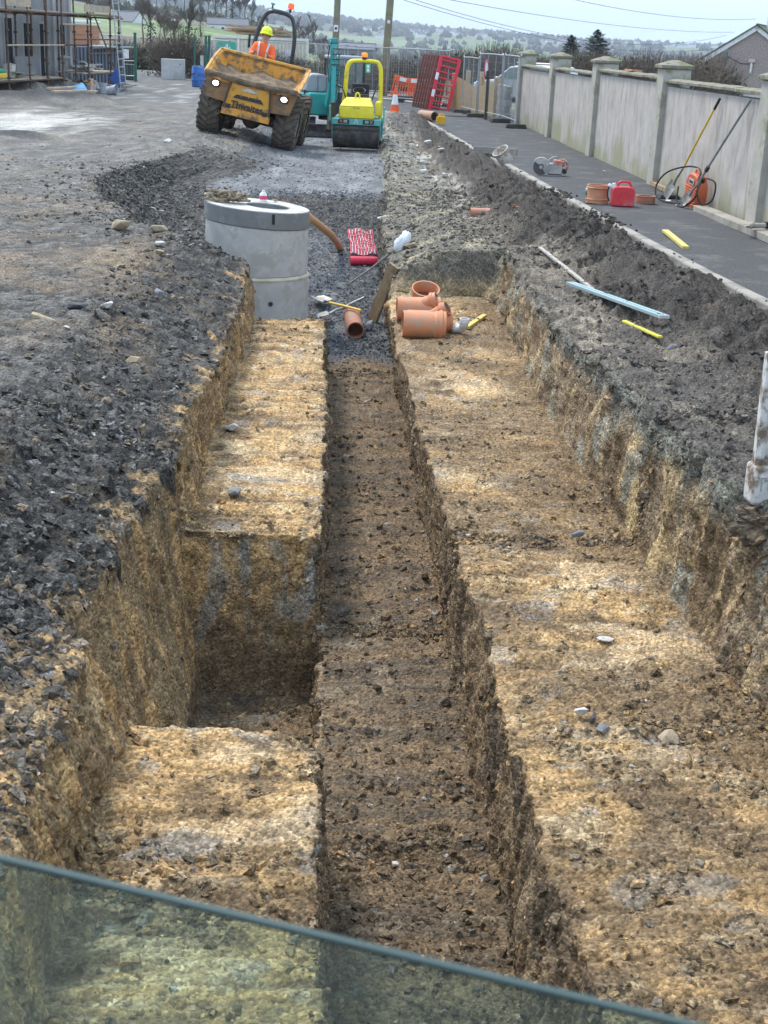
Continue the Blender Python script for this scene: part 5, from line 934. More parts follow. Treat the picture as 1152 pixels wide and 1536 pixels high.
for (x,y) in ((-.13,-.68),(.91,-.68),(-.13,.55),(.91,.55)): fr_.tube([(x,y,.68),(x*1.0,y+.05*(y<0),1.80)],.045,8)
fr_.box((.39,-.65,.72),(1.06,.05,.06)); fr_.build('cab_frame',BKP,up); g=G(); g.box((.39,-.05,1.85),(1.14,1.35,.12)); g.build('cab_roof',GX,up,bevel=.04)
gl=mat('thin_glass',(.8,.9,.88)); gl2=bpy.data.materials['thin_glass']; b=gl2.node_tree.nodes['Principled BSDF']; b.inputs['Transmission Weight'].default_value=.92; b.inputs['Roughness'].default_value=.02
G().box((.39,-.66,1.27),(.98,.012,1.0)).build('windscreen',gl,up,smooth=0); G().box((.92,-.05,1.27),(.012,1.15,1.0)).build('side_window',gl,up,smooth=0); G().box((-.13,-.05,1.27),(.012,1.15,1.0)).build('side_window',gl,up,smooth=0)
g=G(); g.box((.35,.15,.95),(.48,.45,.14)); g.box((.35,.38,1.28),(.46,.12,.62)); g.build('seat',BK,up,bevel=.05)
for s in (-1,1): G().tube([(.35+s*.27,-.1,.7),(.35+s*.27,-.12,1.15)],.02,6).build('control_lever',BKP,up)
# boom folded: column seen end-on
bm_=G(); bm_.box((-.20,-.95,.30),(.20,.35,.40)); bm_.build('swing_post',CH,up,bevel=.02)
b1=[(-.36,-1.05,.35),(-.34,-1.35,.9),(-.30,-1.45,1.6),(-.27,-1.2,2.30)]
bo=G(); 
for i in range(3): a=Vector(b1[i]);c=Vector(b1[i+1]); q=(c-a).to_track_quat('Z','Y').to_matrix().to_4x4(); q.translation=(a+c)/2; bo.box((0,0,0),(.20,.24,(c-a).length+.05),M=q)
bo=bo.build('boom',TX,up,bevel=.02)
di=G(); a=Vector((-.27,-1.35,2.25)); c=Vector((-.41,-2.0,.45)); q=(c-a).to_track_quat('Z','Y').to_matrix().to_4x4(); q.translation=(a+c)/2; di.box((0,0,0),(.15,.18,(c-a).length),M=q); di=di.build('dipper',TX,up,bevel=.02)
for o_,x in ((.05,-.13),(.05,.13)): G().tube([(x-.33,-1.5,.55),(x-.29,-1.62,1.3),(x-.27,-1.5,2.1)],.028,8).build('hydraulic_pipe',TX,bo)
G().cyl((-.35,-1.68,1.0),(-.29,-1.62,1.75),.05,12).build('ram_barrel',TX,bo); G().cyl((-.29,-1.62,1.75),(-.27,-1.5,2.2),.03,10).build('ram_rod',ME,bo)
for k in range(8): G().box((-.32+.008*k,-1.72+.01*k,1.0+.16*k),(.26,.05,.03)).build('hose_clamp',BKP,bo)
for x in (-.14,-.06): G().tube(smoothp([(x-.27,-1.3,2.2),(x-.37,-1.5,1.7),(x-.35,-1.7,1.1)]),.016,6).build('hose',BK,bo)
g=G(); g.box((-.27,-1.25,2.37),(.24,.26,.16)); g.cyl((-.42,-1.3,2.31),(-.12,-1.3,2.31),.06,12); g.build('boom_head',TX,up,bevel=.03)
g=G(); g.box((-.43,-2.05,.28),(.16,.22,.42)); g.prism([(-.2,-.62),(.18,-.60),(.2,-.45),(.1,-.15),(-.1,-.10)],-.57,-.25,M=xf((0,-2.05,.25)),axis='x') ; g.build('bucket_link',CH,up,bevel=.015)
g=G(); g.cyl((.25,.2,1.91),(.25,.2,1.97),.04,10); g=g.build('beacon_base',BKP,up); G().lathe([(0,0),(.06,0),(.062,.08),(.04,.11),(0,.115)],16,xf((-.0,.2,1.97))).build('beacon',mat('orange_beacon',(0,0,0)),up)
print('vehicles',time.time()-T0)

# ================= fencing and traffic furniture =================
GAL=mat('galvanised_tube',(.34,.355,.36),rough=.45,metal=.4,var=.1); FB=mat('fence_block',(.06,.058,.055),rough=.9,var=.2)
def fence_panel(label,a,b,h=2.0,z=.0,cat='mesh fence',lean=0,group=None,foot=True,n=16):
    a=Vector((a[0],a[1],z));b=Vector((b[0],b[1],z)); L_=(b-a).length
    t=thing('mesh_fence_panel',label,cat,a,(R(lean),0,math.atan2((b-a).y,(b-a).x)),group)
    c=.12; G().tube(smoothp([(0.02,0,.08),(.02,0,h-c),(.02+c,0,h),(L_-.02-c,0,h),(L_-.02,0,h-c),(L_-.02,0,.08)],5),.021,8).build('frame_tube',GAL,t)
    G().cyl((.02,0,.22),(L_-.02,0,.22),.018,8).build('bottom_rail',GAL,t)
    for k in (1,2): G().cyl((L_*k/3,0,.22),(L_*k/3,0,h),.012,6).build('upright_tube',GAL,t)
    g=G(); m=int(L_/.10)
    for k in range(1,m): g.cyl((k*L_/m,0,.22),(k*L_/m,0,h),.0026,3,cap=False)
    for k in range(1,8): g.cyl((0,0,.22+k*(h-.22)/8),(L_,0,.22+k*(h-.22)/8),.0026,3,cap=False)
    tag(g.build('wire_mesh',GAL,t),kind='stuff')
    if foot:
        for x in (0,L_): G().box((x,0,.065),(.22,.62,.12),tp=(.85,.9)).build('foot_block',FB,t,bevel=.015)
    return t
x0=4.62;
fence_panel('nearest mesh fence panel, running along the path against the last wall pillar',(5.50,44.6),(5.62,41.4),h=2.0)
fence_panel('mesh fence panel in front of the parked car and the timber gate post',(5.05,47.0),(5.50,44.2),h=2.0)
fence_panel('mesh fence panel angled in front of the timber close-board fence',(4.75,49.4),(5.0,46.9),h=1.85)
fence_panel('mesh fence panel leaning beside the red stacked barriers',(1.2,55.2),(4.6,53.6),h=2.0)
G_='mesh fence panels across the far side of the access road'
xs=[-2.6,.3,3.2]
fence_panel('mesh fence panel behind the excavator, leftmost of the far run',(-2.6,61.8),(.8,61.4),group=G_)
fence_panel('mesh fence panel behind the roller in the far run',(.9,61.4),(4.2,60.8),group=G_)
fence_panel('mesh fence panel leaning beyond the dumper, by the blue barrel',(-4.95,60.0),(-4.0,56.8),lean=-6)
# timber close-board fence, picket fence and gate
TF=mat('fence_timber',(.46,.33,.18),rough=.85,var=.15,vs=3,stretch=(9,9,1),dirt=(.36,.27,.16),ds=2,dt=.55)
t=thing('timber_fence','new close-board timber fence with low rounded boards behind the mesh panels','timber fence')
a=Vector((4.72,52.0,0)); b=Vector((5.75,47.6,0)); n=24
for k in range(n): p=a.lerp(b,k/(n-1)); hh=1.02+.12*math.sin(k/(n-1)*math.pi*2+1.5); o=G().box((0,0,hh/2),(.022,.17,hh)).build('fence_board',TF,t,bevel=.004) ; o.location=p; o.rotation_euler=(0,0,math.atan2((b-a).y,(b-a).x)-R(90)+random.uniform(-.02,.02))
for k in (0,1): p=a.lerp(b,k); G().box((p.x-.05,p.y,.62),(.15,.15,1.3)).build('fence_post',TF,t,bevel=.02)
for z in (.3,.85): o=G().box((0,0,z),(.05,(b-a).length,.09)).build('fence_rail',TF,t); o.location=(a+b)/2+Vector((.05,0,0)); o.rotation_euler=(0,0,math.atan2((b-a).y,(b-a).x)-R(90))
t=thing('picket_fence','short timber picket fence between the red barriers and the corner post','picket fence',(3.9,54.6,0))
for k in range(9): G().box((.0+k*.17,0,.5),(.085,.02,.9)).build('picket',TF,t,bevel=.004)
for z in (.25,.75): G().box((.68,.03,z),(1.6,.05,.09)).build('picket_rail',TF,t)
G().box((1.55,.02,.65),(.16,.16,1.35)).build('corner_post',TF,t,bevel=.03)
t=thing('field_gate','open five-bar timber gate with a diagonal brace beside the wall end','gate',(5.45,49.2,0),(0,0,R(-75)))
for k in range(5): G().box((.75,0,.2+k*.22),(1.5,.03,.10)).build('gate_bar',TF,t,bevel=.004)
for x in (0,1.5): G().box((x,0,.62),(.09,.06,1.25)).build('gate_stile',TF,t,bevel=.005)
G().box((.75,-.03,.62),(1.62,.025,.09),(0,R(-33),0)).build('gate_brace',TF,t)
G().box((-.12,0,.7),(.16,.16,1.4)).build('gate_post',TF,t,bevel=.02)
t=thing('block_pier','low grey block wall stub at the gate, between the post and the last pillar','block wall',(5.8,46.9,0))
BLK=mat('concrete_block',(.27,.265,.25),rough=.95,var=.12,dirt=(.2,.2,.16),ds=4)
b0=G().box((0,0,0),(.2,.43,.205)).build('block',BLK,t,bevel=.006)
b0.location=(.02,-1.6,.11)
for r_ in range(5):
    for c in range(5):
        if r_ or c: inst(b0,'block',t,(.02,-1.6+c*.44+(.22 if r_%2 else 0),.11+r_*.215))
o=G(); o.box((0,0,.75),(.10,.10,1.5)); t=thing('sign_post','dark post with a red and white round sign seen edge-on beside the parked car','sign',(5.22,45.9,0)); o.build('post',mat('dark_post',(.07,.07,.07),rough=.8),t,bevel=.01)
d=G().lathe([(0,-.006),(.30,-.006),(.30,.006),(0,.006)],32,xf((-.08,-.02,1.55),(R(90),0,R(72)))).build('sign_disc',mat('sign_red',(.6,.04,.05),rough=.4),t); G().lathe([(0,-.008),(.22,-.008),(.22,.008),(0,.008)],32,xf((-.08,-.02,1.55),(R(90),0,R(72)))).build('sign_face',WP,d)
# plastic barriers
def barrier(label,loc,rot,m,group=None,L_=2.0,h=1.0,name='plastic_barrier'):
    t=thing(name,label,'barrier',loc,rot,group)
    w=.045
    G().box((L_/2,0,h-.10),(L_,w,.2)).build('top_rail',m,t,bevel=.012)
    for k in (0,1): G().box((L_*(.26+.48*k),-.025,h-.10),(.28,.008,.14)).build('white_patch',WP,t)
    G().box((L_/2,0,.10),(L_,w,.1)).build('bottom_rail',m,t,bevel=.012); G().box((L_/2,0,.56),(L_,w*.8,.04)).build('middle_rail',m,t)
    for k in range(15): G().box((.03+k*(L_-.06)/14,0,.47),(.05 if k in (0,14) else .035,w*.8,.72)).build('bar',m,t)
    for x in (.3,L_-.3): G().box((x,0,.03),(.09,.5,.05)).build('foot',BK,t,bevel=.01)
    return t
OB=mat('orange_barrier',(.80,.12,.03),rough=.45,var=.06); RB=mat('red_barrier',(.70,.03,.06),rough=.45,var=.06,vs=2); BB=mat('brown_red_barrier',(.18,.075,.06),rough=.7,var=.2)
barrier('orange plastic barrier tipping over on the left of the pair by the pole',(2.60,57.6,.17),(0,R(12),R(-14)),OB,L_=1.5,h=.85)
barrier('orange plastic barrier standing on the right of the pair by the pole',(3.85+.05,56.9,.0),(0,0,R(180)),OB,L_=1.05,h=.85) if False else barrier('orange plastic barrier standing on the right of the pair by the pole',(3.30,57.1,.0),(0,0,R(4)),OB,L_=.95,h=.9)
# stack of barriers stood on end, leaning right
def endbarrier(label,loc,rot,m,group=None):
    t=thing('stacked_barrier',label,'barrier',loc,rot,group); W_,H_=.95,2.0
    for x in (0,W_): G().box((x,0,H_/2),(.16,.06,H_)).build('side_rail',m,t,bevel=.02)
    for k in range(9): G().box((W_/2,0,.12+k*(H_-.24)/8),(W_,.045,.05)).build('bar',m,t,bevel=.008)
    for z in (.0,H_): G().box((W_/2,0,z),(W_+.1,.05,.07)).build('end_bar',m,t,bevel=.01)
    if m is RB:
        for z in (.62,1.25): G().box((0,-.034,z),(.15,.008,.26)).build('white_patch',WP,t)
    return t
endbarrier('bright red plastic barrier stood on end at the front of the leaning stack',(3.72,50.6,.03),(R(-4),R(11),R(2)),RB).scale=(.70,1,.93)
ORD=['second','third','fourth','fifth','sixth','last']
for k in range(6): q=endbarrier(ORD[k]+' barrier of the leaning stack, muddy brown red, counted from the bright red one',(3.60-.07*k,50.95+.33*k,.03),(R(-3),R(11),R(8)),BB,'muddy barriers stacked on end'); q.scale=(.5,1,.93)
# cone
t=thing('traffic_cone','orange traffic cone with a white sleeve standing behind the ledge','traffic cone',(2.33,47.4,.02))
G().box((0,0,.02),(.36,.36,.04)).build('cone_base',OB,t,bevel=.01); G().lathe([(.15,.04),(.118,.26)],28).build('cone_body',OB,t); G().lathe([(.119,.26),(.07,.58)],28).build('white_sleeve',mat('cone_white',(.75,.75,.74),rough=.4),t); G().lathe([(.07,.58),(.028,.86),(0,.865)],28).build('cone_tip',OB,t)
for i,(x,y,l) in enumerate(((2.95,58.5,'black rubber block lying left by the far verge'),(3.0,55.8,'flat dark fence feet stacked beside the barrier stack'),(4.9,49.0,'long dark fence foot lying alone on the path beside the mesh panels'))):
    t=thing('rubber_block',l,'rubber block',(x,y,.02),(0,0,R(80 if i==2 else 10))); G().box((0,0,.06),(.8,.24,.11),tp=(.95,.85)).build('foot_body',FB,t,bevel=.015); 
    if i==1: G().box((.05,0,.18),(.8,.24,.11),(0,0,.1),tp=(.95,.85)).build('foot_body',FB,t,bevel=.015)
vg=G(); vg.add([(2.2,58.,.02),(3.7,54.6,.02),(5.4,53.2,.02),(12,53,.02),(12,62,.02),(2.2,62,.02)],[(0,1,2,3,4,5)]); o=vg.build('verge',mat('verge_grass',(.13,.14,.07),rough=.95,var=.3,vs=3,dirt=(.2,.19,.15),ds=1.2,dt=.5)); tag(o,kind='structure')
vk=G(); vk.tube([(5.3,53.1,.04),(3.7,54.45,.04),(2.3,57.6,.04),(1.9,59,.04)],.07,6); o=vk.build('verge_kerb',KM); tag(o,kind='structure')
# parked car behind the fence
t=thing('parked_car','silver people carrier with roof rails parked behind the mesh fence','car',(8.6,60.5,-.15),(0,0,R(-38)))
CP_=mat('silver_car',(.50,.53,.56),rough=.25,metal=.3,spec=.6,var=.02); 
g=G(); prof=[(-2.2,.35),(-2.25,.75),(-2.1,.98),(-1.15,1.08),(-.45,1.62),(.2,1.72),(1.7,1.70),(2.1,1.2),(2.2,.9),(2.2,.35)]
g.prism(prof,-.88,.88); cb=g.build('body',CP_,t,bevel=.10,seg=3)
for s in (-1,1):
    g=G(); g.prism([(-1.0,1.10),(-.42,1.55),(.1,1.62),(1.55,1.6),(1.95,1.18),(1.9,1.12)],s*.875,s*.887); g.build('side_glass',GLX,t)
    G().box((.35,s*.889,1.36),(.06,.012,.5)).build('window_pillar',CP_,t); G().tube([(-.2,s*.72,1.78),(1.6,s*.72,1.78)],.02,6).build('roof_rail',GAL,t); G().box((-.95,s*.98,1.12),(.12,.2,.15)).build('mirror',CP_,t,bevel=.03)
    for x in (-1.35,1.35): w_=thing_part('wheel',t,(x,s*.80,.33)); G().lathe([(.2,-.1),(.32,-.1),(.33,0),(.32,.1),(.2,.1)],24,Matrix.Rotation(R(90),4,'X')).build('tyre',BK,w_); G().lathe([(0,-.08),(.2,-.09),(.2,.09),(0,.08)],16,Matrix.Rotation(R(90),4,'X')).build('rim',GAL,w_)
    G().box((-2.18,s*.62,.82),(.12,.36,.17)).build('headlight',mat('car_lamp',(.6,.6,.6),rough=.15),t,bevel=.04)
g=G(); g.add([(-1.12,-.72,1.115),(-1.12,.72,1.115),(-.50,.64,1.60),(-.50,-.64,1.60)],[(0,1,2,3)]); o=g.build('windscreen',GLX,t); o.location=(-.035,0,.02); G().box((-2.24,0,.45),(.08,1.2,.16)).build('grille',BKP,t)
# ================= poles and wires =================
PO=mat('pole_timber',(.20,.165,.11),rough=.95,var=.2,vs=3,stretch=(6,6,.8),dirt=(.25,.24,.16),ds=1,dt=.5,bump=.3)
t=thing('utility_pole','brown timber utility pole standing by the orange barriers, right of the two','utility pole',(2.38,59.0,0)); G().tube([(0,0,-.2),(.2,0,5),(.42,0,9.5)],[.16,.145,.12],14).build('pole',PO,t); G().box((.12,-.15,3.0),(.10,.02,.12)).build('pole_plate',WP,t); G().cyl((.02,-.1,.9),(.02,-.17,1.0),.02,6).build('pole_bolt',ME,t); G().box((0.03,-.02,.6),(.30,.30,1.2)).build('pole_guard',mat('rusty_guard',(.17,.10,.06),rough=.9,var=.2),t,bevel=.03)
t=thing('utility_pole','timber utility pole rising behind the teal excavator, left of the two','utility pole',(.35,66.,-.2)); G().tube([(0,0,-.2),(.12,0,5),(.30,0,10.5)],[.16,.145,.12],14).build('pole',PO,t); G().box((.06,-.16,2.9),(.2,.02,.28)).build('warning_plate',WP,t,bevel=.01); G().box((.06,-.175,2.9),(.11,.01,.10)).build('plate_symbol',BKP,t); G().box((-.04,-.1,4.6),(.16,.04,.03)).build('pole_step',ME,t)
def wire(a,b,sag,label,r=.011,group=None):
    a=Vector(a);b=Vector(b); o=G().tube([a.lerp(b,k/24)-Vector((0,0,sag*4*(k/24)*(1-k/24))) for k in range(25)],r,4,cap=False).build('overhead_wire',mat('wire_black',(.05,.05,.055),rough=.5)); return tag(o,label,'overhead wire',group)
wire((2.8,58.9,5.7),(33.4,112,5.05),.85,'topmost overhead wire sagging towards the house chimney',.017)
wire((2.7,58.9,4.25),(31.8,112,4.0),.45,'second overhead wire from the top reaching the house roof',.015)
wire((2.7,58.9,4.1),(31.2,112,3.75),1.25,'third overhead wire passing above the two conifers',.013)
wire((2.7,58.9,3.95),(30.5,112,2.75),.95,'lowest overhead wire above the boundary wall',.013)
wire((2.7,59,6.8),(-.6,150,8.2),1.5,'short overhead wire rising from behind the two poles',.02)
# ================= house on the right =================
HP=mat('pebbledash',(.30,.235,.21),rough=.95,var=.45,vs=9,dirt=(.42,.37,.33),ds=14,dt=.52,bump=.6,bs=8); SLT=mat('roof_tiles',(.085,.085,.07),rough=.9,var=.2,dirt=(.11,.13,.05),ds=1.2,dt=.52)
t=thing('bungalow','pink pebble-dashed bungalow gable with white bargeboards beyond the wall','house',(33.6,112,-4),(0,0,R(-24)))
hw=4.6; g=G(); g.prism([(-hw,0),(hw,0),(hw,5.4),(0,8.45),(-hw,5.4)],0,14); g.build('gable_wall',HP,t)
sl_=math.atan2(3.05,hw); RT=math.hypot(3.05,hw)
for s in (-1,1):
    rf=thing_part('roof',t,(0,0,0)); k=0
    pl_=G(); pl_.box((0,0,0),(RT+.5,14.6,.10)); o=pl_.build('roof_deck',SLT,rf); o.location=(s*(hw/2+.12),7,6.98-.08+.12); o.rotation_euler=(0,s*sl_,0)
    o=G().box((0,0,0),(RT+.45,.16,.34)).build('bargeboard',mat('white_timber',(.72,.72,.70),rough=.6),rf); o.location=(s*(hw/2+.05),-.12,6.83); o.rotation_euler=(0,s*sl_,0)
    if s<0:
        cr=None
        for i in range(14):
            if cr is None: cr=G().box((0,0,0),(.42,14.4,.05)).build('tile_course',SLT,rf); q=cr
            else: q=inst(cr,'tile_course',rf)
            u=(i+.3)/14; q.location=(-u*(hw+.3),7,8.62-u*3.22); q.rotation_euler=(0,-sl_+R(4),0)
ch_=G(); ch_.box((0,0,0),(.9,.9,2.0)); ch_=ch_.build('chimney',mat('white_render',(.70,.70,.68),rough=.9,dirt=(.5,.48,.44),ds=2),t); ch_.location=(.9,2.5,9.0); G().box((0,0,1.05),(1.05,1.05,.14)).build('chimney_cap',SLT,ch_); G().cyl((0,0,1.1),(0,0,1.6),.17,12,).build('chimney_pot',mat('terracotta',(0,0,0)),ch_)
w_=G().box((3.3,-.05,3.9),(1.9,.12,1.3)).build('window',mat('white_timber',(0,0,0)),t,bevel=.01); G().box((3.3,-.12,3.9),(1.7,.03,1.1)).build('pane',GLX,w_)
for k in range(4): G().box((2.7+.4*k,-.15,3.9),(.05,.03,1.1)).build('glazing_bar',mat('white_timber',(0,0,0)),w_)
d=G().sphere((-2.1,-.7,6.2),.55,18,12,sc=(.35,.35,1)).build('satellite_dish',mat('dish_green_grey',(.13,.15,.12),rough=.8),t); G().tube([(-2.0,-.4,6.2),(-.9,-.2,5.7),(-.3,0,5.7)],.035,6).build('dish_arm',BKP,t); G().box((-.1,-.12,5.95),(.5,.2,.28)).build('vent_box',mat('vent_pink',(.6,.42,.38)),t,bevel=.03); G().box((-.1,-.1,5.4),(.16,.1,.8)).build('vent_streak',mat('white_render',(0,0,0)),t)
G().cyl((-hw-.15,-.05,3.),(-hw-.15,-.05,5.4),.06,8).build('downpipe',mat('white_timber',(0,0,0)),t); G().box((-hw+.1,-.15,5.2),(.35,.2,.5)).build('eaves_box',mat('white_timber',(0,0,0)),t)
print('furniture',time.time()-T0)

# ================= house under construction and scaffold =================
UM=Matrix.Translation((-10.4,47,0))@Matrix.Rotation(R(78.2),4,'Z')
def onsite(name,label,cat,u=0,v=0,z=0,rz=0,group=None):
    t=thing(name,label,cat,group=group); t.matrix_world=UM@Matrix.Translation((u,v,z))@Matrix.Rotation(rz,4,'Z'); return t
REN=mat('grey_render',(.29,.285,.28),rough=.9,var=.12,vs=1.5,dirt=(.33,.33,.33),ds=1.1,dt=.55,bump=.2,bs=20); RENL=mat('light_render',(.40,.40,.395),rough=.9,var=.1,vs=2); VOID=mat('unlit_interior',(.02,.02,.022),rough=.9)
hb=onsite('unfinished_house','grey rendered house under construction behind the scaffold, with dark door and window openings','building')
ops=[(3.9,4.5,.3,2.5),(5.5,6.15,.3,2.35),(6.95,7.3,.3,2.35),(8.9,9.35,1.2,2.35)]
xs=-6.; 
for i,(a,b,z0,z1) in enumerate(ops+[(10.,10.,0,0)]):
    G().box(((xs+a)/2,1.85,2.8),(a-xs-.002,.3,5.8)).build('wall_pier',REN,hb)
    if b>a:
        G().box(((a+b)/2,1.86,(z1+5.7)/2),(b-a,.3,5.7-z1)).build('lintel_wall',REN,hb)
        if z0>.3: G().box(((a+b)/2,1.86,z0/2),(b-a,.3,z0)).build('sill_wall',REN,hb)
        w_=G(); w_.box(((a+b)/2,1.75,(z0+z1)/2),(b-a+.16,.12,z1-z0+.14)); f_=w_.build('reveal_frame',RENL,hb)
        G().box(((a+b)/2,1.685,(z0+z1)/2),(b-a-.04,.02,z1-z0-.04)).build('opening',VOID,f_); G().box(((a+b)/2,1.62,z0-.05),(b-a+.3,.16,.07)).build('sill',RENL,f_)
    xs=b
G().box((2,5.,2.8),(15.9,6.0,5.6)).build('house_core',REN,hb)
for u in (1.6,3.4,8.2,9.8): G().box((u,1.66,2.8),(.22,.09,5.7)).build('pale_strip',RENL,hb)
sc=onsite('scaffold','rusty tube scaffold with board decks in front of the unfinished grey house','scaffold')
RU=mat('rusty_tube',(.17,.105,.07),rough=.8,metal=.2,var=.3,vs=6,dirt=(.10,.085,.075),ds=4,dt=.5); PB=mat('scaffold_board',(.50,.38,.26),rough=.85,var=.2,vs=3,stretch=(.6,9,9),dirt=(.36,.32,.27),ds=2,dt=.53)
st_u=[.3,2.0,3.5,4.9,6.15,7.4,9.7,10.8]; pz=None
for v in (0,1.25):
    for k,u in enumerate(st_u):
        if v and k in (6,): continue
        uu=u+(.25 if v else 0)
        if pz is None:
            g=G(); g.tube([(0,0,-.1),(.02,0,5.4)],.034,8); pz=g.build('standard',RU,sc); cp=G(); 
            for z in (.25,.62,1.1,1.62,2.1,2.7,3.3,3.8,4.4): cp.box((.01,0,z),(.11,.11,.07))
            cpm=cp.build('coupler',RU,pz,bevel=.01); tag(cpm,kind='stuff'); pz.location=(uu,v,0)
        else: q=inst(pz,'standard',sc,(uu,v,random.uniform(-.1,.05)),(random.uniform(-.012,.012),random.uniform(-.012,.012),0)); tag(inst(cpm,'coupler',q),kind='stuff')
for v,z,a,b in ((-.05,.50,-1,4.95),(-.05,1.63,.2,4.95),(-.05,2.70,-1,10.9),(-.05,3.65,-1,10.9),(1.3,.5,-1,5),(1.3,2.7,-1,10.9),(-.05,1.85,6.1,10.9),(-.05,1.35,7.3,10.9),(1.3,1.6,5,10.9),(-.05,.62,7.2,10.9),(-.05,2.35,4.9,7.5)):
    G().tube([(a,v,z),(b,v,z+.02)],.028,6).build('ledger',PB if z in (1.63,2.35) else RU,sc)
for z in (.5,2.7):
    for u in st_u[:(4 if z<1 else 8)]: G().tube([(u+.05,-.15,z-.05),(u+.1,1.45,z-.05)],.028,6).build('transom',RU,sc)
for z,a,b in ((.55,-1,4.9),(2.76,-1,4.9),(2.76,5.,10.9),(.66,6.9,10.9)):
    for k in range(5): G().box(((a+b)/2,.12+k*.25,z),(b-a-.05*k,.225,.038),(0,random.uniform(-.004,.004),0)).build('deck_board',PB,sc,bevel=.004)
G().box((1.1,-.10,3.05),(1.9,.035,.42)).build('toe_board',PB,sc); G().box((8.2,-.10,2.95),(2.6,.035,.25)).build('toe_board',PB,sc)
G().tube([(10.8,0,.2),(10.9,1.4,3.6)],.028,6).build('brace_tube',RU,sc)
la=onsite('ladder','aluminium ladder leaning against the right end of the scaffold','ladder',9.2,-.35,0); ALU=mat('ladder_aluminium',(.40,.41,.41),rough=.4,metal=.5)
for x in (0,.62): G().tube([(x,-.25,0),(x+.35,.25,4.6)],.024,6).build('ladder_rail',ALU,la)
for k in range(15): z=.3+k*.29; G().cyl((z*.35/4.6,-.25+z*.5/4.6,z),(.62+z*.35/4.6,-.25+z*.5/4.6,z),.018,6).build('rung',ALU,la)
def pile(name,label,cat,u,v,z,n,dim,m,spread,seed,group=None,rz=0,part='board'):
    rg=random.Random(seed); t=onsite(name,label,cat,u,v,z,rz,group)
    for k in range(n): G().box((rg.uniform(-1,1)*spread[0],rg.uniform(-1,1)*spread[1],.02+dim[2]*(.6+k*.75)),(dim[0]*rg.uniform(.7,1.1),dim[1],dim[2]),(rg.uniform(-.06,.06),rg.uniform(-.10,.10),rg.uniform(-.35,.35))).build(part,m,t,bevel=.004)
    return t
pile('timber_pile','untidy pile of pale boards stacked on the low right scaffold deck','timber pile',8.2,.5,.68,7,(2.2,.2,.05),mat('pale_board',(.50,.47,.42),rough=.85,var=.15,dirt=(.36,.32,.27),ds=2),(.3,.25),1)
pile('timber_pile','three orange-brown boards poking out below the pale board pile','timber pile',6.9,-.2,.30,3,(1.7,.16,.05),mat('new_board',(.52,.35,.19),rough=.8,var=.15),(.15,.1),2,rz=.4)
pile('board_scraps','grey weathered boards lying on the low left deck of the scaffold','board pile',1.8,.55,.60,6,(1.9,.22,.035),TIMG,(.5,.3),3)
pile('timber_scraps','pale timber offcuts lying on the ground before the left scaffold feet','timber pile',.4,-1.5,0.02,7,(2.0,.12,.06),PB,(1.1,.7),4)
pile('timber_scraps','broken boards lying in the dirt at the foot of the right scaffold end','timber pile',8.4,-.8,0.02,7,(1.3,.14,.05),TIMG,(1.3,.4),5)
t=onsite('mortar_slab','pale grey concrete board standing on edge on the scaffold deck','board',3.6,.85,.6); G().box((0,0,.32),(1.7,.08,.62),(R(-8),0,0)).build('slab',CONCD,t,bevel=.01)
t=onsite('bucket','white builders bucket full of rubble on the low left deck','bucket',1.15,.35,.6); G().lathe([(0,0),(.17,0),(.21,.4),(.225,.4),(.225,.42),(.2,.42),(.16,.03),(0,.03)],24).build('bucket_body',BW,t); G().sphere((0,0,.36),.17,10,6,sc=(1,1,.6)).build('rubble',CONC,t)
t=onsite('plastic_tub','yellow and green plastic tub at the left end of the low deck','tub',-.15,.2,.6); G().box((0,0,.09),(.7,.4,.16)).build('tub_base',mat('tub_yellow',(.7,.5,.05)),t,bevel=.03); G().box((0,0,.24),(.6,.36,.12)).build('tub_lid',mat('tub_green',(.05,.35,.22)),t,bevel=.03)
t=onsite('blue_bag','crumpled light blue bag at the foot of the scaffold','bag',4.1,-.9,.0); bl3=mat('blue_bag',(.22,.45,.68),rough=.5,var=.2); G().sphere((0,0,.18),.32,12,8,sc=(1.3,.8,.6)).build('bag_body',bl3,t); G().sphere((.25,0,.28),.16,10,6,sc=(1,.8,.9)).build('bag_knot',bl3,t)
GB=mat('grey_bucket',(.40,.42,.44),rough=.5,var=.1,dirt=(.25,.23,.2),ds=9)
gbk=None
for i,(u,v,rx) in enumerate(((5.0,-1.0,0),(5.5,-.7,.9),(6.1,-1.0,0),(5.3,-1.5,1.4))):
    t=onsite('bucket',('upright','tipped','second upright','fallen')[i]+' grey bucket among the grey buckets by the blue bag','bucket',u,v,.02,0,'grey buckets at the scaffold foot'); 
    b=G().lathe([(0,0),(.15,0),(.19,.34),(.2,.34),(.2,.36),(.18,.36),(.14,.02),(0,.02)],20).build('bucket_body',GB,t); b.rotation_euler=(rx,0,0); b.location=(0,0,.12 if rx else 0)
t=onsite('orange_pipe','short orange pipe lying on the ground at the far left by the scaffold','pipe',.6,-1.9,.12); G().cyl((-.45,0,0),(.45,.1,0),.09,16).build('pipe_barrel',OR,t); G().lathe([(.09,0),(.11,0),(.11,.12),(.09,.12)],16,xf((.40,.09,0),(0,R(90),0))).build('pipe_socket',OR,t)
t=onsite('orange_plank','thin orange-brown tube standing against the blue bag','tube',4.6,-1.15,.0); G().cyl((0,0,0),(.35,.1,.5),.05,10).build('tube_body',mat('dusty_orange_coupler',(0,0,0)),t)
t=onsite('blue_sheet','blue plastic sheet leaning at the foot of the ladder','sheet',10.2,-.1,.0); G().box((0,0,.35),(1.1,.05,.6),(R(20),R(32),0)).build('sheet_body',mat('blue_sheet',(.03,.10,.36),rough=.4),t,bevel=.02)
t=onsite('spoil_heap','heap of grey rubble under the scaffold','rubble heap',.0,.2,-.02)
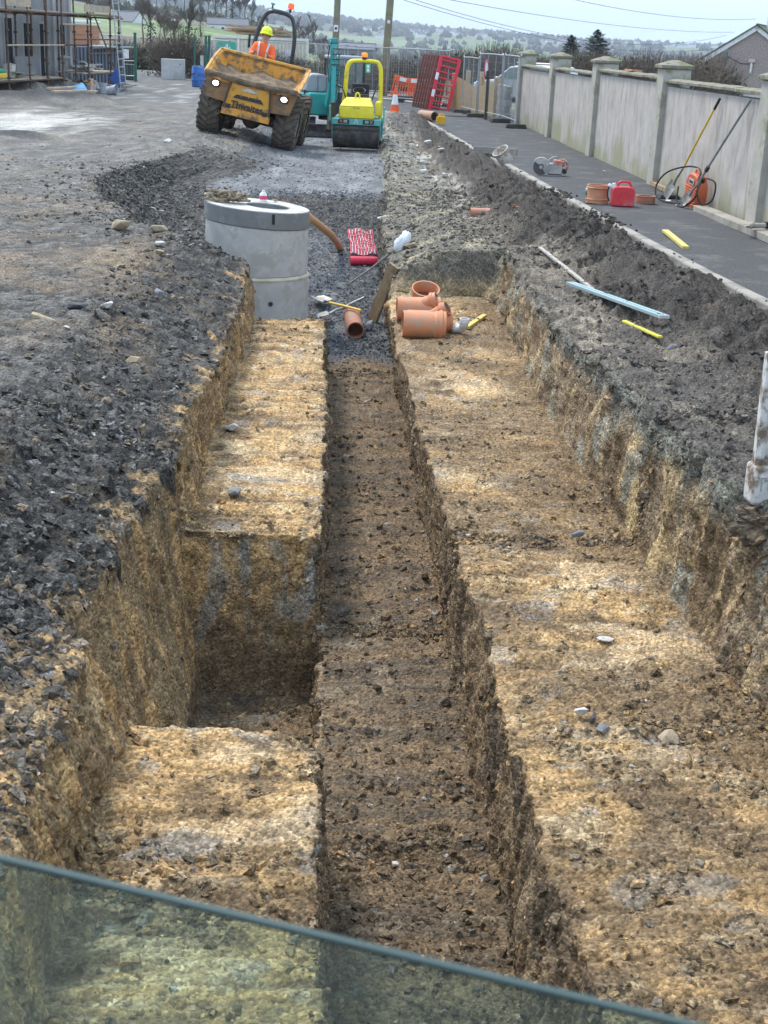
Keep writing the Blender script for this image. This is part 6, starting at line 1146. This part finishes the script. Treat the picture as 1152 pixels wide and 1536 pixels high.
bm=bmesh.new(); bmesh.ops.create_grid(bm,x_segments=50,y_segments=30,size=1)
for v in bm.verts:
    x,y=v.co.x*5.5,v.co.y*1.3; r2=max(0,1-(v.co.x**2))*max(0,1-v.co.y**2); v.co=Vector((x+4.5,y+.3,r2*(.38+.16*math.sin(x*2.3)+.12*math.sin(x*5.1+y*4)+.06*math.sin(x*13+y*9))))
me=bpy.data.meshes.new('rubble'); bm.to_mesh(me); bm.free(); me.materials.append(mat('rubble',(.17,.15,.13),rough=.95,var=.35,vs=4,dirt=(.27,.25,.22),ds=3,bump=1.,bs=9)); o=bpy.data.objects.new('rubble',me); COL.objects.link(o); o.parent=t
t=onsite('brick_pack','pallet of orange bricks with a white cover behind the scaffold','brick pack',14.5,3.4,1.55); BRM=mat('brick_orange',(.42,.20,.11),rough=.9,var=.2,vs=9)
for k in range(4): G().box((0,0,.12+k*.2),(3.4,1.1,.185)).build('brick_course',BRM,t,bevel=.01)
G().box((0,0,.95),(3.6,1.2,.10)).build('cover_sheet',WP,t,bevel=.02)
t=onsite('site_shed','dark blue-grey corrugated shed behind the right end of the scaffold','shed',13.5,3.0,0); SH=mat('shed_grey',(.13,.15,.18),rough=.7,var=.1); G().box((0,0,.78),(6.5,2.0,1.5)).build('shed_wall',SH,t)
for k in range(16): G().box((-3.0+k*.4,-1.03,.78),(.14,.05,1.46)).build('rib',SH,t,bevel=.01)
G().box((1.2,-1.2,1.50),(3.4,.6,.06),(R(-10),0,0)).build('pale_roof_sheet',mat('grey_sheet',(.35,.38,.39),rough=.6),t)
# ================= yard edge =================
GP=mat('green_post',(.03,.12,.09),rough=.5,var=.1)
for i,(x,y,l) in enumerate(((-8.75,66.5,'thick green fence post by the road with a white notice, leftmost'),(-6.45,71,'thin green fence post behind the blue barrel'),(-5.9,71,'left one of two close green fence posts behind the leaning mesh panel'),(-5.75,71.2,'right one of two close green fence posts behind the leaning mesh panel'))):
    t=thing('fence_post',l,'fence post',(x,y,0),group='green steel fence posts'); w=.12 if i in (0,2,3) else .08; G().box((0,0,1.05),(w,w,2.1)).build('post',GP,t,bevel=.01); G().box((0,0,2.12),(w*1.2,w*1.2,.04)).build('post_cap',GP,t)
    if i==0:
        G().box((-.42,-.02,1.2),(.26,.02,.40)).build('notice',WP,t); 
        for z in (.25,.9,1.5,2.0): G().cyl((0,0,z),(-2.6,.4,z),.018,5).build('fence_wire',GAL,t)
        for k in range(12): G().cyl((-.2*k,.03*k,.2),(-.2*k,.03*k,2.0),.006,4,cap=False).build('fence_wire',GAL,t)
    if i==1: G().box((.35,.1,.75),(.16,.05,.9)).build('pale_stake',mat('pale_stake',(.55,.55,.52)),t)
t=thing('blue_barrel','blue plastic barrel standing at the yard edge','barrel',(-5.62,63.6,0)); G().lathe([(0,0),(.27,0),(.29,.03),(.29,.27),(.30,.29),(.29,.31),(.29,.55),(.30,.57),(.29,.59),(.275,.80),(.25,.87),(0,.88)],30).build('barrel_body',mat('barrel_blue',(.04,.14,.42),rough=.45,var=.12,dirt=(.25,.28,.33),ds=4,dt=.6),t); G().cyl((.12,-.05,.87),(.12,-.05,.9),.04,10).build('bung',BK,t)
t=thing('concrete_block','large pale cast concrete block standing in front of the brown bush','concrete block',(-7.55,71.5,0),(0,0,R(4))); G().box((0,0,.47),(1.15,.7,.94)).build('block_body',mat('pale_cast',(.46,.46,.45),rough=.9,var=.1,dirt=(.36,.35,.33),ds=1.6),t,bevel=.03); G().box((0,0,.95),(1.17,.72,.04)).build('block_lid',CONC,t,bevel=.01); G().sphere((.36,-.35,.75),.03,8,6).build('lifting_eye',BK,t)
t=thing('wheelie_bin','small dark green bin box at the left beside the post','bin',(-9.3,68,0)); G().box((0,0,.35),(.55,.5,.68)).build('bin_body',mat('bin_green',(.03,.06,.05),rough=.5),t,bevel=.03); G().box((0,-.02,.70),(.6,.55,.05)).build('bin_lid',mat('bin_lid',(.12,.13,.12)),t,bevel=.01)
t=thing('site_container','cream corrugated site container with a green first aid sign behind the dumper','container',(-5.95,76,-.25),(0,0,R(3))); CR=mat('cream_steel',(.66,.62,.50),rough=.6,var=.08,dirt=(.36,.30,.2),ds=2,dt=.6)
G().box((2.5,1.2,1.2),(5.0,2.4,2.4)).build('container_body',CR,t)
for k in range(18): G().box((1.5+k*.2,-.03,1.2),(.09,.06,2.1)).build('corrugation',CR,t,bevel=.012)
for x in (.06,1.32,4.95): G().box((x,-.04,1.2),(.13,.1,2.4)).build('frame_post',mat('cream_frame',(.72,.69,.60),rough=.6),t,bevel=.01)
for z in (.07,2.36): G().box((2.5,-.045,z),(5.0,.1,.14)).build('frame_rail',mat('cream_frame',(0,0,0)),t,bevel=.01)
sg=G().box((.70,-.07,1.72),(.95,.03,.78)).build('first_aid_sign',mat('sign_green',(.03,.42,.28),rough=.4),t); G().box((.74,-.09,1.82),(.34,.01,.11)).build('white_cross',WP,sg); G().box((.74,-.096,1.82),(.11,.01,.34)).build('white_cross_bar',WP,sg); text('First aid',.19,WP,sg,(.62,-.09,1.46),(R(90),0,0),bold=.003)
G().box((.7,-.05,.95),(1.0,.06,.7)).build('dark_opening',VOID,t); G().box((4.0,-.09,1.55),(.5,.02,.6)).build('paper_notice',mat('paper_notice',(.6,.6,.66)),t)
t=thing('pallet_timber','long rough timbers piled loosely on top of the container','timber pile',(-5.6,76.6,2.2)); rg=random.Random(9); TL2=mat('container_timber',(.38,.28,.18),rough=.9,var=.25,vs=2)
for k in range(22): x=rg.uniform(.2,1.2); G().box((2.0+rg.uniform(-.5,.7),rg.uniform(-.6,.8),.04+k*.020*rg.uniform(.7,1.2)),(rg.uniform(2.2,3.6),.12,.06),(0,rg.uniform(-.0,.10),rg.uniform(-.09,.09))).build('timber',TL2,t)
t=thing('white_tunnel','long low white roofed structure in the field behind the scaffold','shed',(-18.6,128,-1.2),(0,0,R(-6))); G().prism([(-1.6,0),(-1.6,1.2),(-.9,1.8),(.9,1.8),(1.6,1.2),(1.6,0)],0,4,M=Matrix.Rotation(R(-90),4,'Z')@Matrix.Translation((0,0,0)),axis='y').build('tunnel_body',mat('tunnel_white',(.68,.68,.67)),t); o=G().box((5.,.3,1.5),(4.5,.5,.35),(0,R(3),0)).build('tunnel_end',mat('tunnel_white',(0,0,0)),t)
# ================= vegetation =================
BARK=mat('bark',(.10,.085,.065),rough=.95,var=.2); TWG=mat('twigs',(.135,.105,.08),rough=.95,var=.3,vs=2); TWD=mat('dark_ivy',(.045,.055,.03),rough=.8,var=.35,vs=3)
def twigtree(seed,h=10,spread=.45,levels=4,wid=.05,n0=6,ivy=0):
    rg=random.Random(seed); tr=G(); tw=G()
    def strip(a,b,w):
        d=(b-a).normalized(); s=d.cross(Vector((rg.uniform(-1,1),rg.uniform(-1,1),rg.uniform(-1,1)))).normalized()*w; tw.add([a-s,a+s,b],[(0,1,2)])
    def grow(p,d,L_,r,lv):
        q=p+d*L_*.5+Vector((rg.uniform(-.05,.05),rg.uniform(-.05,.05),.0))*L_; e=q+(d+Vector((rg.uniform(-.2,.2),rg.uniform(-.2,.2),.12))).normalized()*L_*.5
        if lv>=2: tr.tube([p,q,e],[r,r*.8,r*.6],5,cap=False)
        else: strip(p,e,max(r*1.6,wid*.35))
        if lv==0: return
        k=n0 if lv>1 else n0+2
        for i in range(k):
            t=rg.uniform(.35,1.); a=p.lerp(e,t); ang=rg.uniform(0,6.283); sp=spread*rg.uniform(.6,1.5); nd=(d+Vector((math.cos(ang)*sp,math.sin(ang)*sp,rg.uniform(-.05,.3)))).normalized(); grow(a,nd,L_*rg.uniform(.5,.75),r*.5,lv-1)
    tr.tube([(0,0,-.5),(.1,0,h*.2),(0,.1,h*.35)],[h*.022,h*.018,h*.015],7); grow(Vector((0,.1,h*.3)),Vector((0,0,1)),h*.36,h*.014,levels)
    if ivy:
        for i in range(ivy): p=Vector((rg.gauss(0,h*.05),rg.gauss(0,h*.05),rg.uniform(.0,h*.6))); s=.10*h/6; u=Vector((rg.uniform(-1,1),rg.uniform(-1,1),rg.uniform(-1,1))).normalized()*s; w=u.orthogonal().normalized()*s; tr.add([p-u,p-w,p+u,p+w],[(0,1,2,3)])
    return tr,tw
def mktree(name,label,cat,loc,seed,h,spread,wid,levels=4,n0=5,group=None,ivy=0,tm=None):
    t=thing(name,label,cat,loc,group=group); a,b=twigtree(seed,h,spread,levels,wid,n0,ivy); a.build('trunk',tm or (TWD if ivy else BARK),t,smooth=0); b.build('crown',TWG,t,smooth=0); return t
ONM=['first','second','third','fourth','fifth','sixth','seventh','eighth','ninth','tenth','eleventh','twelfth','thirteenth','fourteenth','fifteenth','sixteenth','seventeenth','eighteenth','nineteenth','twentieth','twenty-first','twenty-second','twenty-third','twenty-fourth','twenty-fifth','twenty-sixth']
protos=[mktree('bare_tree','tall bare winter tree on the ridge of the near hillside','tree',(-60,430,0),11,10,.42,.16),mktree('bare_tree','ivy-clad bare winter tree on the ridge of the near hillside','tree',(-50,430,0),12,11,.34,.16,ivy=260),mktree('bare_tree','rounded bare winter tree on the ridge of the near hillside','tree',(-40,430,0),13,8,.6,.16)]
def pxx(px,y): return (px-487)*.000464*y
rg=random.Random(21); spots=[(192,470,1.),(206,450,1.1),(222,480,1.2),(236,440,1.),(250,470,1.2),(262,455,1.1),(276,480,1.3),(288,470,1.1),(300,495,1.2),(312,490,1.0),(322,480,1.3),(331,440,1.35),(338,450,1.5),(347,445,1.45),(357,450,1.3),(366,460,1.2),(376,480,.9),(388,500,.8),(398,500,.7),(446,430,.75),(453,440,.85),(460,430,.9),(467,445,.95),(475,440,.8),(483,445,.8),(490,450,.6),(405,380,.5),(418,330,.5),(300,300,.6),(240,260,.7),(215,240,.8),(226,200,.7),(248,190,.8),(262,180,.6),(283,190,.7)]
for i,(px,y,s) in enumerate(spots):
    p=protos[i%3]; x=pxx(px,y); z=float(farz(np.array([x]),np.array([y]))[0])-.3; loc=(x,y,z); rz=(0,0,rg.uniform(0,6))
    if i<3: p.location=loc; p.rotation_euler=rz; p.scale=(s,)*3; p['group']='bare winter trees on the near hillside'
    else: copy_tree(p,loc,rz,scale=s)
def ordinals(group):
    by={}
    for o in COL.objects:
        if o.get('group')==group: by.setdefault(o['label'],[]).append(o)
    for l,os_ in by.items():
        os_.sort(key=lambda o:o.location.x/o.location.y)
        if len(os_)>1:
            for i,o in enumerate(os_): o['label']=ONM[i]+' '+l+', from the left'
ordinals('bare winter trees on the near hillside')
# bushes: arching twigs from the ground
def bush(name,label,loc,seed,w,h,n=620,group=None,m=TWG,ivy=240):
    rg=random.Random(seed); t=thing(name,label,'bush',loc,group=group); g=G(); iv=G(); st=G()
    for i in range(n):
        a=rg.uniform(0,6.283); rr_=rg.random()**.6; tip=Vector((math.cos(a)*w/2*rr_,math.sin(a)*w/2*rr_,h*(1-.35*rr_**2)*rg.uniform(.45,1.08))); b=Vector((tip.x*.5+rg.uniform(-.2,.2),tip.y*.5+rg.uniform(-.2,.2),tip.z*rg.uniform(.0,.6))); s=(tip-b).orthogonal().normalized()*rg.uniform(.010,.022)
        g.add([b-s,b+s,tip],[(0,1,2)])
        for k in range(2): c=b.lerp(tip,rg.uniform(.3,.8)); e=c+Vector((rg.uniform(-.3,.3),rg.uniform(-.3,.3),rg.uniform(0,.35)))*h*.3; g.add([c-s*.8,c+s*.8,e],[(0,1,2)])
    for i in range(ivy):
        a=rg.uniform(0,6.283); rr_=rg.random()**.5; p=Vector((math.cos(a)*w*.46*rr_,math.sin(a)*w*.46*rr_,h*.8*(1-.45*rr_**2)*rg.random()**.7)); u=Vector((rg.uniform(-1,1),rg.uniform(-1,1),rg.uniform(-1,1))).normalized()*rg.uniform(.05,.11); v=u.orthogonal().normalized()*u.length*.6; iv.add([p-u,p-v,p+u,p+v],[(0,1,2,3)])
    for i in range(6): a=i*1.05; st.tube([(0,0,-.4),(math.cos(a)*w*.12,math.sin(a)*w*.12,h*.35),(math.cos(a)*w*.25,math.sin(a)*w*.25,h*.7)],[.04,.03,.015],4)
    st.build('stem',BARK,t); g.build('twig_crown',m,t,smooth=0); iv.build('undergrowth',TWD if ivy>300 else mat('dead_leaves',(.11,.085,.045),var=.4,vs=3),t,smooth=0); return t
bush('bare_bush','big brown bare bush behind the pale concrete block',(-7.6,75.5,-.1),1,4.4,2.9,1100,ivy=420)
bA=bush('bare_bush','brown bare bush in the hedge behind the far mesh fence',(0,0,-50),2,3.6,2.4,750); bB=bush('bare_bush','dark ivy bush in the hedge behind the far mesh fence',(0,0,-50),3,3.2,2.2,420,ivy=1100)
rg=random.Random(5); k=0
L1=['brown bare bush in the hedge behind the far mesh fence','dark ivy bush in the hedge behind the far mesh fence']; L2=['brown bare bush in the hedge beyond the boundary wall','dark ivy bush in the hedge beyond the boundary wall']
row=[(px,69+rg.uniform(-2,2),rg.uniform(.72,.95)) for px in range(408,700,21)]+[(px,72+rg.uniform(-3,4),rg.uniform(1.,1.25)) for px in range(640,1075,24)]+[(px,83+rg.uniform(-3,4),rg.uniform(1.1,1.35)) for px in range(700,1075,34)]+[(px,88,1.1) for px in (190,215,245,275,305,330)]+[(px,115,1.2) for px in (185,210,240,262)]
used=set()
for i,(px,y,s) in enumerate(row):
    j=1 if rg.random()<.35 else 0; p=(bA,bB)[j]; x=pxx(px,y); z=-.3-.02*max(0,y-70); lab=(L2 if px>700 else (L1 if px>400 else ['brown bare bush behind the yard left of the dumper','dark ivy bush behind the yard left of the dumper']))[j]; gr='bushes beyond the wall' if px>700 else ('bushes behind the far fence' if px>400 else 'bushes behind the yard')
    if j not in used: used.add(j); q=p; q.location=(x,y,z); q.scale=(s,)*3; q['label']=lab
    else: q=copy_tree(p,(x,y,z),(0,0,rg.uniform(0,6)),lab,scale=s)
    q['group']=gr
for g_ in ('bushes beyond the wall','bushes behind the far fence','bushes behind the yard'): ordinals(g_)
# two conifers
def conifer(label,loc,h,w,seed):
    rg=random.Random(seed); t=thing('conifer',label,'conifer',loc); G().tube([(0,0,-.5),(0,0,h)],[.16,.03],8).build('trunk',BARK,t); g=G()
    for i in range(1500):
        z=h*(.08+.92*rg.random()**.85); r_=w/2*(1-z/h)**.62*(.75+.35*math.sin(z*4+i%7)); a=rg.uniform(0,6.283); d=Vector((math.cos(a),math.sin(a),rg.uniform(-.15,.35))); b=Vector((0,0,z))+d*r_*rg.uniform(.1,.7); e=Vector((0,0,z))+d*r_*rg.uniform(.85,1.12); s=Vector((-d.y,d.x,rg.uniform(-.3,.3)))*rg.uniform(.06,.13); g.add([b-s,b+s,e+s*.4,e-s*.4+Vector((0,0,.05))],[(0,1,2,3)])
    g.build('foliage',mat('conifer_green',(.035,.062,.04),rough=.8,var=.3,vs=2),t,smooth=0)
conifer('dark green conifer beyond the wall, right and taller of the two',(pxx(893,140),140,-2.5),6.6,5.6,1); conifer('dark green conifer beyond the wall, left of the two',(pxx(851,140),139,-2.5),6.0,4.8,2)
conifer('dark pointed yew bush beyond the wall cap, above the third pillar',(pxx(1000,300),300,-8),3,3,3) if False else None
# ================= far houses =================
WHW=mat('white_wall',(.72,.72,.70),rough=.9,var=.05); SLR=mat('slate_roof',(.13,.14,.16),rough=.7,var=.12)
def farmhouse(name,label,loc,L_,w,h,rh,rz,m=WHW,win=3,group=None,cat='house'):
    t=thing(name,label,cat,loc,(0,0,rz),group); G().prism([(-w/2,-1.5),(w/2,-1.5),(w/2,h),(0,h+rh),(-w/2,h)],-L_/2,L_/2,M=Matrix.Rotation(R(90),4,'Z')).build('wall',m,t)
    an=math.atan2(rh,w/2); rl_=math.hypot(rh,w/2)
    for s in (-1,1): o=G().box((0,0,0),(L_+.4,rl_+.4,.18)).build('roof',SLR,t); o.location=(0,s*w/4,h+rh/2+.06); o.rotation_euler=(-s*an,0,0)
    for k in range(win): G().box((-L_/2+(k+.5)*L_/win,-w/2-.02,h*.55),(L_*.07,.1,h*.35)).build('window',VOID,t)
    return t
def FZ1(x,y): return float(farz(np.array([x]),np.array([y]))[0])
x=pxx(192,350); farmhouse('farmhouse','white gabled farmhouse with a slate roof above the field at the left',(x,350,3.9-2.6),8,5,2.6,2.2,R(-35))
x=pxx(340,400); farmhouse('farmhouse','long low white farmhouse with a pale slate roof behind the container',(x,400,1.9),11,5,2.5,1.6,R(6),win=4)
x=pxx(529,300); farmhouse('barn','long grey barn with a pale roof beyond the excavator',(x,300,-3.2),8.6,5,3.4,1.1,R(-8),m=mat('barn_grey',(.16,.16,.165),var=.15),win=3,cat='barn')
x=pxx(490,150); 
pt=farmhouse('far_house','small white house in the far-off village across the valley',(0,3000,20),13,8,5,3.5,0,win=0,group='white houses across the valley')
rg=random.Random(77); n=0
for i in range(90):
    c=rg.choice([(600,2500),(660,2700),(720,2600),(560,3100),(640,3200),(760,3100),(840,2900),(940,3100),(1000,3000),(700,3300),(620,2300),(690,1900),(430,2700),(1100,3000)]); px=c[0]+rg.gauss(0,26); y=c[1]+rg.gauss(0,150); x=pxx(px,y); loc=(x,y,FZ1(x,y)); s=rg.uniform(.55,1.1)
    if i==0: pt.location=loc; pt.scale=(s,)*3
    else: copy_tree(pt,loc,(0,0,rg.uniform(-.8,.8)),scale=s)
print('background',time.time()-T0)

# ================= glass balustrade at the viewer's feet =================
gm=bpy.data.materials.new('balustrade_glass'); gm.use_nodes=True; b=gm.node_tree.nodes['Principled BSDF']; b.inputs['Base Color'].default_value=(.52,.70,.66,1); b.inputs['Transmission Weight'].default_value=1; b.inputs['Roughness'].default_value=.0; b.inputs['IOR'].default_value=1.45
ge=bpy.data.materials.new('glass_edge'); ge.use_nodes=True; b=ge.node_tree.nodes['Principled BSDF']; b.inputs['Base Color'].default_value=(.07,.10,.095,1); b.inputs['Roughness'].default_value=.5; b.inputs['Specular IOR Level'].default_value=.15
t=thing('glass_balustrade','greenish clear glass balustrade panel crossing the bottom of the view','glass panel'); a=Vector((-1.08,1.0365,1.8)); b_=Vector((1.2,.2,1.8)); 
dirv=Vector((.43,-.16,0)); 
p0=Vector((-.2,.76,0)); dn=dirv.normalized(); a=p0-dn*1.0; c=p0+dn*1.5; t.location=(a+c)/2; t.rotation_euler=(0,0,math.atan2(dn.y,dn.x))
G().box((0,0,1.246),(2.5,.0042,1.1)).build('glass_pane',gm,t,smooth=0)
G().box((0,0,1.7985),(2.5,.0045,.003)).build('polished_edge',ge,t,smooth=0,bevel=.001)
for x in (-.9,.9): G().box((x,-.0,.74),(.06,.06,.10)).build('glass_clamp',ME,t,bevel=.004)
o=G().box((0,-1.2,.6),(6,2.9,.18)).build('terrace',mat('terrace_paving',(.35,.34,.32),var=.1)); o.location=(.0,.75,0); o.rotation_euler=(0,0,math.atan2(dn.y,dn.x)); tag(o,kind='structure')
print('TOTAL',time.time()-T0)
